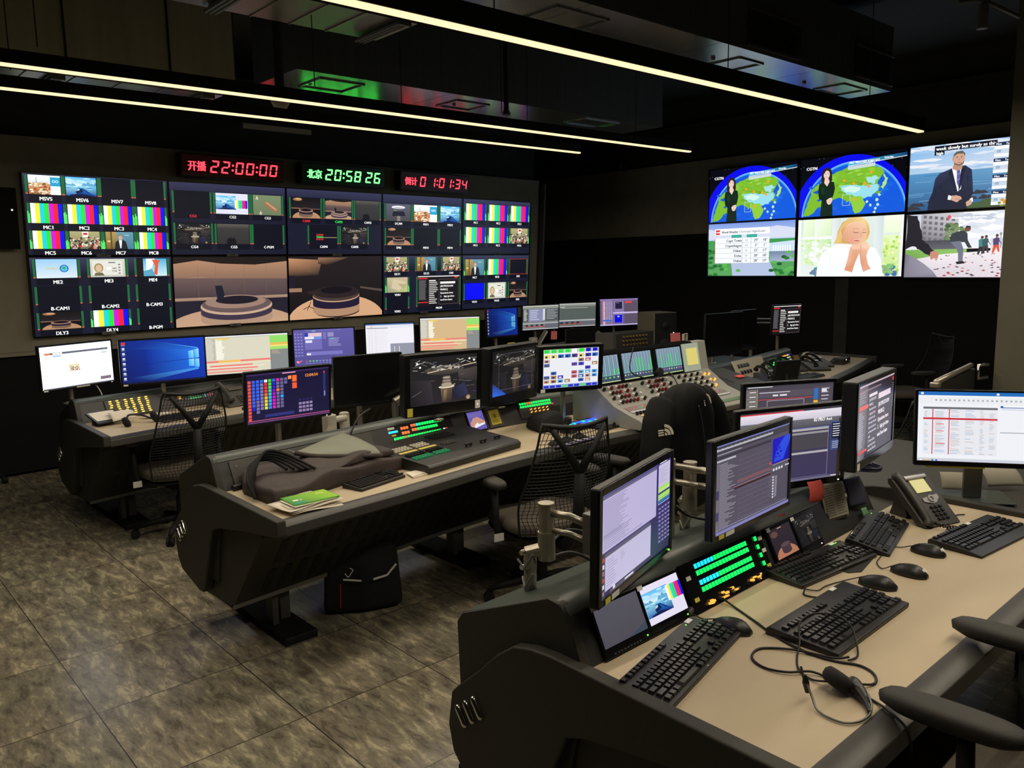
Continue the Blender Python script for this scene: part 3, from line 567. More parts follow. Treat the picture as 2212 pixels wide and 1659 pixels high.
def tv_woman(c):
    r = random.Random(41)
    c.gpoly([(0, 0), (1, 0), (1, 1), (0, 1)], [(206, 222, 214), (224, 232, 228), (214, 226, 214), (226, 234, 232)])
    for a, b in ((.05, .17), (.19, .33)):
        c.gpoly([(a, 0), (b, 0), (b, .3), (a, .3)], [(236, 246, 226), (226, 240, 200), (214, 234, 190), (226, 240, 210)]); c.gpoly([(a, .35), (b, .35), (b, .8), (a, .8)], [(216, 236, 200), (190, 226, 160), (206, 230, 190), (224, 238, 214)])
    for i in range(60): x, y = .04+.3*r.random(), .3+.5*r.random(); c.ell(x, y, .015+.012*r.random(), .022, r.choice([(200, 230, 160), (226, 240, 206), (170, 210, 130), (236, 246, 230)]), 7)
    for i in range(34): x, y = .13+.17*r.random(), .42+.3*r.random(); c.ell(x, y, .02, .028, r.choice([(250, 252, 248), (240, 246, 238), (214, 226, 200)]), 8)
    c.rect(.17, 0, .19, .8, (236, 240, 240)); c.rect(.04, .3, .34, .35, (236, 240, 240)); c.gpoly([(.34, 0), (.42, 0), (.42, .8), (.34, .8)], [(226, 232, 232), (204, 216, 216), (216, 226, 224), (232, 238, 236)]); c.gpoly([(.74, 0), (.82, 0), (.82, 1), (.74, 1)], [(220, 230, 230), (200, 214, 214), (214, 226, 222), (226, 234, 232)])
    c.rect(.83, 0, .97, .28, (240, 248, 226), (230, 242, 206)); c.rect(.83, .32, .97, .96, (226, 240, 190), (190, 224, 130))
    for i in range(70): x, y = .83+.14*r.random(), .34+.6*r.random(); c.ell(x, y, .014, .022, r.choice([(206, 232, 130), (170, 210, 90), (236, 246, 190), (214, 236, 160)]), 7)
    for x0, y0, k in ((.9, .9, (60, 110, 146)), (.19, .92, (80, 126, 150)), (.86, .86, (120, 170, 110))):
        for i in range(14): x, y = x0+.09*(r.random()-.5), y0+.14*(r.random()-.5); c.ell(x, y, .025, .03, (k[0]+r.randrange(26), k[1]+r.randrange(26), k[2]+r.randrange(26)), 8)
    c.rect(.98, 0, 1, 1, (246, 244, 240)); c.rect(0, 0, .03, 1, (238, 240, 238))
    c.gpoly([(.2, 1), (.21, .78), (.25, .6), (.33, .5), (.42, .44), (.5, .43), (.66, .47), (.76, .54), (.81, .7), (.84, 1)], [(240, 243, 246)]*3+[(252, 253, 254)]*5+[(238, 242, 246)]*2)
    c.line([(.3, .56), (.34, .75), (.33, .95)], .012, (226, 232, 238)); c.line([(.72, .58), (.76, .78)], .012, (228, 233, 238)); c.line([(.44, .6), (.46, .85)], .01, (232, 236, 240))
    h1, h2 = (232, 196, 124), (206, 162, 90)
    c.gpoly([(.36, .43), (.385, .36), (.4, .22), (.44, .08), (.51, .01), (.58, -.01), (.65, .03), (.69, .13), (.7, .26), (.69, .36), (.66, .42), (.56, .46), (.46, .44)], [h1, h1, h2, h2, h1, h1, (240, 210, 150), h1, h2, h1, h1, h2, h2])
    c.gpoly([(.445, .3), (.455, .2), (.5, .1), (.58, .07), (.65, .12), (.675, .22), (.67, .32), (.64, .4), (.58, .46), (.52, .45), (.47, .4)], [(226, 172, 140)]*2+[(240, 196, 166)]*3+[(236, 188, 158)]*3+[(214, 158, 128)]*3)
    for i in range(9): c.line([(.5+.01*i, .0+.004*i), (.45-.004*i, .1+.012*i), (.405+.004*i, .3), (.385+.006*i, .42)], .006, (h1, h2, (244, 216, 156))[i % 3])
    c.poly([(.44, .3), (.452, .24), (.462, .3), (.455, .36)], (214, 160, 130)); c.gpoly([(.5, .33), (.56, .36), (.56, .41), (.51, .41)], [(234, 160, 136)]*4)
    c.line([(.545, .245), (.57, .262), (.598, .258)], .009, (96, 60, 50)); c.line([(.632, .262), (.655, .268), (.67, .26)], .008, (96, 60, 50)); c.line([(.535, .2), (.57, .19), (.6, .205)], .006, (176, 130, 90)); c.line([(.632, .21), (.665, .215)], .006, (176, 130, 90))
    c.line([(.612, .25), (.63, .325), (.61, .335)], .006, (200, 142, 116)); c.poly([(.55, .37), (.585, .385), (.625, .38), (.595, .41), (.565, .4)], (206, 92, 88)); c.line([(.555, .378), (.62, .384)], .005, (250, 244, 240))
    c.gpoly([(.525, .5), (.56, .44), (.605, .43), (.63, .5), (.61, .62), (.575, .78), (.55, .95), (.475, .9), (.5, .74), (.515, .6)], [(228, 172, 142)]*4+[(216, 150, 116)]*4+[(232, 178, 148)]*2)
    c.gpoly([(.61, .46), (.645, .41), (.68, .43), (.7, .52), (.68, .66), (.7, .8), (.73, .88), (.66, .95), (.63, .78), (.615, .62)], [(240, 192, 162)]*4+[(226, 168, 136)]*4+[(214, 150, 120)]*2)
    for i in range(4): c.poly([(.53+.02*i, .5+.004*i), (.545+.02*i, .435), (.56+.02*i, .5), (.555+.02*i, .56)], (240, 194, 164)); c.line([(.561+.02*i, .45), (.56+.02*i, .54)], .004, (196, 134, 108))
    for i in range(4): c.poly([(.625+.018*i, .49+.012*i), (.64+.018*i, .42+.01*i), (.655+.018*i, .49+.012*i), (.645+.018*i, .55)], (244, 200, 172)); c.line([(.655+.018*i, .45+.01*i), (.652+.018*i, .53)], .004, (200, 140, 112))
    c.poly([(.46, .88), (.57, .94), (.56, 1), (.44, 1)], (250, 251, 253)); c.poly([(.65, .93), (.74, .86), (.78, 1), (.64, 1)], (248, 250, 252)); c.line([(.47, .89), (.565, .945)], .01, (222, 228, 236)); c.line([(.655, .94), (.735, .88)], .01, (222, 228, 236))
def tv_protest(c):
    r = random.Random(4)
    c.gpoly([(0, 0), (1, 0), (1, .56), (0, .56)], [(196, 204, 218), (214, 220, 230), (240, 240, 244), (226, 226, 232)])
    for i in range(40): x, y = .3+.7*r.random(), .4*r.random(); c.poly(jag([(x-.08, y), (x, y-.04), (x+.09, y), (x, y+.04)], .015, 3, i), r.choice([(236, 238, 242), (206, 212, 224), (248, 248, 250), (190, 198, 212)]))
    c.gpoly([(.12, 0), (.43, 0), (.42, .2), (.36, .34), (.34, .56), (.12, .56)], [(176, 172, 180), (206, 204, 210), (196, 194, 202), (150, 146, 154), (96, 94, 102), (86, 84, 92)])
    for i in range(6):
        for j in range(5): c.poly([(.14+i*.046, .02+j*.085+i*.012), (.165+i*.046, .025+j*.085+i*.012), (.163+i*.046, .07+j*.085+i*.012), (.138+i*.046, .065+j*.085+i*.012)], (110, 106, 116))
    for i in range(44): x, y = .33+.15*r.random(), .18+.24*r.random(); c.ell(x, y, .022, .03, r.choice([(84, 110, 70), (110, 134, 90), (66, 90, 60), (130, 146, 110)]), 7)
    c.rect(.13, .42, .45, .56, (74, 74, 84), (100, 98, 106)); c.gpoly([(.68, .42), (1, .38), (1, .6), (.68, .6)], [(196, 198, 208)]*2+[(226, 226, 232)]*2)
    for i in range(12): c.rect(.7+i*.025, .46, .708+i*.025, .56, (150, 152, 166))
    c.gpoly([(.86, .3), (.97, .3), (.98, .5), (.85, .5)], [(206, 208, 216)]*2+[(226, 226, 232)]*2); c.ell(.915, .29, .042, .12, (140, 196, 178), 20); c.rect(.87, .3, .96, .33, (190, 192, 200)); c.line([(.915, .18), (.915, .08)], .01, (160, 190, 180)); c.rect(.745, .36, .757, .5, (190, 194, 200)); c.ell(.751, .35, .01, .025, (150, 156, 166), 8)
    c.gpoly([(0, .56), (.5, .56), (.5, .68), (0, .74)], [(120, 170, 84), (140, 186, 100), (150, 196, 106), (104, 156, 70)]); c.poly([(.88, .58), (1, .56), (1, .76)], (130, 176, 90)); c.gpoly([(0, .74), (.3, .64), (.85, .58), (1, .74), (1, 1), (0, 1)], [(214, 208, 216), (236, 228, 232), (240, 234, 236), (232, 226, 230), (226, 214, 220), (206, 198, 210)])
    for i in range(24): c.line([(.6+.012*i, .6), (.2+i*.045, 1)], .003, (196, 182, 192))
    for i in range(70): x, y = .25+r.random()*.74, .64+r.random()*.34; z = .008+.03*(y-.6); c.poly(jag([(x-z, y), (x, y-z*.7), (x+z, y), (x, y+z*.7)], .004, 2, i), r.choice([(170, 64, 60), (130, 90, 90), (90, 78, 84), (196, 120, 112)]))
    c.poly(jag([(0, 0), (.09, .02), (.12, .22), (.14, .4), (.2, .5), (.25, .6), (.22, .68), (.12, .56), (.06, .5), (0, .55)], .008, 4, 6), (36, 34, 42)); c.poly(jag([(.21, .6), (.25, .58), (.28, .64), (.27, .72), (.24, .7), (.22, .72), (.21, .66)], .006, 3, 3), (200, 136, 116)); c.gpoly([(0, .62), (.06, .66), (.16, .78), (.24, .9), (.28, 1), (0, 1)], [(110, 106, 122), (140, 136, 152)]+[(150, 146, 162)]*2+[(126, 122, 138)]*2)
    c.poly(jag([(.37, .36), (.41, .3), (.47, .28), (.5, .33), (.51, .44), (.54, .54), (.52, .56), (.48, .46), (.45, .45), (.41, .48), (.37, .44)], .006, 3, 8), (56, 62, 70)); c.ell(.5, .26, .024, .04, (120, 78, 62), 12); c.poly([(.478, .25), (.49, .21), (.52, .22), (.522, .25), (.5, .235)], (44, 32, 30)); c.poly([(.37, .45), (.45, .44), (.475, .56), (.475, .76), (.44, .77), (.435, .62), (.42, .56)], (112, 116, 136)); c.poly([(.42, .76), (.48, .75), (.495, .785), (.43, .8)], (44, 40, 50))
    for x, y, k, l in ((.61, .44, (70, 130, 130), (50, 48, 56)), (.72, .42, (84, 66, 112), (220, 84, 60)), (.84, .46, (84, 82, 84), (60, 58, 64)), (.64, .43, (60, 90, 96), (66, 60, 66))):
        c.ell(x+.005, y-.045, .012, .024, (90, 64, 58), 8); c.poly(jag([(x-.022, y), (x, y-.025), (x+.022, y-.01), (x+.022, y+.1), (x-.018, y+.11)], .004, 3, int(x*50)), k); c.line([(x+.02, y+.02), (x+.04, y+.08)], .01, k); c.poly([(x-.018, y+.1), (x+.022, y+.09), (x+.03, y+.2), (x+.018, y+.2), (x+.004, y+.13), (x-.016, y+.22), (x-.028, y+.21)], l)
    c.poly([(.335, .05), (.35, .03), (.365, .06), (.345, .12)], (230, 80, 90)); c.text('Buenos Aires, Argentina', .37, .08, .035, (250, 250, 252), 'l', .32)

# desk monitors ----------------------------------------------------
def m_browser(c):
    c.rect(0, 0, 1, 1, (250, 252, 255)); c.rect(0, 0, 1, .05, (216, 226, 244)); c.rect(.06, .15, .95, .2, (70, 74, 84)); c.rect(.06, .15, .14, .2, (160, 90, 60)); c.rect(.17, .16, .3, .19, (200, 196, 180)); c.rect(.17, .22, .28, .25, (100, 130, 180)); c.rect(.06, .26, .13, .28, (150, 150, 150)); c.rect(.85, .24, .93, .28, (140, 150, 160))
    c.rect(.22, .36, .225, .9, (206, 220, 214)); c.rect(.38, .46, .52, .62, (120, 60, 84)); c.sub(.38, .46, .52, .62); d_crowd(c); c.pop(); c.rect(.8, .84, .96, .92, (90, 80, 90)); c.rect(.52, .9, .8, .97, (230, 214, 196)); c.rect(0, .97, 1, 1, (60, 60, 70))
def m_windows(c):
    c.gpoly([(0, 0), (1, 0), (1, 1), (0, 1)], [(6, 40, 130), (10, 60, 190), (8, 50, 170), (4, 24, 96)]); c.gpoly([(.3, .1), (.92, .28), (.92, .72), (.3, .9)], [(8, 50, 160), (40, 130, 240), (30, 110, 230), (6, 36, 130)])
    c.gpoly([(.35, .02), (.92, .24), (.92, .28), (.1, .2)], [(8, 46, 150), (90, 180, 255), (30, 110, 225), (6, 40, 130)]); c.gpoly([(.92, .72), (.92, .76), (.3, .96), (.1, .86)], [(70, 160, 250), (70, 160, 250), (6, 30, 110), (6, 34, 120)])
    for a, b, d, e in ((.8, .32, .865, .49), (.872, .29, .93, .485), (.8, .51, .865, .68), (.872, .515, .93, .71)): c.gpoly([(a, b), (d, b-.02 if e < .5 else b), (d, e), (a, e)], [(90, 190, 255), (170, 230, 255), (120, 210, 255), (60, 160, 250)])
    c.line([(.08, .58), (.86, .5)], .01, (6, 40, 130)); c.rect(0, .965, 1, 1, (8, 18, 60))
    for i in range(8): c.rect(.02, .04+i*.115, .05, .085+i*.115, (225, 230, 240)); c.rect(.015, .1+i*.115, .055, .108+i*.115, (190, 200, 220))
    c.rect(.015, .03, .06, .09, (220, 60, 40))
def m_list(c, bgc=(222, 218, 196)):
    c.rect(0, 0, 1, 1, bgc); c.rect(0, 0, 1, .03, (236, 240, 246)); c.rect(0, .03, .78, .06, (206, 204, 190)); c.rect(0, .06, .13, .62, (192, 188, 172)); c.lines(.01, .08, .12, .62, 16, (224, 222, 208), .6, .2, 2)
    c.lines(.14, .08, .24, .62, 16, (255, 252, 240), .75, .35, 5); c.rect(.14, .06, .3, .09, (250, 200, 90)); c.rect(.16, .1, .26, .12, (200, 220, 120)); c.rect(0, .64, .78, .69, (240, 130, 120)); c.rect(.16, .64, .42, .69, (250, 190, 90)); c.rect(0, .7, .78, .74, (236, 226, 190)); c.rect(.06, .76, .56, .8, (240, 130, 120)); c.rect(0, .84, .62, .88, (242, 140, 128)); c.rect(0, .92, .56, .96, (240, 150, 138)); c.rect(0, .81, .7, .83, (244, 236, 206))
    c.rect(.78, .05, 1, .24, (150, 226, 110)); c.rect(.78, .24, 1, .3, (236, 190, 90)); c.rect(.78, .3, 1, .34, (250, 226, 130)); c.rect(.78, .34, 1, .42, (160, 230, 110)); c.rect(.78, .42, 1, 1, (136, 140, 140)); c.lines(.8, .45, .92, .55, 4, (226, 190, 140), .3, .4, 6)
def m_purple(c):
    c.rect(0, 0, 1, 1, (98, 92, 168), (84, 80, 148)); r = random.Random(9)
    for j in range(8):
        for i in range(3): c.rect(.01+i*.05, .1+j*.085, .045+i*.05, .145+j*.085, (118, 112, 190)); c.rect(.018+i*.05, .115+j*.085, .036+i*.05, .125+j*.085, (190, 190, 240))
    c.rect(.18, .1, .46, .56, (116, 110, 186)); c.rect(.18, .1, .46, .2, (230, 200, 210)); c.rect(.18, .1, .24, .2, (40, 60, 180)); c.rect(.18, .2, .33, .27, (236, 236, 250)); c.rect(.33, .2, .46, .27, (120, 150, 230)); c.rect(.19, .3, .3, .37, (226, 230, 250)); c.rect(.2, .62, .8, .72, (124, 118, 196)); c.rect(.2, .66, .27, .71, (240, 240, 255))
    c.rect(.56, .1, .66, .22, (150, 146, 200)); c.lines(.57, .26, .78, .5, 7, (180, 178, 226), .3, .4, 3); c.lines(.48, .1, .54, .3, 5, (190, 188, 236), .2, .3, 7); c.rect(.6, .26, .68, .28, (110, 220, 190)); c.rect(.3, .04, .36, .06, (110, 220, 150)); c.lines(.2, .03, .8, .06, 1, (150, 150, 220), .3, .1, 3)
    for i in range(14): c.rect(.18+i*.055, .86, .21+i*.055, .89, [(230, 70, 90), (110, 220, 120)][i > 0] if i < 4 else (150, 146, 210)); c.rect(.18+i*.055, .92, .21+i*.055, .95, (130, 126, 200))
    c.line([(.03, .88), (.06, .92), (.12, .85)], .02, (255, 120, 140)); c.ell(.05, .885, .022, .03, (255, 150, 160), 10)
def m_white(c):
    c.rect(0, 0, 1, 1, (244, 242, 250)); c.rect(0, 0, 1, .04, (70, 110, 170)); c.rect(0, .04, 1, .1, (228, 232, 242)); c.rect(.02, .12, .46, .14, (120, 120, 126)); c.lines(.02, .18, .46, .95, 16, (214, 208, 214), .15, .1, 2)
    for x in (.06, .12, .2): c.rect(x, .14, x+.005, .97, (214, 200, 206))
    c.rect(.1, .08, .14, .1, (240, 120, 110)); c.rect(.5, .6, 1, .97, (148, 152, 168)); c.rect(.58, .68, .59, .86, (250, 250, 250)); c.rect(.68, .68, .69, .86, (250, 250, 250)); c.rect(.5, .12, .96, .13, (210, 210, 220))
def m_app(c, grn=False):
    c.rect(0, 0, 1, 1, (130, 134, 132) if not grn else (104, 112, 108)); c.rect(0, 0, 1, .06, (196, 200, 190)); c.rect(0, .06, 1, .14, (150, 156, 146)); c.lines(.06, .15, .2, .19, 1, (230, 234, 220), .5, .1)
    if not grn:
        c.rect(0, .15, .16, .66, (90, 92, 96)); c.lines(.03, .18, .13, .64, 9, (226, 228, 220), .5, .3, 2); c.rect(.16, .15, .56, .66, (150, 154, 190)); c.lines(.2, .19, .46, .64, 6, (232, 236, 250), .3, .4, 3); c.rect(.56, .15, .62, .62, (226, 232, 236)); c.rect(.62, .15, 1, .66, (92, 96, 100)); c.lines(.66, .19, .98, .62, 7, (196, 200, 200), .3, .3, 8)
    else: c.rect(.06, .22, .99, .7, (96, 106, 102)); c.rect(0, .14, .05, .7, (206, 210, 200)); c.rect(.02, .7, 1, .72, (190, 196, 186)); c.lines(.1, .19, .8, .21, 1, (220, 224, 206), .8, .1)
    c.rect(0, .72, 1, .76, (196, 198, 206))
    for i in range(4): c.rect(.08+i*.14, .79, .15+i*.14, .86, (50, 40, 70)); c.rect(.12+i*.14, .86, .2+i*.14, .9, (220, 70, 60))
    c.rect(.62, .77, 1, .96, (112, 114, 124)); c.rect(0, .96, 1, 1, (200, 202, 210))
def m_edit(c):
    c.rect(0, 0, 1, 1, (112, 96, 130)); c.rect(0, 0, 1, .05, (150, 130, 190)); c.rect(.05, .05, .34, 1, (134, 118, 160)); c.rect(.08, .08, .13, .95, (236, 206, 216)); c.lines(.08, .08, .13, .95, 14, (226, 90, 90), .4, .3, 3)
    for i in range(3): c.lines(.16+i*.06, .1, .205+i*.06, .8, 14, (206, 196, 226), .3, .2, i)
    c.rect(.08, .78, .3, .83, (60, 110, 220)); c.rect(.36, .08, .62, .5, (140, 124, 176)); c.rect(.4, .12, .58, .38, (34, 34, 56)); c.rect(.42, .15, .5, .17, (120, 120, 160)); c.rect(.34, .5, 1, .56, (206, 190, 236)); c.rect(.36, .58, .6, .93, (130, 120, 180)); c.rect(.38, .61, .58, .9, (14, 14, 220)); c.ell(.48, .67, .03, .03, (200, 210, 255), 8)
    c.rect(.64, .1, .98, .5, (98, 84, 104)); c.rect(.66, .1, .84, .17, (240, 70, 74)); c.rect(.64, .58, .98, .95, (96, 84, 106)); c.rect(0, .96, 1, 1, (210, 196, 240))
def m_clock(c):
    c.rect(0, 0, 1, 1, (24, 18, 52), (22, 20, 58)); c.rect(.0, 0, 1, .035, (60, 40, 90)); c.rect(.42, .03, .58, .05, (230, 170, 190)); k = [(240, 110, 90), (60, 90, 240), (40, 70, 235), None]
    cols = [[(238, 84, 70)]*12, [(56, 100, 240)]*8+[(30, 40, 220)], [(56, 100, 240)]*6+[(120, 110, 170)]*4, [(56, 100, 240)]+[(130, 120, 180)]*8,
            [(245, 235, 245), (230, 50, 50), (235, 60, 50), (240, 70, 50), (245, 110, 50), (250, 190, 60), (250, 210, 70), (240, 226, 70), (226, 230, 80)],
            [(70, 220, 60), (80, 225, 70), (80, 225, 120), (70, 210, 170), (60, 200, 200), (60, 190, 220), (60, 180, 230), (60, 160, 240), (60, 140, 240)],
            [(60, 100, 240), (40, 40, 225), (60, 30, 200), (120, 20, 200), (170, 20, 210), (200, 20, 210), (220, 20, 200), (230, 20, 190), (225, 40, 190)],
            [(235, 40, 150), (120, 110, 150), (120, 110, 150), (245, 120, 60), (120, 110, 150), (110, 100, 150), (110, 100, 150), (120, 110, 150), (120, 110, 150)],
            [(110, 100, 150)]*5+[(40, 170, 240)]+[(110, 100, 150)]*3, [(110, 100, 150)]*2]
    for i, cl in enumerate(cols):
        for j, q in enumerate(cl): c.rect(.015+i*.047, .13+j*.068, .051+i*.047, .185+j*.068, q)
    c.rect(.485, .1, .525, .17, (255, 150, 70)); c.rect(.535, .1, .59, .23, (255, 110, 50)); c.rect(.535, .25, .59, .37, (255, 90, 50)); c.text('12:04:54', .77, .13, .06, (250, 150, 70))
    for j in range(4):
        for i in range(4): c.rect(.61+i*.045, .6+j*.075, .645+i*.045, .65+j*.075, (40, 36, 84) if j == 0 else (150, 130, 176))
    c.rect(.92, .12, .95, .62, (40, 50, 110)); c.rect(.925, .08, .945, .12, (200, 60, 80)); c.rect(.2, .83, .55, .89, (44, 50, 120)); c.rect(0, .93, 1, .945, (190, 90, 130)); c.rect(.0, .965, 1, .98, (150, 80, 140)); c.rect(.93, .5, .945, .6, (140, 140, 190))
def m_cam(c): d_rig(c, 1.15)
def m_cam2(c):
    d_rig(c, .8); c.line([(.14, .08), (.92, .08), (.92, .88), (.14, .88), (.14, .08)], .005, (120, 116, 130)); c.gpoly([(0, .7), (.3, .98), (.3, 1), (0, 1)], [(40, 50, 100), (30, 40, 90), (40, 90, 200), (50, 110, 230)])
def m_multi(c):
    c.rect(0, 0, 1, 1, (236, 238, 244)); g = (40, 226, 60)
    for i, k in enumerate((g, g, g, g, (250, 250, 250), g, (20, 20, 190), (20, 20, 200))): c.rect(.01+i*.125, .01, .1+i*.125, .1, k); c.rect(.105+i*.125, .01, .12+i*.125, .1, (150, 150, 150))
    r = random.Random(12)
    for i in range(8): c.rect(.01+i*.124, .14, .115+i*.124, .23, r.choice([(60, 56, 170), (80, 60, 130), (40, 100, 190), (236, 216, 110)]) if i else (236, 216, 110)); c.rect(.03+i*.124, .17, .07+i*.124, .22, (30, 30, 80))
    for j in range(6):
        for i in range(8):
            if r.random() < .52: c.rect(.01+i*.124, .26+j*.105, .11+i*.124, .345+j*.105, r.choice([(70, 60, 190), (190, 90, 110), (90, 170, 220), (170, 130, 60), (60, 100, 170), (200, 160, 130)])); c.rect(.03+i*.124, .29+j*.105, .08+i*.124, .33+j*.105, r.choice([(230, 220, 230), (40, 40, 120), (120, 70, 60)]))
    c.rect(0, .91, 1, 1, (150, 166, 226))
    for i in range(9): c.rect(.01+i*.11, .93, .1+i*.11, .99, (36, 46, 200) if i not in (3, 6) else (90, 220, 110))
def m_linux(c):
    c.rect(0, 0, 1, 1, (62, 50, 122), (50, 46, 84)); c.rect(0, 0, .78, .025, (96, 90, 150)); c.rect(.0, .03, .77, .56, (196, 186, 226)); c.rect(0, .03, .77, .055, (110, 104, 134)); c.lines(.02, .075, .36, .46, 22, (120, 112, 150), .25, .4, 3); c.lines(.02, .4, .56, .55, 7, (130, 120, 160), .25, .5, 5)
    c.rect(.8, .03, .99, .46, (206, 198, 230)); c.rect(.82, .0, .93, .02, (240, 236, 250)); c.lines(.82, .08, .97, .24, 8, (150, 146, 180), .18, .5, 8)
    for a, k in ((.27, (170, 236, 60)), (.3, (190, 240, 80)), (.33, (40, 66, 110)), (.35, (170, 236, 60)), (.38, (150, 226, 60)), (.41, (60, 130, 130)), (.43, (50, 110, 190))): c.rect(.8, a, .99, a+.022, k)
    for j in range(9):
        for i in range(4): c.rect(.81+i*.05, .5+j*.045, .843+i*.05, .518+j*.045, (150, 142, 200))
    c.rect(.04, .58, .68, .94, (200, 192, 228)); c.rect(.04, .58, .68, .61, (96, 90, 110)); c.lines(.06, .65, .2, .92, 10, (150, 144, 180), .2, .4, 2); c.lines(.24, .65, .3, .75, 5, (140, 130, 170), .2, .4, 2); c.rect(0, .56, .035, 1, (60, 56, 80))
    for i in range(6): c.rect(.006, .6+i*.065, .028, .64+i*.065, ((200, 80, 50), (220, 220, 226), (150, 120, 140))[i % 3])
    c.rect(.1, .95, .44, .99, (84, 78, 100)); c.rect(.14, .93, .17, .97, (226, 226, 236)); c.rect(.3, .955, .42, .975, (220, 220, 236))
def m_editor(c):
    c.rect(0, 0, 1, 1, (86, 80, 94), (78, 74, 92)); c.rect(0, 0, 1, .022, (120, 126, 190)); c.rect(0, .022, 1, .1, (66, 62, 72)); r = random.Random(3)
    for i in range(40): c.rect(.01+i*.0185, .045+.002*(i % 3), .022+i*.0185, .07, (216, 216, 224))
    c.lines(.01, .105, .32, .115, 1, (176, 176, 190), .7, .1); c.rect(0, .13, .72, .16, (58, 54, 66))
    for i in range(13): c.rect(.01+i*.018, .17, .022+i*.018, .19, (220, 220, 226))
    c.lines(.04, .22, .27, .95, 42, (190, 186, 200), .22, .7, 6)
    for i in range(26): c.rect(.27, .21+i*.028, .72, .222+i*.028, (96, 88, 104) if i % 2 else (88, 80, 94))
    c.rect(.26, .46, .72, .5, (122, 84, 94)); c.rect(.22, .535, .72, .56, (52, 32, 40)); c.line([(.22, .53), (.72, .53)], .004, (190, 130, 140)); c.rect(0, .2, .03, .97, (110, 106, 122)); c.rect(.0, .5, .03, .6, (60, 50, 110)); c.rect(0, .74, .03, .84, (60, 50, 110)); c.ell(.71, .42, .014, .02, (230, 70, 60), 8)
    c.rect(.74, .14, 1, .44, (20, 14, 190)); c.poly([(.76, .42), (.8, .28), (.86, .2), (.92, .14), (1, .14), (1, .2), (.9, .42)], (40, 76, 226)); c.poly([(1, .22), (1, .44), (.92, .44)], (16, 10, 150))
    for i in range(9): c.ell(.79+r.random()*.08, .25+r.random()*.14, .012, .014, (20, 14, 190), 7)
    c.rect(.74, .45, 1, .46, (150, 146, 160))
    for i in range(4): c.rect(.75+i*.04, .5, .775+i*.04, .53, (226, 226, 230))
    c.rect(.93, .5, .99, .52, (190, 186, 200)); c.lines(.78, .6, .82, .86, 20, (200, 196, 210), .3, .4, 3)
    for i in range(8): c.rect(.745, .59+i*.035, .765, .612+i*.035, (226, 226, 232))
    c.rect(0, .965, 1, 1, (128, 126, 186)); c.lines(.0, .94, .98, .96, 1, (150, 146, 166), .4, .1)
def m_kipro(c):
    c.rect(0, 0, 1, 1, (66, 60, 80), (60, 54, 88)); c.rect(0, 0, 1, .035, (60, 56, 64)); c.rect(0, .02, .6, .035, (220, 60, 70)); c.rect(0, .035, 1, .15, (232, 226, 236), (206, 200, 214)); c.rect(.0, .15, 1, .26, (110, 108, 116), (84, 82, 92)); c.text('AJA', .03, .22, .07, (60, 170, 226), 'l', .1); c.text('KI PRO', .76, .17, .05, (250, 250, 250), 'c', .11); c.text('Rack', .86, .175, .035, (250, 250, 250), 'c', .06)
    c.rect(.02, .27, .86, .275, (120, 146, 210)); c.rect(.02, .28, .86, .31, (176, 172, 176)); c.rect(.02, .33, .86, .36, (150, 148, 150)); c.rect(.02, .37, .86, .57, (74, 70, 78)); c.rect(.02, .6, .86, .63, (176, 172, 176)); c.lines(.44, .38, .5, .57, 6, (230, 230, 236), .3, .5, 4)
    c.rect(.88, .22, .99, .46, (60, 80, 130)); c.rect(.89, .24, .98, .455, (24, 26, 40)); c.lines(.9, .255, .975, .45, 6, (226, 230, 240), .35, .3, 4); c.rect(.88, .48, .99, .62, (60, 80, 130)); c.lines(.9, .5, .975, .61, 4, (200, 206, 220), .3, .3, 4); c.rect(.855, .27, .858, .95, (150, 150, 190)); c.rect(0, .95, .86, .953, (150, 150, 190)); c.rect(0, .965, 1, 1, (110, 104, 130)); c.rect(.0, .97, .2, .99, (200, 200, 210)); c.lines(.9, .972, .98, .99, 1, (236, 236, 240), .6, .1)
def m_timeline(c):
    c.rect(0, 0, 1, 1, (74, 68, 80)); c.rect(0, 0, 1, .04, (70, 66, 76)); c.lines(.02, .015, .3, .03, 1, (226, 226, 226), .9, .1); c.rect(0, .06, .13, 1, (112, 106, 104)); c.rect(.125, .06, .13, 1, (200, 176, 130))
    for i in range(11): c.rect(.04, .1+i*.085, .11, .115+i*.085, (230, 228, 226)); c.rect(.0, .14+i*.085, .12, .145+i*.085, (160, 150, 140))
    c.rect(.14, .1, .98, .22, (88, 80, 92)); c.lines(.15, .12, .5, .15, 1, (200, 196, 206), .5, .1); c.rect(.3, .17, .36, .2, (226, 222, 230)); c.rect(.38, .17, .46, .2, (226, 222, 230)); c.rect(.14, .25, .76, .26, (226, 70, 80)); k = (206, 204, 216)
    c.line([(.24, .28), (.66, .28), (.66, .8)], .006, k); c.line([(.24, .28), (.24, .9)], .006, k); c.line([(.24, .42), (.66, .42)], .006, k)
    for x in (.28, .35, .43, .52): c.line([(x, .42), (x, .75), (x+.05, .75), (x+.05, .42)], .006, k)
    c.rect(.76, .06, .98, .9, (80, 74, 86)); c.rect(.77, .1, .82, .3, (50, 110, 190)); c.rect(.77, .32, .82, .4, (230, 180, 60)); c.lines(.78, .44, .82, .9, 8, (206, 206, 210), .5, .4, 2); c.lines(.86, .1, .96, .5, 6, (190, 186, 200), .3, .4, 3); c.rect(.86, .12, .92, .17, (226, 224, 230))
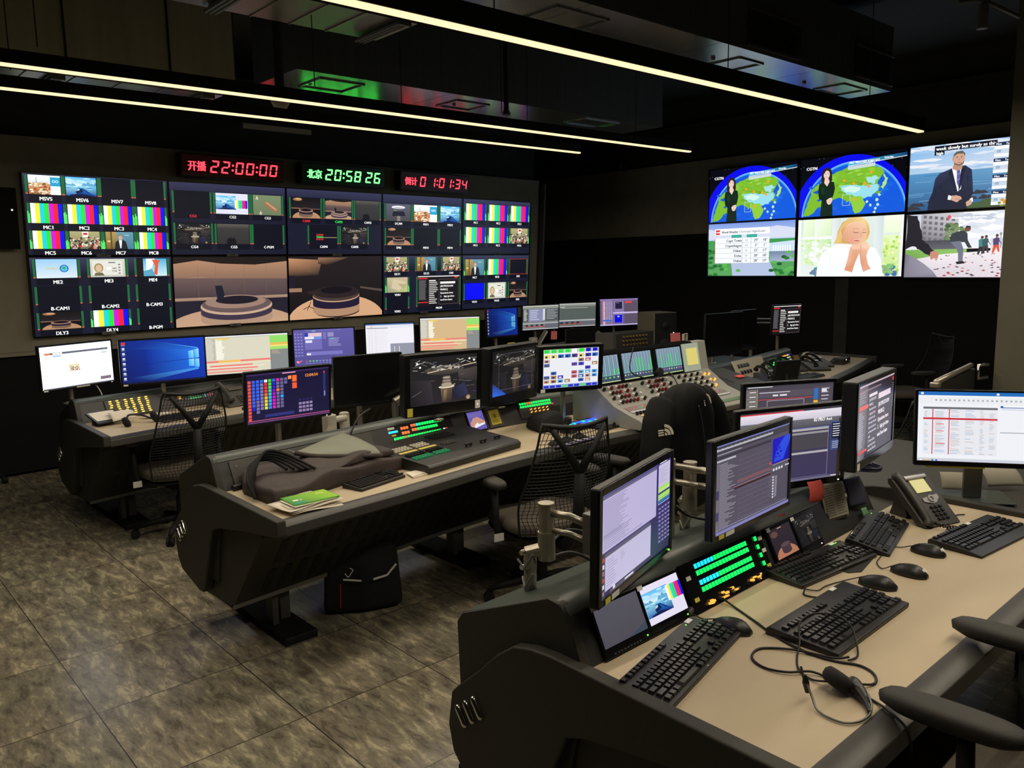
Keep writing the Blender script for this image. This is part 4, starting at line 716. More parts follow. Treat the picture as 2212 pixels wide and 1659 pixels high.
def m_prom(c):
    c.rect(0, 0, 1, 1, (38, 28, 42), (34, 24, 50)); c.rect(0, 0, 1, .03, (206, 180, 190)); c.gpoly([(0, .03), (.24, .03), (.2, 1), (0, 1)], [(120, 110, 116), (90, 82, 88), (90, 84, 92), (150, 144, 150)]); c.rect(0, .28, .26, .33, (226, 84, 70)); c.lines(.02, .36, .16, .85, 18, (170, 166, 176), .4, .3, 2); c.rect(0, .88, .26, .91, (230, 70, 60)); c.lines(.02, .1, .2, .26, 5, (160, 152, 160), .3, .4, 9)
    c.rect(.28, .16, .5, .2, (226, 210, 218)); c.rect(.54, .2, .9, .28, (226, 204, 214)); c.rect(.02, .08, .6, .1, (150, 110, 120)); k = (240, 232, 240)
    for i, t in enumerate(('(SKYPE/ZOOM', 'PREREC)', 'Questions here:', '1.   kjqr jpi-chen-', 'wod hoo haam')): c.text(t, .54, .36+i*.105, .06, k, 'l', .42)
    for i, t in enumerate(('(SKYPE/ZOOM', 'PREREC)', 'Questions here:', '1. kjqr jpi chen', 'and how to do', 'the news, the and', 'those words, not', 'so know now here', 'and)', '2. How will the', 'name jobs, the to', 'some into like this')): c.text(t, .28, .24+i*.062, .036, (206, 200, 214), 'l', .22)
    c.rect(.94, .05, .975, .1, (226, 70, 60)); c.lines(.955, .14, .975, .5, 12, (170, 160, 176), .4, .2, 3)
def m_rundown(c):
    c.rect(0, 0, 1, 1, (240, 242, 248)); c.rect(0, 0, 1, .055, (36, 110, 190)); c.ell(.03, .027, .012, .018, (236, 240, 246), 8); c.ell(.6, .03, .012, .018, (236, 240, 246), 8); c.rect(0, .055, 1, .07, (250, 250, 252)); c.rect(0, .075, 1, .17, (236, 238, 242))
    r = random.Random(6)
    for i in range(22): c.rect(.13+i*.035, .11, .145+i*.035, .135, (170, 176, 184))
    c.rect(.04, .22, .6, .25, (110, 112, 118)); c.rect(.04, .25, .6, .9, (232, 234, 240)); L = c.L
    for i in range(30):
        y = .265+i*.0212
        for x, w in ((.05, .03), (.13, .08), (.25, .08), (.36, .08), (.47, .04), (.54, .05)):
            c.L = L
            if r.random() < .75: c.rect(x, y, x+w*(.5+.5*r.random()), y+.009, r.choice([(190, 192, 200), (206, 208, 214), (170, 190, 220), (214, 190, 180)]))
    c.L = L+2; c.rect(.11, .25, .117, .9, (200, 50, 60)); c.rect(.235, .25, .242, .9, (200, 50, 60)); c.rect(.04, .375, .6, .4, (206, 40, 56)); c.rect(.14, .46, .2, .47, (226, 90, 90)); c.rect(.14, .56, .2, .57, (226, 90, 90)); c.rect(.14, .74, .21, .75, (226, 90, 90))
    c.rect(.62, .19, 1, .22, (40, 90, 170)); c.rect(.64, .19, .86, .21, (246, 248, 250)); c.rect(.63, .24, .96, .245, (150, 156, 166)); c.rect(.62, .56, 1, .575, (180, 184, 190)); c.rect(0, .955, 1, .97, (206, 212, 222)); c.rect(0, .97, 1, 1, (206, 210, 222))
    for i, k in enumerate(((250, 250, 250), (240, 190, 90), (240, 190, 60), (50, 110, 220), (40, 80, 200))): c.rect(.02+i*.03, .975, .035+i*.03, .995, k)
def m_promsmall(c): d_prom(c)
def r_snowbars(c): c.rect(0, 0, 1, 1, (226, 220, 240)); c.sub(0, .17, .66, .82); d_snow(c); c.pop(); p_bars(c, .6, .2, 1, .6)
def r_grey(c): c.rect(0, 0, 1, 1, (84, 82, 92), (76, 74, 84)); c.gpoly([(.55, 1), (1, .8), (1, 1)], [(60, 70, 84)]*3)
def r_studio(c): c.rect(0, 0, 1, .5, (44, 32, 42), (40, 32, 44)); c.ell(.2, .2, .16, .1, (96, 66, 62)); c.rect(.4, .04, .6, .06, (226, 190, 150)); c.rect(0, .5, 1, 1, (40, 32, 42), (36, 28, 36)); c.ell(.5, .98, .5, .34, (176, 116, 88)); c.rect(.3, .62, .72, .84, (66, 50, 60)); c.ell(.52, .62, .22, .07, (84, 66, 72)); c.ell(.52, .84, .21, .08, (66, 50, 60))
def r_rig(c): d_rig(c, .62)
def r_histo(c): c.rect(0, 0, 1, 1, (104, 90, 176)); c.poly([(.05, .6), (.3, .35), (.6, .3), (1, .6), (.95, .75), (.1, .9)], (206, 150, 130)); c.poly([(.25, .76), (.5, .6), (.55, .7), (.95, .66), (.95, .74), (.3, .88)], (240, 240, 250)); c.lines(.05, .1, .95, .3, 5, (140, 130, 200), .3, .1, 3)
# ---------------------------------------------------------------- room shell
struct('floor', MB().box((3.2, 3.5, -.05), (13.4, 13, .1)), 'floor')
struct('ceiling', MB().box((3.2, 3.5, 3.95), (13.4, 13, .1)), 'walldark')
struct('wall_left', MB().box((-3.45, 3.5, 1.95), (.1, 13, 3.9)), 'walldark')
struct('wall_right', MB().box((9.45, 3.5, 1.95), (.1, 13, 3.9)), 'walldark')
struct('wall_front', MB().box((3.2, -2.95, 1.95), (13.2, .1, 3.9)), 'walldark')
struct('wall_far', MB().box((3.2, 9.9, 1.95), (13.2, .1, 3.9)), 'walldark')
struct('wall_right_upper', MB().box((9.36, 6.0, 2.62), (.08, 7.6, .96)), 'wallolive')
struct('wall_right_lower', MB().box((9.34, 3.5, 1.07), (.12, 12.6, 2.13)), 'curtain')
struct('trim_5', MB().box((9.27, 4.58, 1.0), (.04, .16, 2.0)), 'walldark')
struct('trim_2', MB().box((9.33, 3.5, 3.56), (.14, 12.6, .05)), 'walldark')
# partition that carries the video wall: leans 3.4 degrees into the room, turned 2.6 degrees
A0 = Vector((1.58, 8.0)); AD = Vector((6.08, .28)).normalized(); YAW = math.atan2(AD.y, AD.x); LEAN = math.atan(.06)
def wallm(): return Matrix.Translation((A0.x, A0.y+.06, 0)) @ Matrix.Rotation(YAW, 4, 'Z') @ Matrix.Rotation(LEAN, 4, 'X')
WM = wallm()
def onwall(a, z, d=0.): return WM @ Vector((a, -d, z))     # a metres along, z up, d out of the wall
WR = (LEAN, 0, YAW)
struct('wall_back', MB().box((.95, .16, 1.98), (10.7, .2, 1.84), T=WM), 'wallolive')
struct('wall_back_lower', MB().box((.95, .15, .54), (10.7, .2, 1.03), T=WM), 'curtain')
struct('trim_1', MB().box((.95, .04, 1.075), (10.7, .06, .03), T=WM), 'wallolive')
struct('trim_3', MB().box((6.33, .02, 1.45), (.02, .1, 2.8), T=WM), 'steel')
struct('wall_pillar', MB().box((6.1, 1.3, 1.95), (1., .93, 3.9)), 'pillar')

# ---------------------------------------------------------------- video wall
CW = 1.2174; ZR = [(1.913, 2.605), (1.212, 1.905)]
TAGS = {(0, 0): 'P2-01', (1, 0): 'P2-02', (2, 0): 'P2-03', (3, 0): 'P2-04', (4, 0): 'P2-05', (0, 1): 'P2-11', (1, 1): 'PVW', (2, 1): 'PGM', (3, 1): 'P2-14', (4, 1): 'P2-15'}
WL = {(0, 0): 'leftmost upper video wall display full of MSV and MC colour bar tiles', (1, 0): 'upper video wall display showing CG tiles under the red 22:00:00 clock',
      (2, 0): 'upper video wall display of CAM1 to CAM5 under the green clock', (3, 0): 'upper video wall display with DCAM, MSV1 and EMG tiles',
      (4, 0): 'rightmost upper video wall display with MC1 to MC6 colour bars', (0, 1): 'leftmost lower video wall display with ME2, B-CAM and DLY tiles',
      (1, 1): 'lower video wall display filled by a bright round studio desk and chair', (2, 1): 'lower video wall display filled by a dark studio with round desk',
      (3, 1): 'lower video wall display with DLY tiles and the PROM text tile', (4, 1): 'rightmost lower video wall display with plain blue VGA1 tile'}
for (i, r), lb in WL.items():
    z0, z1 = ZR[r]; zc = (z0+z1)/2; H = z1-z0; p = onwall((i+.5)*CW, zc, 0)
    t = thing('video_wall_display', lb, 'display', p, rot=WR, group='video wall displays')
    obj('casing', MB().box((0, .03, 0), (CW-.004, .05, H-.004)), 'black', t)
    b = MB(); w, h, e = CW-.004, H-.002, .007
    for s in (-1, 1): b.box((s*(w/2-e/2), 0, 0), (e, .012, h)); b.box((0, 0, s*(h/2-e/2)), (w-2*e, .012, e))
    obj('bezel', b, 'gloss', t)
    c = Canvas(CW-.018, H-.016, (24, 26, 44), 1.15); c.rect(0, 0, 1, .2, (52, 54, 82), (26, 28, 48)); wall_pictures(i, r, c); c.build('screen', t, (0, .003, 0))
    lt = Canvas(.12, .026, (120, 120, 116)); lt.text(TAGS[(i, r)], .5, .5, .6, (30, 30, 30)); lt.build('name_label', t, (0, -.0075, -H/2+.002), m='print')

SEG = {'0': 'abcdef', '1': 'bc', '2': 'abged', '3': 'abgcd', '4': 'fgbc', '5': 'afgcd', '6': 'afgedc', '7': 'abc', '8': 'abcdefg', '9': 'abcdfg'}
def digit(c, ch, u, v, w, h, col, asp):
    t = .13*h; sl = .14
    def P(x, y): return (u+x*w+(.5-y)*sl*h/asp, v+y*h)
    tx = t/asp/w; g = .03; ty = t/h
    S = {'a': [(tx*.3, 0), (1-tx*.3, 0), (1-tx*1.2, ty), (tx*1.2, ty)], 'd': [(tx*1.2, 1-ty), (1-tx*1.2, 1-ty), (1-tx*.3, 1), (tx*.3, 1)], 'g': [(tx*.7, .5), (tx*1.3, .5-ty*.45), (1-tx*1.3, .5-ty*.45), (1-tx*.7, .5), (1-tx*1.3, .5+ty*.45), (tx*1.3, .5+ty*.45)],
         'f': [(0, g), (tx, ty+g), (tx, .5-ty*.5), (0, .5-g)], 'b': [(1-tx, ty+g), (1, g), (1, .5-g), (1-tx, .5-ty*.5)], 'e': [(0, .5+g), (tx, .5+ty*.5), (tx, 1-ty-g), (0, 1-g)], 'c': [(1-tx, .5+ty*.5), (1, .5+g), (1, 1-g), (1-tx, 1-ty-g)]}
    for k in SEG[ch]: c.poly([P(*q) for q in S[k]], col)
def led_clock(lb, a0, a1, z0, z1, cn, txt, col, hot, gain):
    W, H = a1-a0, z1-z0; p = onwall((a0+a1)/2, (z0+z1)/2, .10)
    t = thing('led_clock', lb, 'clock', p, rot=WR)
    obj('housing', MB().box((0, .05, 0), (W, .1, H)), 'black', t, bev=.004)
    c = Canvas(W-.03, H-.03, tuple(int(v*.09) for v in col)); asp = W/H
    c.g = gain
    c.text(cn, .135, .53, .36, hot, 'c', .17)
    # digits
    x = .27; n = 0
    for ch in txt:
        if ch == ' ': x += .035; continue
        if ch == ':':
            for y in (.38, .62): c.ell(x+.002+(.5-y)*.02, y, .011, .011*asp, hot, 8)
            x += .03; continue
        digit(c, ch, x, .2, .078, .6, hot, asp); x += .107
    c.build('digit_panel', t, (0, -.003, 0))
    return t
R1, G1 = (255, 20, 40), (40, 255, 90)
led_clock('red LED clock reading 22:00:00, leftmost above the video wall', 1.30, 2.36, 2.645, 2.865, '开播', '22:00:00', (200, 20, 20), (255, 50, 62), 4.)
led_clock('green LED clock reading 20:58 26 between the red ones', 2.56, 3.62, 2.65, 2.87, '北京', '20:58 26', (20, 110, 30), (70, 255, 80), 9.)
led_clock('red LED clock reading 0 1:01:34, rightmost above the video wall', 3.83, 4.88, 2.65, 2.87, '倒计', '0 1:01:34', (200, 20, 20), (255, 50, 62), 4.)

# ---------------------------------------------------------------- televisions on the right wall
TV = [(5.78, 2.607, tv_weather, 'upper left television with woman in dark dress before a weather globe'), (4.5, 2.605, tv_weather, 'upper middle television with larger view of the weather globe presenter'),
      (3.23, 2.60, tv_man, 'upper right television with bearded man in navy suit by the sea'), (5.78, 1.915, tv_table, 'lower left television listing temperatures of Cape Town to Dubai'),
      (4.5, 1.905, tv_woman, 'lower middle television with smiling blonde woman in white sweater'), (3.23, 1.895, tv_protest, 'lower right television with running people on a littered plaza')]
for y, z, fn, lb in TV:
    t = thing('wall_television', lb, 'television', (9.2, y, z), -PI/2, 'televisions on the right wall')
    obj('casing', MB().box((0, .045, 0), (1.262, .07, .69)), 'black', t, bev=.004)
    b = MB()
    for s in (-1, 1): b.box((s*.626, 0, 0), (.01, .02, .69)); b.box((0, 0, s*.34), (1.242, .02, .01))
    obj('bezel', b, 'gloss', t)
    c = Canvas(1.24, .668, (8, 8, 10), 1.12); fn(c); c.build('screen', t, (0, .002, 0))
    obj('wall_bracket', MB().box((0, .09, 0), (.3, .02, .3)), 'rack', t)

# ---------------------------------------------------------------- ceiling services
ZL = 2.7
def strip_lamp(lb, y, x0, x1, w, sk=0., pw=9., hh=.09):
    t = thing('strip_lamp', lb, 'lamp', ((x0+x1)/2, y, ZL), sk, 'linear ceiling lamps'); L = x1-x0
    obj('housing', MB().box((0, 0, .008+hh/2), (L, w*1.7, hh)), 'blacksoft', t)
    obj('diffuser', MB().box((0, -.2*w, .003), (L-.01, w, .012)), 'strip', t)
    n = 4; hg = obj('hanger', MB().cyl((0, 0, .1), (0, 0, 1.2), .003, 6), 'rack', t, loc=(-L/2+L*.5/n, 0, 0))
    for i in range(1, n): copyo(hg, t, (-L/2+L*(i+.5)/n, 0, 0))
    l = D.lights.new('strip_light', 'AREA'); l.shape = 'RECTANGLE'; l.size = L; l.size_y = .05; l.energy = pw*L; l.color = (1., .87, .68)
    lo = D.objects.new('strip_light', l); C.objects.link(lo); lo.parent = t; lo.location = (0, -.2*w, -.006)
    return t
strip_lamp('nearest linear ceiling lamp, long warm strip crossing the top of the frame', 2.68, -.2, 6.52, .042, -.004, 8.5)
strip_lamp('middle linear ceiling lamp, ending above the right half of the video wall', 4.39, .3, 5.96, .03, -.012, 6.5, .062)
strip_lamp('farthest linear ceiling lamp, lowest and shortest of the warm strips', 4.97, .4, 5.22, .026, -.006, 5.5, .062)
strip_lamp('unseen linear ceiling lamp added above the nearest console, overhead of the viewer', .55, .9, 6.2, .042, 0, 10.5)  # unseen lamp, added to light the nearest desktop from overhead
def duct(lb, x0, x1, y0, y1, z0, z1, hatches, vents=(), tilt=0):
    t = thing('ceiling_air_duct', lb, 'duct', ((x0+x1)/2, (y0+y1)/2, z0)); cx, cy = (x0+x1)/2, (y0+y1)/2
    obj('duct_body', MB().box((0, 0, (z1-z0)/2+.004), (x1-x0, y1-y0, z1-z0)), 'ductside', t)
    b = MB()
    n = max(1, round((x1-x0)/1.25)); w = (x1-x0)/n
    for i in range(n): b.box((x0-cx+(i+.5)*w, 0, 0), (w-.006, y1-y0-.004, .008))
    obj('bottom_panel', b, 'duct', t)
    for x, y, a, c in hatches:
        f = MB()
        for s in (-1, 1): f.box((x-cx+s*a/2, y-cy, -.008), (.016, c+.016, .012)); f.box((x-cx, y-cy+s*c/2, -.008), (a, .016, .012))
        obj('access_hatch', f, 'duct', t)
    for x, z, a, c in vents:
        f = MB()
        for s in (-1, 1): f.box((x-cx, y0-cy-.01, z-z0+s*c/2), (a, .02, .018))
        v = obj('grille', f, 'steel', t); g = MB()
        for k in range(12): g.box((x-cx, y0-cy-.006, z-z0-c/2+c*(k+.5)/12), (a-.01, .01, c/30))
        obj('slats', g, 'rack', v)
    for i in range(n): obj('screw_head', MB().lathe([(.012, -.02), (.018, -.008), (.006, 0)], (x0-cx+min(i*w, x1-x0-.1)+.3, 0, 0), 8), 'steel', t)
    return t
duct('near dark air duct with two side grilles and hatches in its underside', 1.0, 7.35, 3.27, 3.82, 3.2, 3.72, [(3.62, 3.55, .42, .3), (5.4, 3.56, .3, .28), (6.9, 3.5, .4, .26)], [(5.45, 3.35, .7, .24), (7.0, 3.36, .68, .24)])
duct('far air duct lit green underneath by the clock', 2.95, 7.2, 5.62, 6.32, 3.2, 3.72, [(3.42, 5.94, .38, .34), (4.75, 5.95, .36, .3), (6.4, 5.9, .5, .3)])
t = thing('ceiling_bulkhead', 'tall dark ribbed bulkhead hanging at the upper left', 'bulkhead', (-.3, 5.8, 3.04))
obj('panel', MB().box((0, 0, .43), (5.6, .3, .86)), 'bulkhead', t)
g = obj('rib', MB().box((0, 0, 0), (.012, .01, .84)), 'rack', t, loc=(-2.6, -.155, .42))
for k in range(1, 9): copyo(g, t, (-2.6+k*.62, -.155, .42))
def tray(lb, x0, x1, y, w, z, n):
    t = thing('metal_ceiling_tray', lb, 'ceiling panel', ((x0+x1)/2, y, z)); L = x1-x0
    obj('sheet', MB().box((0, 0, 0), (L, w, .012)), 'tray', t)
    g = obj('seam', MB().box((0, 0, 0), (.008, w, .006)), 'alu', t, loc=(-L/2+.5*L/n, 0, -.009))
    for k in range(1, n): copyo(g, t, (-L/2+(k+.5)*L/n, 0, -.009))
    for k in range(3):
        r = MB(); x = L/2-.12-k*.95
        for s in (-.028, 0, .028): r.cyl((x+s, -w/2-.04, -.03), (x+s, w/2, -.03), .011, 8)
        r.box((x, -w/2-.04, -.03), (.08, .02, .03)); obj('conduit', r, 'steel', t)
    return t
tray('galvanised ribbed ceiling tray behind the nearest strip lamp', .6, 3.0, 4.4, .46, 3.2, 10)
tray('galvanised ribbed ceiling tray between the two far strip lamps', -.8, 2.5, 6.07, .4, 3.0, 12)
t = thing('sprinkler_head', 'dark sprinkler head hanging below the far air duct', 'sprinkler', (4.43, 5.0, 2.93))
obj('drop_pipe', MB().cyl((0, 0, .03), (0, 0, 1.0), .02, 10), 'rack', t); obj('deflector', MB().lathe([(.012, 0), (.034, .01), (.03, .03), (.02, .05)], n=12), 'steel', t)
t = thing('dome_camera', 'pale dome camera hanging behind the middle strip lamp', 'camera', (2.53, 5.05, 2.86))
obj('mount', MB().cyl((0, 0, 0), (0, 0, 1.05), .03, 12), 'rack', t); obj('dome', MB().lathe([(.005, -.08), (.04, -.07), (.062, -.03), (.068, 0), (.068, .03), (.05, .035)], n=20), 'cream', t, smooth=True)
t = thing('cable_duct', 'short pale duct strip on the dark wall above the clocks', 'duct', onwall(2.36, 3.18, 0)); obj('cover_strip', MB().box((0, 0, 0), (.74, .04, .05)), 'cream', t)
t = thing('wall_box', 'dark wall box with a tiny white lamp, left of the video wall', 'box', onwall(-.24, 2.22, .0), rot=WR); obj('cover', MB().box((0, -.02, 0), (.36, .08, .5)), 'curtain', t); obj('pilot_lamp', MB().box((.14, -.062, .07), (.012, .004, .012)), 'ledwhite', t)
struct('trim_4', MB().box((.95, .2, 3.25), (10.7, .06, .8), T=WM), 'walldark')
t = thing('security_camera', 'small round camera high on the dark right wall', 'camera', (9.25, 7.95, 3.14), -PI/2)
obj('bracket', MB().cyl((0, .03, .0), (0, .14, 0), .03, 12), 'rack', t); obj('camera_body', MB().lathe([(.03, -.1), (.055, -.07), (.06, 0), (.05, .06)], n=18, T=Matrix.Rotation(PI/2, 4, 'X')), 'rackgrey', t, smooth=True); obj('lens', MB().lathe([(.02, 0), (.036, .01), (.036, .02)], (0, 0, .1), n=16, T=Matrix.Rotation(PI/2, 4, 'X')), 'gloss', t)
t = thing('pipe_hanger', 'grey pipe clamp hanging from the ceiling beside the pillar', 'hanger', (4.0, 1.4, 2.74))
obj('drop_rod', MB().cyl((0, 0, 0), (0, 0, .1), .022, 12), 'steel', t); obj('bracket_arm', MB().tube([(-.12, .06, .1), (0, 0, .12), (.02, -.14, .02)], .008, 8).cyl((0, 0, .1), (0, 0, 1.2), .008, 8), 'steel', t)

# ---------------------------------------------------------------- consoles
class Console:
    def __init__(s, name, nodes, lb, bays=True, ends=(1, 1), hood_to=None, slots=True):
        s.n = nodes; x0, x1 = nodes[0][0], nodes[-1][0]
        s.t = t = thing('operator_console', lb, 'console', (0, 0, 0)); s.o = Vector((x0, nodes[0][1], 0)); t.location = s.o
        hn = [n for n in nodes if hood_to is None or n[0] <= hood_to]
        s.sweep('desktop', [(.035, .718), (.64, .718), (.64, .75), (.035, .75)], 'desk', nodes, .0015)
        s.sweep('edge_trim', [(.035, .752), (.0, .752), (-.03, .738), (-.036, .70), (-.02, .69), (.035, .69)], 'nosing', nodes, .003)
        s.sweep('hood', [(.675, .878), (.69, .897), (.72, .906), (.75, .905), (1.12, .75), (1.13, .735), (1.13, .55), (1.11, .55), (1.11, .735), (.745, .89), (.70, .878)], 'hood', hn, .002)
        s.sweep('rack_front', [(.62, .752), (.678, .876), (.70, .87), (.65, .752)], 'rack', hn)
        s.sweep('underframe', [(.2, .63), (.56, .215), (1.02, .19), (1.09, .6), (1.09, .735), (.64, .715), (.2, .715)], 'console', nodes, .003)
        for e in (0, 1):
            if not ends[e]: continue
            x, yf, yh = nodes[-e]; sg = 1 if e else -1
            P = [(-.045, .772), (-.05, .705), (.3, .652), (.58, .60), (.645, .575), (.79, .25), (.82, .225), (.86, .222), (1.08, .27), (1.13, .32), (1.15, .40), (1.13, .51), (1.10, .54), (1.0, .625), (.92, .70), (.85, .75), (.78, .768), (.7, .775)]
            f = s.fn(yf, yh)
            ep = obj('end_panel', MB().prism([f(*p) for p in P], x-.045+(.045 if e else 0)-s.o.x, x+(.045 if e else 0)-s.o.x), 'console', t, bev=.008, seg=3)
            Q = [(.62, .66), (.62, .755), (.677, .88), (.70, .903), (.745, .908), (1.11, .752), (1.135, .72), (1.12, .3), (.7, .3)]
            if not (hood_to and e): obj('hood_cheek', MB().prism([f(*p) for p in Q], x-.012-s.o.x, x+.02-s.o.x), 'console', t, bev=.004)
            for k in range(3):
                d0, z0 = 1.10-.037*k, .482+.028*k; a = f(d0, z0); b = f(d0-.043, z0-.056)
                obj('chrome_bar', MB().tube([(x+sg*.047-s.o.x, a[0]+(b[0]-a[0])*q, a[1]+(b[1]-a[1])*q) for q in (0, .03, .09, .2, .8, .91, .97, 1)], [.003, .007, .0095, .0105, .0105, .0095, .007, .003], 14), 'chrome', ep, smooth=True)
        for x in ([x0+.27]+[x0+1.5*i for i in range(1, int((x1-x0)/1.5)+1)]):
            y, k, yw = s.at(x); ft = MB().box((x-s.o.x, y+.9*k-s.o.y, .02), (.17, 1.0, .04))
            obj('foot', ft, 'blacksoft', t, bev=.006)
            cl = MB().box((x-s.o.x-.04, y+.62*k-s.o.y, .12), (.03, .07, .17)).box((x-s.o.x+.03, y+.66*k-s.o.y, .12), (.05, .07, .17)); obj('pedestal', cl, 'rackgrey', t)
        if slots:
            g = MB(); n = int((x1-x0)/.085)
            for i in range(n):
                x = x0+.14+i*.085
                if x > x1-.1: break
                y, k, yw = s.at(x)
                for u0, u1 in ((.12, .44), (.55, .88)):
                    P = [(.2+.36*u-.004, .63-.415*u) for u in (u0, u1)]
                    yb = [y+p[0]*k-s.o.y for p in P]
                    g.add([(x-.018-s.o.x, yb[0], P[0][1]), (x+.018-s.o.x, yb[0], P[0][1]), (x+.018-s.o.x, yb[1], P[1][1]), (x-.018-s.o.x, yb[1], P[1][1])], [(0, 1, 2, 3)])
            obj('vent_slots', g, 'ink', t)
            s.sweep('bottom_rail', [(.545, .21), (.545, .23), (.57, .23), (.57, .205)], 'steel', nodes)
        g = MB(); n = int((hn[-1][0]-x0)/.026)
        for i in range(8, n-6):
            x = x0+i*.026; y, k, yw = s.at(x)
            if (i//9) % 3 == 2: continue
            z = lambda d: .905-(d-.75)*.4189+.0012
            g.add([(x-.004-s.o.x, y+.82*k-s.o.y, z(.82)), (x+.004-s.o.x, y+.82*k-s.o.y, z(.82)), (x+.004-s.o.x, y+.93*k-s.o.y, z(.93)), (x-.004-s.o.x, y+.93*k-s.o.y, z(.93))], [(0, 1, 2, 3)])
        obj('hood_louvres', g, 'ink', t)
    def fn(s, yf, yh):
        k = (yh-yf)/.68
        return lambda d, z: (yf+(d if d < .04 else d*k)-s.o.y, z)
    def sweep(s, name, prof, m, nodes, bev=0):
        rings = []
        for x, yf, yh in nodes:
            f = s.fn(yf, yh); rings.append([(x-s.o.x, *f(*p)) for p in prof])
        return obj(name, MB().loft(rings), m, s.t, bev=bev)
    def at(s, x):
        N = s.n
        for a, b in zip(N, N[1:]):
            if x <= b[0] or b is N[-1]:
                u = (x-a[0])/(b[0]-a[0]); yf = a[1]+(b[1]-a[1])*u; yh = a[2]+(b[2]-a[2])*u
                return yf, (yh-yf)/.68, math.atan2(b[2]-a[2], b[0]-a[0])
    def front(s, x, h=.5, out=.0):
        "point on the sloping rack front and its rotation"
        y, k, yw = s.at(x); d = .62+.058*h; z = .752+.124*h; t = math.atan(.058*k/.124)
        return Vector((x+math.sin(yw)*out, y+d*k-math.cos(yw)*math.cos(t)*out, z+math.sin(t)*out)), (-t, 0, yw)
near = Console('near', [(1.40, .70, 1.375), (2.3, .705, 1.40), (3.0, .712, 1.43), (3.14, .714, 1.435), (3.52, .72, 1.45)], 'nearest operator console with pale desktop and sloping rack of small screens', hood_to=3.14)
mid = Console('mid', [(1.40, 2.99, 3.66), (2.0, 3.05, 3.74), (2.6, 3.14, 3.83), (3.3, 3.18, 3.88), (4.2, 3.14, 3.84), (5.2, 3.16, 3.86), (6.7, 3.36, 4.02), (7.4, 3.52, 4.16), (8.3, 3.76, 4.4)], 'middle operator console carrying the switcher panel and the audio desk', hood_to=7.4)
far = Console('far', [(1.40, 5.32, 6.02), (1.9, 5.42, 6.12), (2.5, 5.54, 6.2), (4.0, 5.58, 6.24), (5.6, 5.62, 6.3), (7.9, 5.7, 6.4)], 'farthest operator console below the video wall')
# table that continues the nearest console at its far end
t = thing('corner_table', 'dark table joining the right end of the nearest console', 'table', (3.9, 1.3, 0))
obj('table_top', MB().slab([(-.33, -.55), (.75, -.6), (.75, .65), (-.33, .65)], .715, .745), 'console', t, bev=.004)
obj('table_leg', MB().box((-.1, -.3, .36), (.06, .06, .71)), 'rack', t); obj('table_leg', MB().box((.6, -.3, .36), (.06, .06, .71)), 'rack', t); obj('table_leg', MB().box((-.1, .4, .36), (.06, .06, .71)), 'rack', t); obj('table_leg', MB().box((.6, .4, .36), (.06, .06, .71)), 'rack', t)
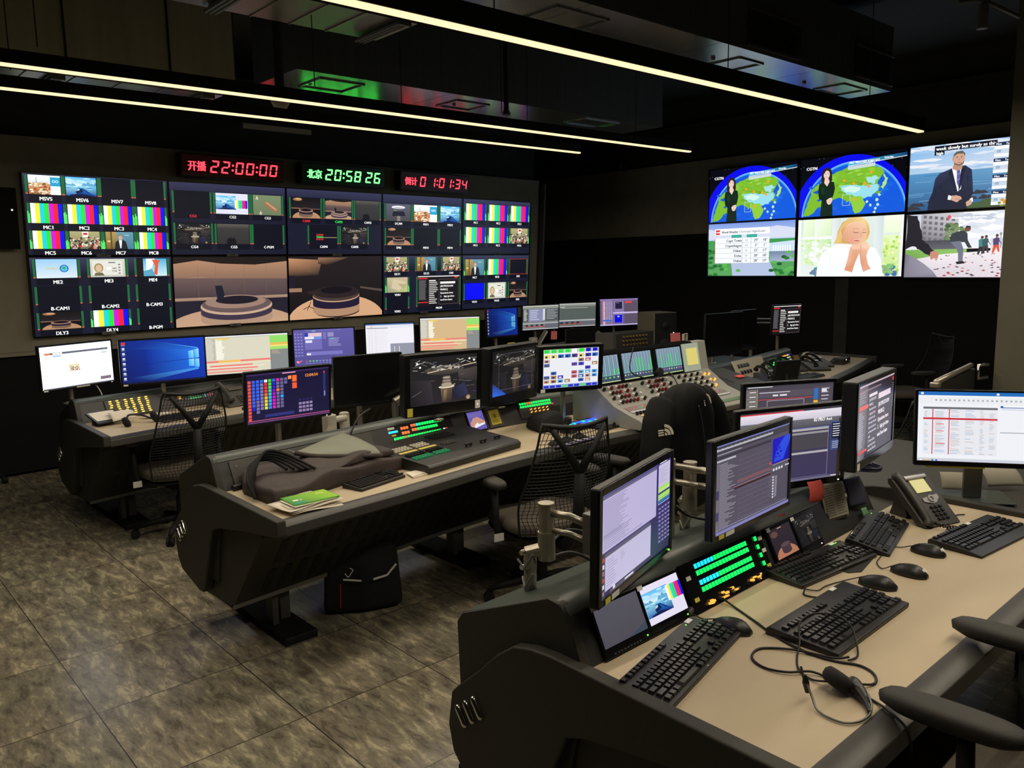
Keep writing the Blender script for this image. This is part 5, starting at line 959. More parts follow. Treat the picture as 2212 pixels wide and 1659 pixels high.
# ---------------------------------------------------------------- desk monitors
def rbox(mb, c, d, r=.01, T=None):
    "box with rounded corners in its XZ outline, depth along Y"
    x, y, z = d[0]/2, d[1]/2, d[2]/2; P = []
    for sx, sz, a0 in ((1, 1, 0), (-1, 1, 90), (-1, -1, 180), (1, -1, 270)):
        for k in range(4): a = rad(a0+30*k); P.append((c[0]+sx*(x-r)+r*math.cos(a), c[2]+sz*(z-r)+r*math.sin(a)))
    return mb.loft([[(p[0], c[1]-y, p[1]) for p in P], [(p[0], c[1]+y, p[1]) for p in P]], T=T)
def monitor(lb, c, yaw, tilt, W, H, ws, hs, fn, zb=.78, bg=(20, 20, 30), gain=1., stand='pole', off=(0, 0), group=None, back=.14, led=None, stickers=(), depth=.022, bev='gloss', foot=0., name='computer_monitor'):
    yaw = rad(yaw); tilt = rad(tilt); n = Vector((-math.sin(yaw), math.cos(yaw), 0))
    c = Vector(c); b = c+n*back; b.z = zb
    t = thing(name, lb, 'monitor', b, yaw, group)
    lc = Vector((0, -back, c.z-zb)); T = Matrix.Translation(lc) @ Matrix.Rotation(-tilt, 4, 'X')
    m = MB(); rbox(m, (0, depth/2+.001, 0), (W, depth, H), .008, T); m.box((0, depth+.015, 0), (W*.62, .03, H*.6), T=T); m.box((0, depth+.036, 0), (.12, .02, .12), T=T)
    cs = obj('casing', m, 'black', t, bev=.003)
    m = MB(); e = .004; bx = (W-ws)/2
    top = (H-hs)/2-off[1]; bot = (H-hs)/2+off[1]
    for s in (-1, 1): m.box((s*(W/2-bx/2), -e/2, 0), (bx, e, H-.004), T=T)
    m.box((0, -e/2, H/2-top/2-.001), (ws, e, top), T=T); m.box((0, -e/2, -H/2+bot/2+.001), (ws, e, bot), T=T)
    obj('bezel', m, bev, t, bev=.0015)
    if fn:
        k = Canvas(ws, hs, bg, gain); fn(k); s = k.build('screen', t); s.matrix_local = T @ Matrix.Translation((0, -.0005, off[1]))
    else:
        obj('screen', MB().box((0, -.0005, off[1]), (ws, .002, hs), T=T), 'gloss', t)
    if stand == 'pole':
        m = MB().cyl((0, 0, .006), (0, 0, lc.z), .017, 14).tube([(0, 0, lc.z-.02), (0, -back+depth+.04, lc.z-.01)], .014, 10)
        obj('stand_pole', m, 'alu', t); obj('stand_base', MB().lathe([(.055, 0), (.055, .008), (.03, .014)], n=20), 'alu', t)
    elif stand == 'foot':
        m = MB().box((0, .0, lc.z/2), (.07, .02, lc.z)).tube([(0, 0, lc.z-.02), (0, -back+depth+.04, lc.z-.01)], .014, 10)
        obj('stand_pole', m, 'blacksoft', t); obj('stand_base', MB().box((0, 0, .006), (.24, .18, .012)), 'blacksoft', t, bev=.004)
    if led: obj('power_lamp', MB().box((W/2-.03, -.006, -H/2+bot*.5), (.004, .003, .004), T=T), led, cs)
    for u, wd, mt in stickers: obj('sticker', MB().box((-W/2+u, -.0055, -H/2+bot*.5), (wd, .001, bot*.75), T=T), mt, cs)
    return t
def rp(p, yf=.86, zt=.755):  # seat of a pole on the hood
    return zt
# nearest console
Q = [('yellow', ), ]
monitor('nearest console monitor at far left, lilac desktop with pages of text', (1.640, 1.347, 1.074), 16.8, -.8, .50, .306, .4635, .2664, m_linux, zb=.86, back=.2, stand=None, led='dotgreen', stickers=((.05, .03, 'yellow'), (.095, .045, 'white')), gain=.92)
monitor('nearest console monitor with grey editing software and a blue map', (2.169, 1.328, 1.107), 4.5, -.2, .50, .3015, .466, .2664, m_editor, zb=.86, back=.2, stand=None, stickers=((.05, .03, 'yellow'), (.1, .05, 'white')), gain=.95)
monitor('nearest console monitor with black page headed KI PRO and a white toolbar', (2.736, 1.521, 1.073), -20.1, -.8, .509, .317, .474, .277, m_kipro, zb=.84, led='ledwhite', off=(0, .006))
monitor('monitor behind the others showing a dark timeline with white frames', (3.24, 1.818, 1.103), -26, -1, .468, .279, .438, .2385, m_timeline, zb=.03, stand='foot', off=(0, .004))
monitor('large angled monitor of prompter text in white on purple black', (2.975, 1.32, 1.18), 9.7, .2, .504, .32, .468, .27, m_prom, zb=.86, depth=.05, stickers=((.03, .03, 'white'),), off=(0, .008))
m6 = monitor('bright white rundown table monitor at the right edge of the frame', (3.575, 1.149, 1.072), -55.3, 6.9, .515, .315, .492, .286, m_rundown, zb=.751, stand=None, off=(0, .006), back=.1)
obj('stand_pole', MB().box((0, 0, .16), (.07, .02, .3)).box((0, -.03, .3), (.07, .06, .07)), 'steel', m6); obj('stand_base', MB().slab([(-.15, -.08), (.15, -.08), (.15, .13), (-.15, .13)], 0, .008), 'hood', m6, bev=.003)
obj('caution_strip', MB().box((-.1, -.112, .165), (.22, .004, .014)), 'yellow', m6)
# aluminium monitor arms
def mon_arm(lb, base, pts, post, tgt):
    t = thing('monitor_arm', lb, 'monitor arm', base); B = Vector(base); L = lambda p: Vector(p)-B
    obj('post', MB().cyl((0, 0, 0), (0, 0, post), .019, 20), 'alu', t, smooth=True)
    a, b = L(pts[0]), L(pts[1]); d = (b-a)
    m = MB().tube([Vector((0, 0, post-.03)), Vector((0, 0, post+.02)), a], [.02, .022, .024], 14).cyl(a-Vector((0, 0, .03)), a+Vector((0, 0, .055)), .026, 20)
    obj('lower_joint', m, 'alu', t, smooth=False)
    m = MB().cyl(a+Vector((0, 0, .055)), a+Vector((0, 0, .135)), .0225, 20).cyl(a+Vector((0, 0, .135)), a+Vector((0, 0, .142)), .0245, 20)
    obj('swivel_barrel', m, 'alu', t)
    for k, (z, w) in enumerate(((.112, .012), (.060, .009))):
        m = MB().tube([a+Vector((0, 0, z)), a+Vector((0, 0, z))+d*.5, b+Vector((0, 0, z-.02))], [w, w*.95, w*.9], 12)
        obj('link_bar', m, 'alu', t, smooth=True)
    obj('head_clamp', MB().box(tuple(b+Vector((0, 0, .075))), (.05, .05, .12)).tube([b+Vector((0, 0, .06)), L(tgt)], .02, 10), 'steel', t, bev=.004)
    for s in (0, 1): obj('cable_clip', MB().tube([(-.03-.02*s, .0, post-.05+.06*s), (-.05, -.03, post-.07+.06*s), (-.03, -.045, post-.03+.06*s)], .004, 8), 'steel', t)
    for s in (0, 1): obj('bolt', MB().cyl((-.036, 0, post-.02+.045*s), (-.024, 0, post-.02+.045*s), .008, 10), 'chrome', t)
    return t
mon_arm('aluminium monitor arm holding up the lilac desktop monitor', (1.57, 1.70, .80), [(1.60, 1.66, .93), (1.655, 1.52, .925)], .10, (1.63, 1.41, 1.06))
mon_arm('aluminium monitor arm behind the blue map monitor', (2.33, 1.70, .80), [(2.30, 1.66, .93), (2.23, 1.50, .97)], .10, (2.17, 1.39, 1.09))
t = thing('monitor_arm', 'flat twin bar arm bridging the gap between the lilac and blue map monitors', 'monitor arm', (2.16, 1.62, .84))
obj('post', MB().cyl((0, .02, 0), (0, .02, .27), .018, 16), 'alu', t)
for z in (.25, .195): obj('link_bar', MB().tube([(0, .0, z), (.10, -.01, z-.03), (.22, -.03, z-.065)], .011, 10), 'alu', t, smooth=True)
# middle console
monitor('middle console monitor with rainbow colour keys and orange 12:04:54', (2.01, 4.10, 1.079), .3, -3.9, .51, .30, .487, .271, m_clock, zb=.70, led='ledwhite', back=.16)
monitor('blank black monitor right of the rainbow colour key monitor', (2.53, 4.12, 1.106), -7.5, -.9, .436, .303, .41, .275, None, zb=.70, back=.16)
monitor('broadcast monitor showing a grey camera rig, left of the tilted one', (2.80, 3.742, 1.093), -5.2, -3, .52, .362, .452, .276, m_cam, zb=.86, depth=.06, off=(0, .022), led='ledwhite', stickers=((.03, .035, 'yellow'), (.49, .035, 'white')), back=.12)
monitor('tilted broadcast monitor with dim camera rig and blue lower corner', (3.375, 3.778, 1.086), 11.5, -2.5, .5, .362, .448, .278, m_cam2, zb=.86, depth=.07, off=(0, .02), back=.14)
monitor('broadcast monitor covered in small blue and white route tiles', (3.56, 3.46, 1.13), -20, -4.5, .437, .289, .374, .24, m_multi, zb=.76, depth=.05, off=(0, .004), back=.12, stickers=((.03, .03, 'white'),))
monitor('blank dark monitor, left of two behind the audio desk wing', (6.53, 4.35, 1.09), -6.4, -2, .53, .40, .51, .37, None, zb=.80, back=.14)
monitor('blank dark monitor, right of two behind the audio desk wing', (7.02, 4.45, 1.09), -3, 0, .41, .40, .39, .37, None, zb=.74, back=.14)
mk = monitor('small prompter text monitor on an arm above the far right desk', (7.552, 4.3, 1.170), -14.5, -2.8, .40, .31, .378, .286, m_promsmall, zb=.55, back=.12, gain=1.)
obj('link_bar', MB().tube([(-.03, 0, .62), (-.36, -.02, .64)], .01, 8).tube([(-.03, 0, .58), (-.36, -.02, .6)], .01, 8).cyl((-.38, -.02, .0), (-.38, -.02, .66), .018, 10), 'alu', mk)
# farthest console
FZ = .86
monitor('farthest console monitor at far left with a white web page', (1.458, 6.12, 1.135), 21.9, .3, .553, .31, .531, .287, m_browser, zb=FZ, led='ledwhite', gain=2.2, back=.1, stickers=((.03, .03, 'white'), (.3, .1, 'cream')))
monitor('farthest console monitor with plain blue desktop, larger of two', (2.001, 6.03, 1.125), -9.8, -2.2, .584, .335, .562, .308, m_windows, zb=FZ, stickers=((.03, .03, 'white'),), back=.12)
monitor('curved look beige list monitor right of the blue desktop', (2.656, 6.10, 1.112), -14.6, -4, .65, .32, .631, .299, m_list, zb=FZ, back=.14)
monitor('farthest console monitor with violet control panel graphics', (3.363, 6.16, 1.107), -21.3, 1.4, .52, .325, .498, .303, m_purple, zb=FZ, back=.12)
monitor('farthest console monitor with white and grey page, right of the violet one', (4.02, 6.16, 1.115), -23.7, .8, .45, .322, .431, .301, m_white, zb=FZ, back=.12)
monitor('beige list monitor with orange rows, right of the white and grey page', (4.688, 6.15, 1.130), -25.2, -3, .59, .33, .571, .306, lambda c: m_list(c, (216, 186, 140)), zb=FZ, back=.14)
monitor('farthest console monitor with dim blue desktop, smaller of two', (5.407, 6.22, 1.191), -4.8, 1.8, .4, .305, .379, .282, m_windows, zb=FZ, gain=.62, back=.12)
monitor('grey software monitor with lilac table, below right end of the video wall', (6.262, 6.55, 1.184), -11.7, -3, .49, .29, .468, .268, m_app, zb=FZ, gain=.85, back=.12)
monitor('grey green software monitor partly hidden by a black one', (6.836, 6.55, 1.182), -18.8, -2.8, .52, .295, .498, .272, lambda c: m_app(c, True), zb=FZ, gain=.8, back=.12)
monitor('mauve editing monitor standing last in the farthest row', (7.711, 6.66, 1.168), -20.6, 1.5, .55, .35, .529, .327, m_edit, zb=.86, gain=.95, back=.14)
monitor('blank black monitor in front of the grey green software monitor', (5.72, 5.40, 1.02), -8, 0, .40, .26, .38, .24, None, zb=.751, back=.1)

# ---------------------------------------------------------------- keyboards, mice, cables
def keyboard(lb, c, rz, L=.45, Wd=.152, z=.751, lift=.0, st=0, leds=0, label_at=None, keys=True, rx=0., palm=0., group='keyboards', big=0.):
    t = thing('keyboard', lb, 'keyboard', (c[0], c[1], z), rad(rz), group, rot=(rx, 0, rad(rz)))
    d = Wd/2; P = [(-d-palm, 0), (-d-palm, .008), (-d, .013), (d-.01, .024), (d, .018), (d, 0)]
    obj('body', MB().prism(P, -L/2, L/2), 'black', t, bev=.003)
    u = min(L/23.2, .0192); x0 = -11.1*u; sl = math.atan2(.011, Wd)
    dz = lambda y: .0135+(y+d)*.011/Wd
    yv = Wd*.86/6.5; ys = [-d+.02+big+yv*k for k in range(5)]+[d-.018-big*.6]
    if big: yv = (Wd-.075)/5.6; ys = [-d+.03+yv*k for k in range(5)]+[-d+.03+yv*5+.012]
    kw = u*.82
    def kmesh(w):
        m = MB(); b = w/2; h = .0065; k = yv*.41
        m.add([(-b, -k, 0), (b, -k, 0), (b, k, 0), (-b, k, 0), (-b*.78, -k*.72, h), (b*.78, -k*.72, h), (b*.78, k*.8, h), (-b*.78, k*.8, h)], [(3, 2, 1, 0), (4, 5, 6, 7), (0, 1, 5, 4), (1, 2, 6, 5), (2, 3, 7, 6), (3, 0, 4, 7)])
        return m
    cache = {}
    rows = [[1.25, 1.25, 1.25, 6, 1.25, 1.25, 1.25, 1.25], [2.25]+[1]*10+[2.5], [1.75]+[1]*11+[2], [1.5]+[1]*12+[1.25], [1]*13+[1.75], None]
    out = []
    for j, r in enumerate(rows):
        y = ys[j]
        if r:
            s = 14.9/sum(r); x = x0
            for w in r: out.append((x+w*s*u/2, y, round(w*s, 2))); x += w*s*u
        else: out += [(x0+u*(.5+k+(.55 if k > 0 else 0)+(.35 if k > 4 else 0)+(.35 if k > 8 else 0)), y, 1) for k in range(13)]
        nx = x0+15.4*u
        if j in (3, 4, 5): out += [(nx+u*(k+.5), y, 1) for k in range(3)]
        elif j == 0: out += [(nx+u*(k+.5), y, 1) for k in range(3)]
        elif j == 1: out.append((nx+u*1.5, y, 1))
        if j < 5:
            px = x0+18.8*u
            if j == 0: out += [(px+u, y, 2), (px+2.5*u, y, 1), (px+3.5*u, y, 1)]
            else: out += [(px+u*(k+.5), y, 1) for k in range(4 if j > 1 else 3)]
    if keys:
        first = {}
        for x, y, w in out[:100]:
            if w not in first:
                first[w] = obj('key', kmesh(kw+(w-1)*u), 'key', t, loc=(x, y, dz(y)), rot=(sl, 0, 0))
            else: copyo(first[w], t, (x, y, dz(y)), (sl, 0, 0))
    else:
        m = MB()
        for x, y, w in out: m.box((x, y, dz(y)+.003), (kw+(w-1)*u, yv*.8, .006))
        o = obj('key_block', m, 'key', t)
    for k in range(leds): obj('indicator_lamp', MB().box((x0+19.4*u+k*.02, d-.02, dz(d)+.0015), (.003, .003, .002)), 'dotgreen', t)
    if label_at is not None: obj('sticker', MB().box((label_at, d-.014, dz(d-.014)+.001), (.03, .014, .001), R=Matrix.Rotation(sl, 3, 'X')), 'white', t)
    if st: obj('round_badge', MB().cyl((0, -d-palm+.008, .009), (0, -d-palm+.008, .0135), .006, 14), 'silver', t)
    return t
keyboard('keyboard at the near left corner, lying diagonally by the small screens', (1.607, 1.178), 13, .45, .152, leds=1, label_at=.19, st=1)
keyboard('large keyboard with wide upper bezel, headset cord across it', (2.135, 1.022), 1.5, .455, .205, label_at=.14, big=1)
keyboard('keyboard below the two small studio screens, left of the propped one', (2.485, 1.262), -4.5, .44, .150, leds=2, label_at=.16, st=1)
keyboard('keyboard propped up on a dark mat beside the desk phone', (2.905, 1.262), 14, .40, .150, z=.760, rx=.16, leds=1, label_at=-.14)
keyboard('keyboard with palm rest nearest the white rundown monitor', (3.165, 1.01), -5, .45, .150, label_at=.05, palm=.035)
obj_m = thing('rubber_mat', 'dark rubber mat under the propped keyboard', 'mat', (2.73, 1.20, .7505))
obj('sheet', MB().slab([(-.24, -.03), (-.23, .04), (.2, .1), (.24, .03), (-.2, -.055)], 0, .002), 'mat', obj_m)
def cable(name, lb, pts, r=.0028, m='rubber', cat='cable', k=8, group=None):
    sp = spline(pts, k); o = sp[0].copy()
    a = obj(name, MB().tube([p-o for p in sp], r, 8), m, smooth=True); a.location = o
    return tag(a, lb, cat, group)
def mouse(lb, c, rz, sticker=False, z=.751, s=1.):
    t = thing('computer_mouse', lb, 'mouse', (c[0], c[1], z), rad(rz), 'computer mice')
    R = []
    for i in range(11):
        v = -1+2*i/10; w = .031*s*max(.12, (1-abs(v)**2.6))**.5*(1-.1*v); h = .036*s*max(.1, (1-abs(v*.96-.1)**2.4))**.55*(1-.22*v)
        R.append([(w*math.cos(a)*(1. if math.sin(a) > 0 else 1), v*.056*s, max(0, h*math.sin(a))) for a in [PI*k/10 for k in range(11)]]+[(0, v*.056*s, 0)])
    obj('shell', MB().loft(R), 'black', t, smooth=True)
    obj('scroll_wheel', MB().cyl((-.003, .030*s, .0235*s), (.003, .030*s, .0235*s), .006*s, 14), 'blacksoft', t)
    if sticker: obj('sticker', MB().box((.006, -.044*s, .0215*s), (.022, .014, .001), R=Matrix.Rotation(.85, 3, 'X')), 'white', t)
    return t
mouse('mouse with green glow, right of the near left keyboard', (1.862, 1.196), 10)
mouse('mouse behind the large headset cord keyboard, without a sticker', (2.45, 1.056), 12)
mouse('mouse with a white sticker in the middle of the nearest desktop', (2.617, 1.03), 4, True)
mouse('mouse with a white sticker closest to the palm rest keyboard', (2.855, 1.065), 2, True)
Zc = .754
cable('mouse_cable', 'thin cable from the green lit mouse to the lit button rack', [(1.872, 1.252, .762), (1.86, 1.285, Zc), (1.86, 1.31, Zc), (1.845, 1.325, .765)], .0018)
cable('mouse_cable', 'cable looping from the plain mouse under the studio screen keyboard', [(2.457, 1.11, .765), (2.40, 1.15, Zc), (2.33, 1.165, Zc), (2.28, 1.165, Zc), (2.26, 1.20, Zc)], .0018)
cable('mouse_cable', 'cable curling behind the mouse in the middle of the desktop', [(2.62, 1.085, .765), (2.60, 1.11, Zc), (2.64, 1.145, Zc), (2.70, 1.16, Zc), (2.76, 1.175, Zc), (2.80, 1.2, Zc)], .0018)
cable('mouse_cable', 'cable from the farthest mouse back to the propped keyboard', [(2.855, 1.122, .765), (2.85, 1.15, Zc), (2.84, 1.17, Zc), (2.87, 1.20, Zc)], .0018)
cable('keyboard_cable', 'cable running under the front of the studio screen keyboard', [(2.27, 1.2, Zc), (2.22, 1.175, Zc), (2.24, 1.13, Zc), (2.30, 1.125, Zc)], .0026)
cable('keyboard_cable', 'cable arching behind the palm rest keyboard', [(3.14, 1.085, .77), (3.17, 1.12, Zc), (3.27, 1.14, Zc), (3.36, 1.16, Zc), (3.40, 1.14, Zc)], .0024)

# headset -----------------------------------------------------------
t = thing('headset', 'single ear headset with boom microphone lying on the nearest desktop', 'headset', (1.70, .80, .7505)); B = Vector((1.70, .80, .7505))
def hl(pts): return [Vector(p)-B for p in pts]
obj('headband', MB().tube(spline(hl([(1.667, .872, .80), (1.655, .85, .775), (1.638, .826, .757), (1.631, .79, .755), (1.637, .762, .755), (1.661, .743, .756), (1.701, .738, .757), (1.732, .747, .765), (1.75, .765, .78)]), 6), .0028, 8), 'steel', t, smooth=True)
obj('ear_cushion', MB().lathe([(.006, -.018), (.030, -.017), (.037, -.006), (.037, .006), (.03, .016), (.006, .017)], n=24, T=Matrix.Translation(Vector((1.76, .84, .780))-B) @ Matrix.Rotation(.5, 4, 'Y') @ Matrix.Rotation(.3, 4, 'X')), 'fabric', t, smooth=True)
obj('ear_housing', MB().tube(spline(hl([(1.775, .82, .775), (1.768, .795, .77), (1.75, .772, .765), (1.728, .752, .76), (1.712, .742, .758)]), 5), [.018, .019, .02, .02, .018, .016, .015, .014, .013, .012, .011, .01, .009, .008, .0075, .007, .0065, .006, .0055, .005, .005][:21], 12), 'black', t, smooth=True)
obj('temple_pad', MB().tube(hl([(1.668, .876, .812), (1.667, .872, .796), (1.670, .868, .772)]), [.004, .008, .006], 10), 'black', t)
obj('boom_microphone', MB().tube(spline(hl([(1.668, .878, .803), (1.680, .892, .822)]), 4), .003, 8), 'black', t)
cable('headset_cable', 'black headset cord looping over the large keyboard and desktop', [(1.998, 1.319, .765), (1.989, 1.266, Zc), (1.947, 1.172, Zc), (1.920, 1.116, Zc), (1.893, 1.042, Zc), (1.882, .959, Zc), (1.893, .905, Zc), (1.912, .862, Zc), (1.903, .825, Zc), (1.874, .80, Zc), (1.844, .796, Zc), (1.80, .812, .765)], .0032)
cable('headset_cable', 'loop of headset cord crossing the keys of the large keyboard', [(1.91, .888, Zc+.004), (1.951, .885, Zc), (1.986, .90, .76), (2.03, .935, .785), (2.065, .977, .79), (2.07, 1.015, .79), (2.04, 1.05, .79), (1.995, 1.055, .79), (1.95, 1.045, .787), (1.90, 1.015, .765), (1.83, .983, Zc), (1.782, .949, Zc), (1.762, .905, Zc), (1.765, .862, .765)], .0026)
cable('headset_cable', 'wide leftmost loop of headset cord flat on the desktop', [(1.925, .893, Zc+.006), (1.897, .92, Zc+.003), (1.872, .998, Zc+.003), (1.845, 1.053, Zc), (1.811, 1.08, Zc), (1.768, 1.074, Zc), (1.741, 1.049, Zc), (1.732, 1.009, Zc), (1.747, .962, Zc+.003), (1.786, .925, Zc+.005), (1.80, .89, Zc), (1.785, .862, .765)], .0032)
cable('headset_cable', 'end of the headset cord trailing over the desk edge', [(1.762, .80, .768), (1.775, .765, Zc), (1.752, .72, .757), (1.728, .668, .745), (1.72, .65, .70)], .003)
cable('power_cable', 'loose black cable bowing from the first monitor arm to the hood', [(1.60, 1.66, .90), (1.72, 1.68, .885), (1.80, 1.66, .84), (1.79, 1.62, .82), (1.84, 1.56, .84), (1.95, 1.56, .87)], .005)
cable('power_cable', 'second loose cable bowing behind the lilac desktop monitor', [(1.60, 1.66, .93), (1.75, 1.72, .94), (1.86, 1.68, .90), (1.92, 1.6, .87)], .004)
cable('power_cable', 'cable bowing between the lilac and blue map monitors', [(2.08, 1.6, .97), (2.16, 1.64, .96), (2.24, 1.62, .90), (2.32, 1.56, .88), (2.42, 1.56, .885)], .005)

# ---------------------------------------------------------------- rack modules of the nearest console
def module(name, lb, cat, con, x, h, w=.19, hh=.13, m='rack', out=.004, group=None):
    p, r = con.front(x, h, out)
    t = thing(name, lb, cat, p, rot=r, group=group)
    obj('face_plate', MB().box((0, .006, 0), (w, .012, hh)), m, t, bev=.002)
    return t
def small_screen(lb, con, x, fn, w=.19, h=.135, lw=.168, lh=.098, led='dotgreen', lab=True, bot=.016, hh=.5, gain=1., group='small rack screens'):
    t = module('rack_screen', lb, 'small screen', con, x, hh, w, h, 'gloss', .012, group)
    k = Canvas(lw, lh, (60, 60, 70), gain); fn(k); k.build('screen', t, (0, -.0008, bot*.6))
    obj('power_lamp', MB().box((lw/2-.01, -.001, -h/2+.012), (.0035, .002, .0035)), led, t)
    if lab: obj('sticker', MB().box((-lw/2+.004, -.001, h/2-.008), (.022, .001, .012)), 'white', t)
    return t
s1 = small_screen('dark grey small rack screen at the near left end of the nearest console', near, 1.563, r_grey, .192, .14, .178, .104)
b = MB()
for i in range(9): b.box((-.06+.013*i, -.002, -.062), (.008, .002, .004))
obj('button_row', b, 'rackgrey', s1)
small_screen('small rack screen with snow scene and colour bars', near, 1.752, r_snowbars, .186, .14, .172, .104, gain=1.05)
small_screen('small rack screen showing the round studio desk', near, 2.425, r_studio, .16, .138, .142, .10, led='ledwhite')
small_screen('small rack screen showing the dim camera rig', near, 2.59, r_rig, .16, .138, .142, .10, led='ledwhite')
pn = module('button_unit', 'rack panel of lit green and cyan buttons on the nearest console', 'control panel', near, 2.085, .5, .45, .15, 'gloss', .010)
base = MB().box((0, 0, 0), (.0118, .0022, .0135)); fb = {}
for j in range(4):
    zz = .054-j*.0205-(.008 if j > 1 else 0)
    for i in range(17):
        col = 'ledcyan' if (j in (0, 2) and i < 6) else 'ledgreen'
        x = -.150+i*.0172
        if col not in fb: fb[col] = obj('lit_button', base, col, pn, loc=(x, -.001, zz))
        else: copyo(fb[col], pn, (x, -.001, zz))
for j in range(4): copyo(fb['ledgreen'], pn, (.185, -.003, .055-.027*j)); 
r = random.Random(4)
for i in range(30):
    obj('amber_lever', MB().box((-.15+.31*r.random(), -.005, -.064+.016*r.random()), (.006+.008*r.random(), .008, .004+.003*r.random())), ('amber', 'amber', 'steel', 'black')[i % 4], pn)
for x, z, mt in ((-.2, .03, 'white'), (-.195, -.035, 'yellow'), (.213, .05, 'white'), (.213, .01, 'white'), (.21, -.04, 'yellow')): obj('sticker', MB().box((x, -.001, z), (.022, .001, .012)), mt, pn)
cn = thing('cable_bundle', 'black connector and plug at the left foot of the lit button panel', 'connector', (1.86, 1.335, .753))
obj('plug', MB().cyl((0, 0, .012), (.06, .01, .012), .011, 12), 'blacksoft', cn); obj('jack', MB().cyl((-.03, -.01, .012), (0, 0, .012), .013, 12), 'black', cn)
def sheet(name, lb, c, yaw, tilt, w, h, m, bend=.012, cat='paper', lines=0, roll=0):
    t = MB().grid(lambda u, v: ((u-.5)*w, -bend*(1-(2*v-1)**2)-bend*.3*math.sin(u*3), (.5-v)*h), 8, 8)
    o = obj(name, t, m, smooth=True); so = o.modifiers.new('s', 'SOLIDIFY'); so.thickness = .0006
    o.location = c; o.rotation_euler = (-rad(tilt), rad(roll), rad(yaw)); tag(o, lb, cat)
    if lines:
        c2 = Canvas(w*.86, h*.84, (150, 146, 130)); c2.lines(0, .02, .45, .98, lines, (92, 90, 82), .35, .3, 2); c2.lines(.52, .02, .98, .98, lines, (92, 90, 82), .35, .3, 5); c2.build('printed_text', o, (0, -bend-.003, 0), m='print')
    return o
sheet('sticky_note', 'red sticky note hanging under the KI PRO page monitor', (2.735, 1.425, .925), -14, 7, .072, .078, 'red', cat='note')
sheet('printed_sheet', 'grey sheet of small printed lines taped beside the small rack screens', (2.847, 1.405, .868), -7, 18, .14, .135, 'paperdim', cat='sheet', lines=12, bend=.004)
sheet('dark_sheet', 'dark blue blank sheet right of the printed lines sheet', (3.0, 1.40, .875), -12, 20, .10, .11, 'blue', cat='sheet', bend=.004)
sheet('green_strip', 'green paper strip standing behind the propped keyboard', (3.02, 1.36, .785), -7, 25, .035, .06, mat('soft_green_paper', (92, 140, 92), .8), cat='paper', bend=.002)
sheet('red_label', 'dark red label on the rack above the studio desk screen', (2.47, 1.412, .888), 0, 25, .08, .016, mat('dark_red_label', (120, 30, 34), .7), cat='label', bend=.0005)

# desk phone --------------------------------------------------------
def desk_phone(lb, loc, rz, s=1., lcd=True, cord=True, tilt=41, group='desk phones'):
    t = thing('desk_phone', lb, 'phone', loc, rz, group); t.scale = (s, s, s); a = rad(tilt)
    P = [(-.112, .002), (-.10, .012), (.045, .145), (.062, .139), (.06, .122), (-.045, .026), (-.07, 0)]
    obj('body', MB().prism(P, -.078, .092), 'phone', t, bev=.004, seg=3)
    obj('prop_stand', MB().prism([(.0, 0), (.03, .1), (.045, .1), (.08, 0)], -.04, .06), 'phone', t, bev=.003)
    T = Matrix.Translation((.0, -.0275, .0785)) @ Matrix.Rotation(rad(42.5), 4, 'X') @ Matrix.Identity(4)
    if lcd:
        obj('screen_hood', MB().box((.022, .083, .004), (.104, .016, .012), T=T), 'silver', t, bev=.003)
        obj('display', MB().box((.022, .047, .003), (.07, .052, .003), T=T), 'lcdyellow', t)
        obj('navigation_ring', MB().lathe([(.014, .001), (.014, .006), (.008, .006), (.008, .001)], (.03, -.008, .001), n=18, T=T), 'silver', t)
        obj('silver_wing', MB().slab([(-.008, -.002), (.07, .008), (.07, -.006), (.046, -.024), (.03, -.028), (.014, -.024), (-.008, -.016)], .001, .003, T=T), 'silver', t)
    else: obj('display', MB().box((.02, .055, .002), (.08, .03, .003), T=T), 'rackgrey', t)
    k0 = None
    for j in range(4):
        for i in range(3):
            p = (T @ Vector((.008+.02*i, -.04-.0155*j, .003)))
            if not k0: k0 = obj('phone_key', MB().box((0, 0, 0), (.013, .0085, .005)), 'key', t, loc=p, rot=(rad(42.5), 0, 0))
            else: copyo(k0, t, p, (rad(42.5), 0, 0))
    hs = obj('handset', MB().tube(spline([T @ Vector(q) for q in ((-.058, -.098, .0), (-.058, -.082, .010), (-.058, 0, .014), (-.058, .082, .010), (-.058, .098, .0))], 5), [.018, .02, .02, .018, .014]+[.0125]*11+[.014, .018, .02, .02, .018][:5], 12), 'phone', t, smooth=True)
    if cord:
        pts = []; path = spline([(-.05, -.10, .02), (-.02, -.15, .012), (.05, -.19, .012), (.13, -.19, .012)], 30)
        for i, p in enumerate(path): q = i*1.9; pts.append(p+Vector((.0, math.cos(q)*.006, math.sin(q)*.006)))
        obj('coiled_cord', MB().tube(pts, .0024, 6), 'rubber', hs)
    return t
desk_phone('desk phone with yellow display propped at the back of the nearest desktop', (3.235, 1.262, .751), -.32, 1.10)
t = thing('cable_coil', 'coil of blue black cable behind the desk phone', 'cable coil', (3.40, 1.53, .86))
obj('loops', MB().tube([(.05*math.cos(q/3)*(1+.1*math.sin(q)), .05*math.sin(q/3), .006+.002*q/6) for q in range(58)], .004, 6), mat('blue_black_cable', (30, 36, 70), .4), t)
sheet('paper_sheet', 'pale sheet leaning behind the white rundown monitor stand', (3.93, 1.18, .80), -40, 50, .16, .1, 'paperdim', cat='sheet')
sheet('paper_sheet', 'larger folded pale sheet on the table under the rundown monitor', (3.72, 1.28, .80), -60, 55, .14, .1, 'paperdim', cat='sheet')
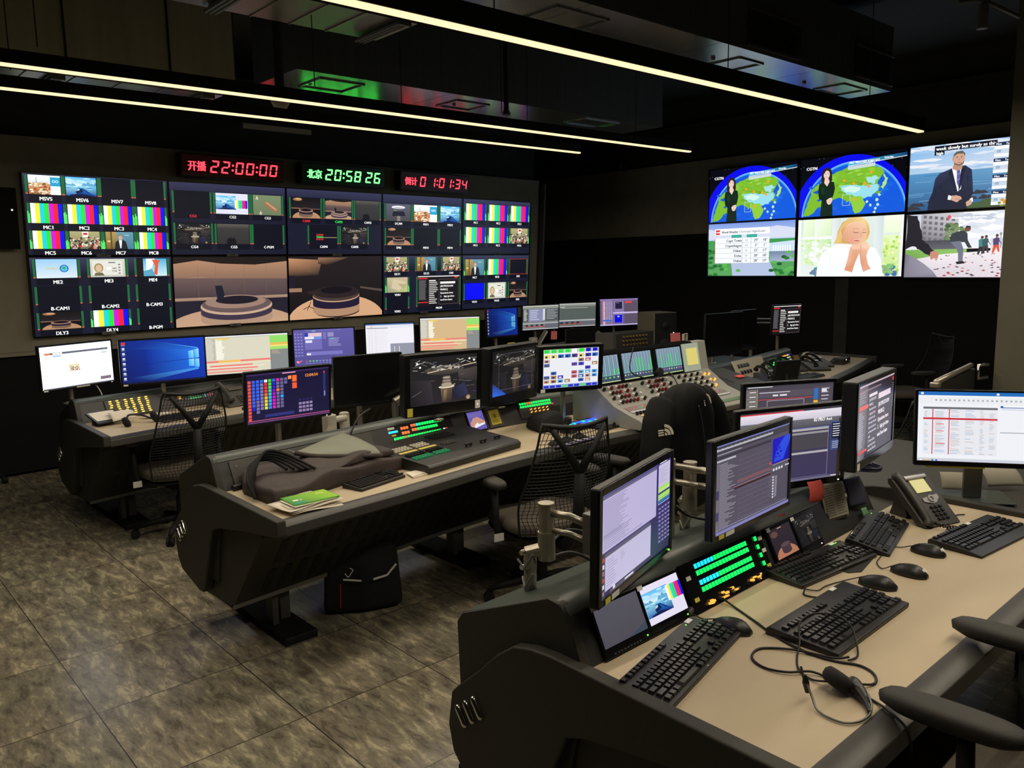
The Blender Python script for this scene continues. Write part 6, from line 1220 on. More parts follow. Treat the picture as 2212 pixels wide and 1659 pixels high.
# ---------------------------------------------------------------- chairs
def chair(lb, loc, rz, seatz=.47, back=True, arms=True, armx=.285, armw=.046, arml=.125, group='mesh back office chairs', h=.56, tagl=False, armz=.68):
    t = thing('office_chair', lb, 'chair', loc, rz, group)
    # seat faces local +Y; sitter looks to +Y
    P = []
    for a in range(24):
        q = 2*PI*a/24; ex = .55
        P.append((.25*math.copysign(abs(math.cos(q))**ex, math.cos(q)), .02+.235*math.copysign(abs(math.sin(q))**ex, math.sin(q))))
    R = []
    for z, s in ((seatz-.045, .9), (seatz-.035, .98), (seatz-.01, 1.), (seatz+.012, .96), (seatz+.02, .86), (seatz+.022, .4)): R.append([(p[0]*s, .02+(p[1]-.02)*s, z+.014*((p[0]/.25)**2)) for p in P])
    obj('seat', MB().loft(R), 'seatfab', t, smooth=True)
    obj('seat_pan', MB().loft([[(p[0]*s, .02+(p[1]-.02)*s, z) for p in P] for z, s in ((seatz-.08, .5), (seatz-.06, .95), (seatz-.045, .99))]), 'blacksoft', t)
    obj('gas_column', MB().cyl((0, 0, .09), (0, 0, .26), .026, 16).cyl((0, 0, .26), (0, 0, seatz-.06), .016, 14).box((0, 0, seatz-.1), (.16, .2, .05)), 'blacksoft', t, bev=.004)
    leg0 = None
    for k in range(5):
        if not leg0:
            leg0 = obj('base_leg', MB().tube([(0, 0, .11), (.12, 0, .105), (.29, 0, .075)], [.026, .022, .015], 8), 'blacksoft', t, smooth=True, rot=(0, 0, .3))
            c0 = obj('caster', MB().cyl((.29, -.022, .028), (.29, -.006, .028), .028, 16).cyl((.29, .006, .028), (.29, .022, .028), .028, 16).cyl((.29, 0, .03), (.29, 0, .08), .009, 8).box((.285, 0, .045), (.03, .046, .02)), 'blacksoft', leg0)
        else: l_ = copyo(leg0, t, rot=(0, 0, .3+2*PI*k/5)); copyo(c0, l_)
    zb = seatz-.02
    def S(u, v):   # back surface: u 0..1 across, v 0..1 up
        x = (2*u-1); w = .235+.02*math.sin(v*PI*.8)-.065*v*v; lum = .05*math.exp(-((v-.28)/.2)**2)
        return Vector((x*w, -.235-.02-.10*v-.02*math.sin(v*3)+lum+.075*x*x*(1-.5*v), zb+v*h+.02*x*x*(v > .9)))
    if back:
        nu, nv = 22, 30; m = MB()
        o = obj('back_web', MB().grid(S, nu, nv), 'web', t)
        # shear into a diamond lattice
        wm = o.modifiers.new('w', 'WIREFRAME'); wm.thickness = .0048; wm.use_replace = True; wm.use_even_offset = False
        for i, v in enumerate(o.data.vertices):
            ii, jj = i % (nu+1), i//(nu+1)
            if 0 < ii < nu: v.co = S((ii+.35*math.sin(jj*.9+ii*.2))/nu, jj/nv)
        rim = [S(0, v/14) for v in range(15)]+[S(u/12, 1) for u in range(1, 13)]+[S(1, v/14) for v in range(13, -1, -1)]
        obj('back_rim', MB().tube(rim, [.006]*14+[.012]*13+[.006]*(len(rim)-27), 8), 'web', t, smooth=True)
        yk = Vector((0, -.36, zb+h*.60))
        for s in (-1, 1):
            c = S(.5+s*.40, .97)+Vector((0, -.02, 0)); obj('y_brace', MB().tube([yk, (yk+c)/2+Vector((0, -.012, 0)), c], [.022, .017, .014], 10), 'blacksoft', t, smooth=True)
        obj('back_spine', MB().tube([(0, -.06, seatz-.1), (0, -.24, seatz-.09), (0, -.34, seatz+.05), tuple(yk)], [.03, .034, .03, .024], 12), 'blacksoft', t, smooth=True)
    if arms:
        for s in (-1, 1):
            obj('arm_post', MB().tube([(s*.16, -.04, seatz-.08), (s*(armx-.015), -.03, seatz-.06), (s*armx, -.02, seatz+.02), (s*armx, -.01, armz-.025)], [.02, .022, .02, .018], 10), 'blacksoft', t, smooth=True)
            A = []
            for k in range(20): q = 2*PI*k/20; A.append((s*armx+armw*math.copysign(abs(math.cos(q))**.7, math.cos(q)), .02+arml*math.copysign(abs(math.sin(q))**.75, math.sin(q))))
            obj('armrest', MB().loft([[(s*armx+(p[0]-s*armx)*k, .02+(p[1]-.02)*k, armz+z) for p in A] for z, k in ((-.028, .8), (-.015, .98), (0, 1), (.01, .9), (.014, .6))]), 'armpad', t, smooth=True)
    if tagl: obj('maker_tag', MB().box((-.285, -.052, seatz-.05), (.055, .002, .04)), 'white', t)
    return t
chair('mesh back chair at the farthest console, left of the others', (1.86, 5.50, 0), .05, .45, tagl=True)
chair('mesh back chair at the middle console by the switcher panel', (2.86, 3.0, 0), -.22, .45, tagl=True)
chair('chair at the audio desk with a black down jacket over its back', (3.66, 2.98, 0), .1, .45, back=True)
chair('chair pushed against the nearest desk, only its armrests in view', (2.01, .585, 0), .06, .50, armz=.80, armx=.25, armw=.042, arml=.15)
chair('mesh back chair by the far right end of the middle console', (8.25, 3.35, 0), .9, .45, group='mesh back office chairs')
chair('mesh chair standing in the dark between the nearest and middle consoles', (5.7, 2.35, 0), -.5, .42, h=.42)

# down jacket over the chair back ------------------------------------
t = thing('down_jacket', 'black down jacket with white mountain patches draped over a chair', 'jacket', (3.61, 2.72, .40), .1)
R = []; n = 28
for k in range(15):
    v = k/14; z = .0+v*.68
    w = (.33-.02*math.sin(v*2)) if v < .6 else .33-.16*((v-.6)/.4)**1.6; d = .13-.03*v
    if v > .93: w *= .86; d *= .7
    puff = 1+.035*math.sin(v*26)
    R.append([(w*puff*math.copysign(abs(math.cos(2*PI*i/n))**.8, math.cos(2*PI*i/n)), -.02+d*puff*math.sin(2*PI*i/n)-.05*v+.012*math.sin(i*1.7+v*5), z) for i in range(n)])
R.append([(p[0]*.5, -.07+(p[1]+.07)*.5, p[2]+.03) for p in R[-1]])
obj('body', MB().loft(R), 'jacket', t, smooth=True, sub=1)
for s in (-1, 1):
    obj('sleeve', MB().tube(spline([(s*.2, -.05, .62), (s*.30, -.08, .5), (s*.36, -.1, .3), (s*.38, -.08, .08), (s*.36, -.04, -.05)], 5), [.07, .074, .078, .076, .08, .078, .074, .076, .078, .074, .07, .068, .07, .066, .064, .062, .06, .058, .056, .054, .05], 14), 'jacket', t, smooth=True)
obj('shoulder_panel', MB().tube(spline([(-.33, -.125, .42), (-.375, -.135, .28), (-.39, -.12, .14)], 6), [.02, .04, .045, .048, .05, .05, .048, .046, .045, .04, .036, .03, .02], 12), 'jacketblue', t, smooth=True)
for sx, pts in ((0, [(-.02, -.165, .60), (.02, -.175, .45), (.05, -.172, .28), (.08, -.165, .08)]), (1, [(.17, -.125, .52), (.22, -.13, .34), (.25, -.12, .1)])):
    obj('quilt_seam', MB().tube(spline(pts, 6), .0035, 6), 'jacketblue', t, smooth=True)  # seams as thin tubes, their highlights painted in as slate colour
def emblem(t, p, rz, s):
    T = Matrix.Translation(p) @ Matrix.Rotation(rz, 4, 'Z') @ Matrix.Rotation(-.12, 4, 'X'); m = MB()
    for r0, r1 in ((.0, .010), (.014, .024), (.028, .038)):
        pts = [(-.019+r1*s*math.cos(a), 0, -.012+r1*s*math.sin(a)) for a in [PI/2*k/8 for k in range(9)]]+[(-.019+r0*s*math.cos(a), 0, -.012+r0*s*math.sin(a)) for a in [PI/2*k/8 for k in range(8, -1, -1)]]
        n = len(pts); m.add(pts+[(x, .002, z) for x, y, z in pts], [tuple(range(n)), tuple(range(2*n-1, n-1, -1))]+[(i, (i+1) % n, (i+1) % n+n, i+n) for i in range(n)], T)
    for k in range(3): m.box((-.045, 0, -.008+.012*k), (.035, .002, .007), T=T)
    obj('logo_patch', m, 'paper', t)
emblem(t, Vector((.10, -.158, .60)), .15, 1.6)
emblem(t, Vector((-.325, -.165, .50)), -.3, 1.5)

# ---------------------------------------------------------------- middle console objects
# dust covers folded over the left end
def lump(name, foot, z0, z1, m, parent, amp=.012, top=.8, seed=1, n=40, cx=None):
    r = random.Random(seed); ph = [r.random()*6 for _ in range(6)]
    cx = cx or (sum(p[0] for p in foot)/len(foot), sum(p[1] for p in foot)/len(foot)); F = []
    sp = [Vector((*p, 0)) for p in foot]; L = len(sp)
    for i in range(n):
        u = i/n*L; k = int(u); f = u-k; f = f*f*(3-2*f)*.5+f*.5; a, b = sp[k % L], sp[(k+1) % L]; F.append(a.lerp(b, f))
    R = []
    for j in range(9):
        v = j/8; s = 1-(1-top)*v**2 if j < 7 else (top*.8 if j == 7 else top*.35); z = z0+(z1-z0)*min(1, v*1.1)*(1 if j < 7 else 1.0)
        ring = []
        for i, p in enumerate(F):
            q = 2*PI*i/n; w = 1+amp*8*(math.sin(q*3+ph[0]+v*4)*.4+math.sin(q*5+ph[1])*.3)*(.3+v)
            x = cx[0]+(p.x-cx[0])*s*w; y = cx[1]+(p.y-cx[1])*s*w
            ring.append((x, y, z+amp*(math.sin(x*14+ph[2])+math.sin(y*17+ph[3]))*v))
        R.append(ring)
    return obj(name, MB().loft(R), m, parent, smooth=True, sub=1)
t = thing('dust_cover', 'dark brown folded dust cover bag lying on the middle console', 'cover', (1.85, 3.3, .751))
def fold(name, foot, z0, z1, m, lean=.02, amp=.004, seed=1):
    r = random.Random(seed); ph = [r.random()*6 for _ in range(8)]; F = []; n = len(foot); cx = sum(p[0] for p in foot)/n; cy = sum(p[1] for p in foot)/n
    for i in range(n):
        a, b = Vector((*foot[i], 0)), Vector((*foot[(i+1) % n], 0))
        for k in range(8): F.append(a.lerp(b, k/8))
    W = lambda x, y: amp*(math.sin(9*x+7*y+ph[0])+.7*math.sin(23*x-11*y+ph[1])+.5*math.sin(31*y+13*x+ph[2]))
    R = []
    for s_, z, e in ((1.01, z0, 0), (1.0, z0+.3*(z1-z0), .3), (1.012, z0+.7*(z1-z0), .6), (.99, z0+.93*(z1-z0), 1), (.965, z1, 1), (.8, z1+.004, 1), (.6, z1+.004, 1), (.4, z1+.006, 1), (.2, z1+.006, 1), (.03, z1+.006, 1)):
        R.append([(cx+(p.x-cx)*s_+W(p.y, p.x)*.8*e, cy+(p.y-cy)*s_+W(p.x*1.3, p.y)*.8*e, z+W(cx+(p.x-cx)*s_, cy+(p.y-cy)*s_)*e*2+.02*e*(p.y-cy)*s_) for p in F])
    return obj(name, MB().loft(R), m, t, smooth=True)
fold('folded_body', [(-.38, .2), (-.37, -.10), (.02, .01), (.42, .07), (.44, .26), (.05, .33), (-.34, .32)], 0, .075, 'cover', seed=3)
fold('upper_fold', [(-.22, .14), (-.02, .04), (.36, .10), (.38, .25), (.0, .32), (-.18, .3)], .075, .105, 'cover', amp=.005, seed=6)
A_, B_, C_ = Vector((-.15, .25, .128)), Vector((.24, .40, .165)), Vector((.26, .04, .118))
def flap(u, v):
    p = A_+((B_-A_)*(1-v)+(C_-A_)*v)*u; cu = max(0, .22-u)/.22
    return p+Vector((0, 0, .05*cu*cu+.012*math.sin(PI*v)*u-.02*max(0, v-.85)*u/.15))
o = obj('lining_flap', MB().grid(lambda u, v: flap(.06+.94*u, v), 16, 12), 'lining', t, smooth=True, label='grey green lining flap'); o.modifiers.new('s', 'SOLIDIFY').thickness = .005
o = obj('turned_edge', MB().tube(spline([flap(.1, .9), flap(.3, 1), flap(.65, 1.02), flap(1, 1)], 6), [.012]*19, 8), 'cover', t, smooth=True)
for k in range(5):
    obj('strap_loop', MB().tube(spline([(-.40+.010*k, .04+.02*k, .015), (-.405+.014*k, .10+.01*k, .085+.008*k), (-.34+.018*k, .20, .13+.012*k), (-.25+.016*k, .21-.01*k, .135+.006*k), (-.20+.025*k, .13-.02*k, .095)], 8), .007, 8), 'fabric', t, smooth=True)
t = thing('notebook', 'green spiral notebook marked A5 on loose papers', 'notebook', (1.605, 3.135, .782), -.02)
obj('cover', MB().box((0, 0, 0), (.21, .145, .006)), 'green', t)
pc = Canvas(.2, .14, (92, 168, 62)); pc.gpoly([(0, 0), (1, 0), (1, 1), (0, 1)], [(96, 170, 60), (160, 200, 50), (150, 200, 60), (50, 130, 70)]); pc.text('A5', .78, .28, .16, (200, 226, 120)); pc.rect(.08, .5, .28, .64, (230, 236, 220)); pc.rect(.2, .53, .26, .61, (60, 130, 70)); pc.ell(.1, .9, .2, .1, (60, 150, 130)); pc.build('cover_print', t, (0, 0, .0035), (-PI/2, 0, 0), 'print')
obj('spiral_binding', MB().tube([(-.1+.2*i/90, .073+.004*math.cos(i*1.4), .004*math.sin(i*1.4)) for i in range(91)], .0009, 5), 'steel', t)
r = random.Random(5)
for k, lb in enumerate(('lowest loose white sheet under the green notebook', 'second loose white sheet fanned out under the notebook', 'third loose white sheet with a torn look, under the notebook', 'topmost printed white sheet directly under the notebook', 'thin folded newsprint sheet sticking out left of the notebook')):
    w, h = .235, .165; ox, oy, rz = (.0, -.005, .015, .0, -.03)[k], (-.01, .0, .012, .004, .01)[k], (-.04, .06, -.08, .03, .18)[k]
    g = MB().grid(lambda u, v: ((u-.5)*w, (.5-v)*h, .004*math.sin(u*5+k)+.003*math.sin(v*4+k*2)), 8, 6)
    o = obj('paper_sheet', g, 'paper', smooth=True); o.modifiers.new('s', 'SOLIDIFY').thickness = .0012
    o.location = (1.59+ox, 3.118+oy, .758+.0045*k); o.rotation_euler = (0, 0, rz); tag(o, lb, 'paper', 'papers under the notebook')
    if k == 3: c2 = Canvas(.2, .14, (222, 214, 198)); c2.text('FIRST', .2, .5, .09, (40, 40, 40)); c2.lines(.05, .6, .5, .95, 5, (120, 116, 110), .25, .4, 3); c2.build('printed_text', o, (0, 0, .0085), (-PI/2, 0, 0), 'print')
keyboard('compact keyboard lying in front of the dust cover on the middle console', (2.0, 3.245), 14, .30, .125, leds=0, keys=False)
t = thing('folded_card', 'white folded card right of the compact keyboard', 'card', (2.25, 3.24, .751), .25)
obj('leaf', MB().slab([(-.09, -.045), (.07, -.06), (.1, .03), (-.03, .05)], 0, .005), 'paper', t); obj('leaf', MB().slab([(-.09, -.04), (.02, -.04), (.01, .03), (-.05, .04)], .006, .009), 'paper', t)
t = thing('torch', 'small black torch with brass ring in the corner of the middle console', 'torch', (1.50, 3.60, .765), .3)
obj('barrel', MB().cyl((-.05, 0, 0), (.06, 0, 0), .012, 14), 'black', t); obj('brass_ring', MB().cyl((.06, 0, 0), (.075, 0, 0), .015, 14), 'amber', t)
# vision mixer panel (production switcher) --------------------------
t = thing('vision_mixer', 'black vision mixer panel with rows of lit green buttons', 'control panel', (2.585, 3.47, .751), .17)
P = [(-.235, 0), (-.24, .03), (-.22, .045), (.20, .085), (.24, .07), (.24, 0)]
obj('chassis', MB().prism(P, -.36, .37), 'black', t, bev=.004)
S = lambda x, y: (x, y, .0455+(y+.22)*.0952)
sl = math.atan(.0952)
def btn(parent, name, m, pts, w=.014, h=.006, d=.012):
    f = None
    for x, y in pts:
        if f is None: f = obj(name, MB().box((0, 0, h/2), (w, d, h)), m, parent, loc=S(x, y), rot=(sl, 0, 0))
        else: copyo(f, parent, S(x, y), (sl, 0, 0))
btn(t, 'cap_button', 'cream', [(-.33+.021*i, .07-.021*j) for j in range(3) for i in range(12) if i != 6])
btn(t, 'dark_button', 'key', [(-.33+.021*i, -.05-.02*j) for j in range(2) for i in range(12) if i != 6], h=.008)
btn(t, 'crosspoint_button', mat('dim_green_button', (20, 60, 40), .4, emit=(40, 200, 120), es=.25), [(-.33+.021*i, -.10-.02*j) for j in range(2) for i in range(12) if i != 6], h=.008)
for k in range(2): obj('yellow_tape', MB().box((-.27+.14*k, -.0, .0665), (.125, .02, .001), R=Matrix.Rotation(sl, 3, 'X')), mat('yellow_tape', (206, 190, 84), .7), t)
btn(t, 'dark_button', 'key', [(.0+.02*i, .14-.02*j) for j in range(4) for i in range(9)])
btn(t, 'dark_button', 'rackgrey', [(-.03+.02*i, -.01-.02*j) for j in range(2) for i in range(5)])
for k in range(3):
    x = .05+.12*k; obj('fader_lever', MB().box((0, 0, .012), (.05, .01, .008)).box((-.018, 0, .006), (.005, .008, .012)).box((.018, 0, .006), (.005, .008, .012)), 'black', t, loc=S(x, -.13), rot=(sl, 0, 0))
# lit button bay on the rack front behind it
pn = module('button_unit', 'rack panel with three rows of lit green and orange buttons', 'control panel', mid, 2.66, .5, .50, .14, 'gloss', .010)
base = MB().box((0, 0, 0), (.0145, .0022, .0155)); fb = {}
def rb(nm, m, x, z):
    if m not in fb: fb[m] = obj(nm, base, m, pn, loc=(x, -.001, z))
    else: copyo(fb[m], pn, (x, -.001, z))
for j, (x0, n, z) in enumerate(((-.05, 12, .048), (-.05, 10, .022), (-.19, 18, -.012))):
    for i in range(n): rb('lit_button', 'ledorange' if (j < 2 and i < 2) or (j == 2 and i == 4) else ('ledcyan' if j == 0 and i == 2 else 'ledgreen'), x0+i*.0195, z)
rb('lit_button', 'ledwhite', .175, -.012); rb('lit_button', 'ledred', .194, -.012)
for j in range(2):
    for i in range(3): rb('lit_button', 'ledorange', -.125+i*.0195, .042-j*.028)
obj('status_display', MB().box((-.19, -.001, .03), (.065, .003, .012)), 'ledcyan', pn); obj('sticker', MB().box((-.2, -.001, .052), (.05, .001, .012)), 'white', pn); obj('sticker', MB().box((-.19, -.001, .01), (.03, .001, .01)), 'yellow', pn)
p = module('rack_blank', 'grey rack plate with a dark slot and white knob left of the lit buttons', 'rack panel', mid, 2.17, .5, .3, .125, 'rackgrey', .006)
obj('slot', MB().box((.02, -.001, .01), (.14, .004, .035)), 'ink', p); obj('jack', MB().cyl((-.09, 0, .02), (-.09, -.012, .02), .006, 12), 'ledwhite', p); obj('sticker', MB().box((.1, -.001, -.04), (.012, .001, .025)), 'white', p); obj('sticker', MB().box((-.02, -.001, -.035), (.08, .001, .008)), 'white', p)
p = module('rack_blank', 'plain grey rack plate at the left end of the middle console', 'rack panel', mid, 1.72, .5, .5, .125, 'rackgrey', .006)
for z in (-.035, .035): obj('screw', MB().cyl((-.22, 0, z), (-.22, -.003, z), .004, 10), 'steel', p)
small_screen('small tilted screen with an orange histogram on violet', mid, 3.10, r_histo, .14, .135, .13, .118, led='ledblue', lab=False, bot=0, gain=.95)
p = module('warning_sign', 'yellow no drinks notice in a dark frame on the rack', 'notice', mid, 3.26, .5, .12, .13, 'rackgrey', .008)
k = Canvas(.085, .095, (196, 184, 66)); k.ell(.5, .38, .2, .18, (90, 60, 30)); k.ell(.5, .38, .16, .145, (196, 184, 66)); k.line([(.4, .28), (.6, .5)], .04, (90, 60, 30)); k.poly([(.46, .3), (.54, .3), (.58, .48), (.42, .48)], (90, 60, 30)); k.lines(.15, .68, .85, .92, 3, (110, 96, 30), .4, .2, 3); k.build('notice_face', p, (0, -.001, 0), m='print')
p = module('button_unit', 'small rack panel with two rows of green buttons below the route tile monitor', 'control panel', mid, 3.62, .62, .3, .12, 'rack', .010)
fb = {}
for j in range(2):
    for i in range(14):
        m = 'ledorange' if (j == 0 and i in (3, 4)) else 'ledgreen'
        if m not in fb: fb[m] = obj('lit_button', MB().box((0, 0, 0), (.0135, .0022, .0135)), m, p, loc=(-.13+i*.0195, -.001, .038-j*.02))
        else: copyo(fb[m], p, (-.13+i*.0195, -.001, .038-j*.02))
for j in range(2):
    for i in range(5): obj('amber_lever', MB().cyl((-.06+i*.035, 0, -.008-.018*j), (-.058+i*.035, -.014, -.006-.018*j), .004, 8), 'amber', p)
obj('lit_button', MB().box((-.02, -.003, -.052), (.02, .006, .008)), 'ledgreen', p); obj('indicator_lamp', MB().box((.14, -.003, .01), (.01, .004, .01)), 'ledred', p)
# grey beanie / cloth bag, joysticks, camera control panels
t = thing('cloth_bag', 'crumpled dark cloth bag beside the blue lit control panel', 'bag', (3.45, 3.58, .751))
lump('body', [(-.12, -.08), (.05, -.12), (.15, -.02), (.1, .1), (-.08, .1)], 0, .11, 'fabric', t, .012, .6, 8)
t = thing('light_control_unit', 'control panel glowing blue and cyan beside the cloth bag', 'control panel', (3.68, 3.46, .751), .1)
obj('chassis', MB().box((0, 0, .014), (.34, .14, .028)), 'rack', t, bev=.003)
r = random.Random(3)
for k in range(26): obj('lit_pad', MB().box((-.14+.0225*(k % 13), -.03+.04*(k//13)+.004*r.random(), .030), (.019, .02, .006)), ('ledblue', 'ledblue', 'ledcyan', 'ledblue', 'ledgreen', 'ledblue')[r.randrange(6)] if k != 11 else 'ledred', t)
def joystick(lb, x, y, s=1.):
    t = thing('joystick', lb, 'joystick', (x, y, .751), 0, 'black joysticks on the middle console')
    obj('gaiter', MB().lathe([(.045*s, 0), (.045*s, .006), (.02*s, .022*s), (.008, .03*s)], n=20), 'blacksoft', t); obj('stick', MB().cyl((0, 0, .028*s), (0, 0, .05*s), .006*s, 10).lathe([(.012*s, .045*s), (.02*s, .05*s), (.02*s, .078*s), (.016*s, .082*s)], n=18), 'black', t)
joystick('black joystick nearest the mesh back chair', 3.18, 3.215); joystick('middle one of three black joysticks in a row', 3.29, 3.235); joystick('joystick closest to the flat camera control panel', 3.41, 3.25)
joystick('taller joystick at the left side of the blue lit panel', 3.47, 3.40, 1.15); joystick('taller joystick at the right side of the blue lit panel', 3.93, 3.50, 1.15)
t = thing('joystick_plate', 'white and violet marked plate in front of the joysticks', 'plate', (3.30, 3.18, .7505), .06)
k = Canvas(.36, .05, (190, 190, 196)); 
for i in range(6): k.rect(i/6, 0, (i+.5)/6, 1, (50, 46, 50)); k.rect((i+.5)/6, .5, (i+1)/6, 1, (140, 130, 200))
k.build('printed_strip', t, (0, 0, .003), (-PI/2, 0, 0), 'print'); obj('plate', MB().box((0, 0, .001), (.38, .06, .002)), 'rackgrey', t)
t = thing('camera_control_unit', 'flat glass camera control panel with small knobs on the middle console', 'control panel', (3.83, 3.36, .751), .06)
obj('chassis', MB().slab([(-.18, -.09), (.2, -.06), (.2, .08), (-.18, .07)], 0, .014), 'gloss', t, bev=.002)
k = Canvas(.26, .09, (60, 70, 74)); k.lines(.05, .1, .95, .9, 8, (120, 140, 136), .4, .5, 3); k.lines(.4, .2, .7, .8, 5, (190, 190, 160), .3, .5, 9); k.build('glass_face', t, (-.01, .01, .0155), (-PI/2, 0, 0), 'print')
for i in range(5): obj('knob', MB().cyl((-.06+.045*i, -.06, .014), (-.06+.045*i, -.06, .032), .009, 12), 'black', t)
mouse('mouse between the camera control panel and the audio desk', (4.03, 3.46), -70, s=1.)
cable('mouse_cable', 'cable from the mouse beside the audio desk', [(3.97, 3.47, .765), (3.92, 3.55, Zc), (3.93, 3.62, Zc), (3.9, 3.68, Zc)], .0018)
gm = cable('gooseneck_microphone', 'thin gooseneck microphone rising in front of the beige orange list monitor', [(3.0, 4.0, .80), (3.02, 4.0, .98), (3.08, 4.0, 1.12), (3.15, 4.0, 1.19), (3.18, 4.0, 1.205)], .004, cat='microphone')
obj('foam_tip', MB().lathe([(.004, -.012), (.011, -.008), (.012, .002), (.006, .014)], (.19, 0, .41), n=14), 'fabric', gm, smooth=True)
cable('gooseneck_lamp', 'black gooseneck rising from the rack behind the dust cover', [(2.13, 3.72, .80), (2.12, 3.66, .9), (2.2, 3.7, .98), (2.32, 3.78, 1.0), (2.36, 3.95, .95)], .005, cat='cable')
t = thing('cable_tray', 'dull green white cable clamp under the rainbow key monitor', 'clamp', (2.3, 4.2, .72))
obj('clamp_body', MB().box((0, 0, .1), (.07, .06, .2)).cyl((.1, 0, .06), (.1, 0, .2), .03, 16), 'cream', t, bev=.01); obj('clamp_arm', MB().tube([(0, 0, .16), (.1, -.02, .17)], .02, 10), 'cream', t)
t = thing('monitor_arm', 'pale monitor arm behind the camera rig monitor', 'monitor arm', (2.66, 4.05, .76))
obj('post', MB().cyl((0, 0, 0), (0, 0, .2), .02, 14), 'alu', t); obj('link_bar', MB().tube([(0, 0, .2), (.12, -.02, .26)], [.03, .022], 10), 'alu', t)
# audio desk ---------------------------------------------------------
MX = 3.86; t = thing('audio_mixer', 'large grey audio mixing desk with coloured knobs and level meters', 'mixer', (4.42, 3.3, .751))
P = [(-.19, 0), (-.21, .04), (-.19, .06), (-.10, .085), (.02, .125), (.17, .225), (.185, .235), (.225, .44), (.29, .44), (.38, .2), (.38, 0)]
obj('chassis', MB().prism(P, -.62, .62), 'mixer', t, bev=.004)
obj('bridge_back', MB().prism([(.174, .232), (.214, .432), (.23, .445), (.30, .445), (.30, .2)], -.63, .45), 'gloss', t)
def meters(x0, w, n, seed):
    r = random.Random(seed); k = Canvas(w, .175, (90, 100, 116), 1.1); k.rect(0, .0, 1, .76, (140, 160, 180), (120, 160, 170))
    for i in range(n):
        a = i/n; k.rect(a, 0, a+.1/n, 1, (40, 46, 58)); k.rect(a+.35/n, .03, a+.5/n, .72, (84, 98, 118)); h = r.choice([0, 0, 0, .2, .5]); k.rect(a+.6/n, .72-h, a+.9/n, .74, (70, 220, 110)); k.rect(a+.15/n, .76, a+.9/n, .98, (56, 66, 90)); k.rect(a+.3/n, .8, a+.7/n, .86, r.choice([(200, 200, 210), (90, 210, 120), (180, 120, 190)]))
    k.rect(0, .97, 1, 1, (190, 220, 150))
    s = k.build('level_meter', t, (x0+w/2, .190, .335), (-math.atan(.2), 0, 0)); return s
meters(-.58, .2, 5, 1); meters(-.34, .3, 10, 2); meters(.02, .27, 10, 3)
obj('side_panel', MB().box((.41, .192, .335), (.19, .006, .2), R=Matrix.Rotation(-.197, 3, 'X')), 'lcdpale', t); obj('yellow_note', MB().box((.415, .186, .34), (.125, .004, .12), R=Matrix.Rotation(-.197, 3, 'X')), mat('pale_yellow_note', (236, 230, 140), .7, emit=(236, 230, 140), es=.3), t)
slm = math.atan2(.1, .15)
F = lambda x, v: (x, .02+.15*v, .127+.1*v)
kn = {}
r = random.Random(9)
for bx, pal in ((-.58, 'r'), (-.2, 'r'), (.2, 'w')):
    for j in range(4):
        for i in range(8):
            m = ('knobred' if (1 < i < 6 and (i+j) % 3) else ('black' if (i+j) % 2 else 'knobwhite')) if pal == 'r' else ('black' if i % 2 == 0 else 'knobwhite')
            p = F(bx+.036*i+.006*(3-j), .08+.25*j)
            if m not in kn: kn[m] = obj('rotary_knob', MB().cyl((0, 0, 0), (0, 0, .022), .0105, 10, .009), m, t, loc=p, rot=(slm, 0, 0))
            else: copyo(kn[m], t, p, (slm, 0, 0))
for bx in (-.58, -.2, .2):
    k = Canvas(.29, .08, (120, 126, 124)); k.lines(.02, .05, .98, .6, 5, (160, 110, 120), .4, .1, 3); k.rect(0, .72, 1, .95, (196, 200, 206)); rr = random.Random(int(bx*9)); 
    for i in range(12): k.rect(.08*i, .1+.1*rr.randrange(4), .08*i+.05, .2+.1*rr.randrange(4), rr.choice([(200, 70, 80), (90, 190, 120), (120, 160, 170), (210, 140, 150)]))
    k.build('scribble_strip', t, (bx+.15, -.052, .1035), (-PI/2+.28, 0, 0), 'print')
for i in range(24): obj('fader_cap', MB().box((-.56+.034*i, -.115, .093), (.012, .016, .02)), 'black', t) if i < 24 else None
b0 = None
for i in range(24):
    p = (-.545+.034*i, -.145, .083)
    if not b0: b0 = obj('amber_lamp', MB().box((0, 0, 0), (.016, .008, .004)), emis('amber_glow', (255, 190, 90), 1.), t, loc=p)
    else: copyo(b0, t, p)
k = Canvas(1.1, .04, (90, 100, 88)); k.lines(0, .1, 1, .9, 4, (80, 150, 90), .5, .3, 4); k.lines(0, .1, 1, .9, 6, (140, 146, 136), .3, .6, 7); k.build('fader_field', t, (0, -.165, .070), (-PI/2+.28, 0, 0), 'print')
for i in range(5): obj('amber_knob', MB().cyl((.47+.025*(i % 2), .12-.05*(i//2)-.02*(i % 2), .205-.035*(i//2)), (.47+.025*(i % 2), .11-.05*(i//2)-.02*(i % 2), .222-.035*(i//2)), .008, 12), 'amber', t)
obj('touch_strip', MB().box((.3, .0, .0), (.0, .0, .0)), 'black', t) if False else None
cable('headset_cable', 'headset and thin cord hanging over the meters of the audio desk', [(4.16, 3.47, 1.21), (4.10, 3.44, 1.06), (4.25, 3.40, 1.0), (4.4, 3.40, 1.01), (4.47, 3.38, .99), (4.45, 3.3, .93), (4.5, 3.2, .88)], .004)
t = thing('headset', 'small black headset hanging on the audio desk level meters', 'headset', (4.37, 3.41, 1.03)); obj('ear_piece', MB().lathe([(.01, -.012), (.03, -.01), (.032, .006), (.02, .012)], n=16, T=Matrix.Rotation(1.3, 4, 'X')), 'fabric', t); obj('headband', MB().tube(spline([(.03, 0, 0), (.1, -.02, -.02), (.13, -.05, -.1)], 6), .004, 6), 'steel', t); obj('boom', MB().tube([(-.02, 0, 0), (-.1, -.01, .01)], .003, 6), 'black', t)
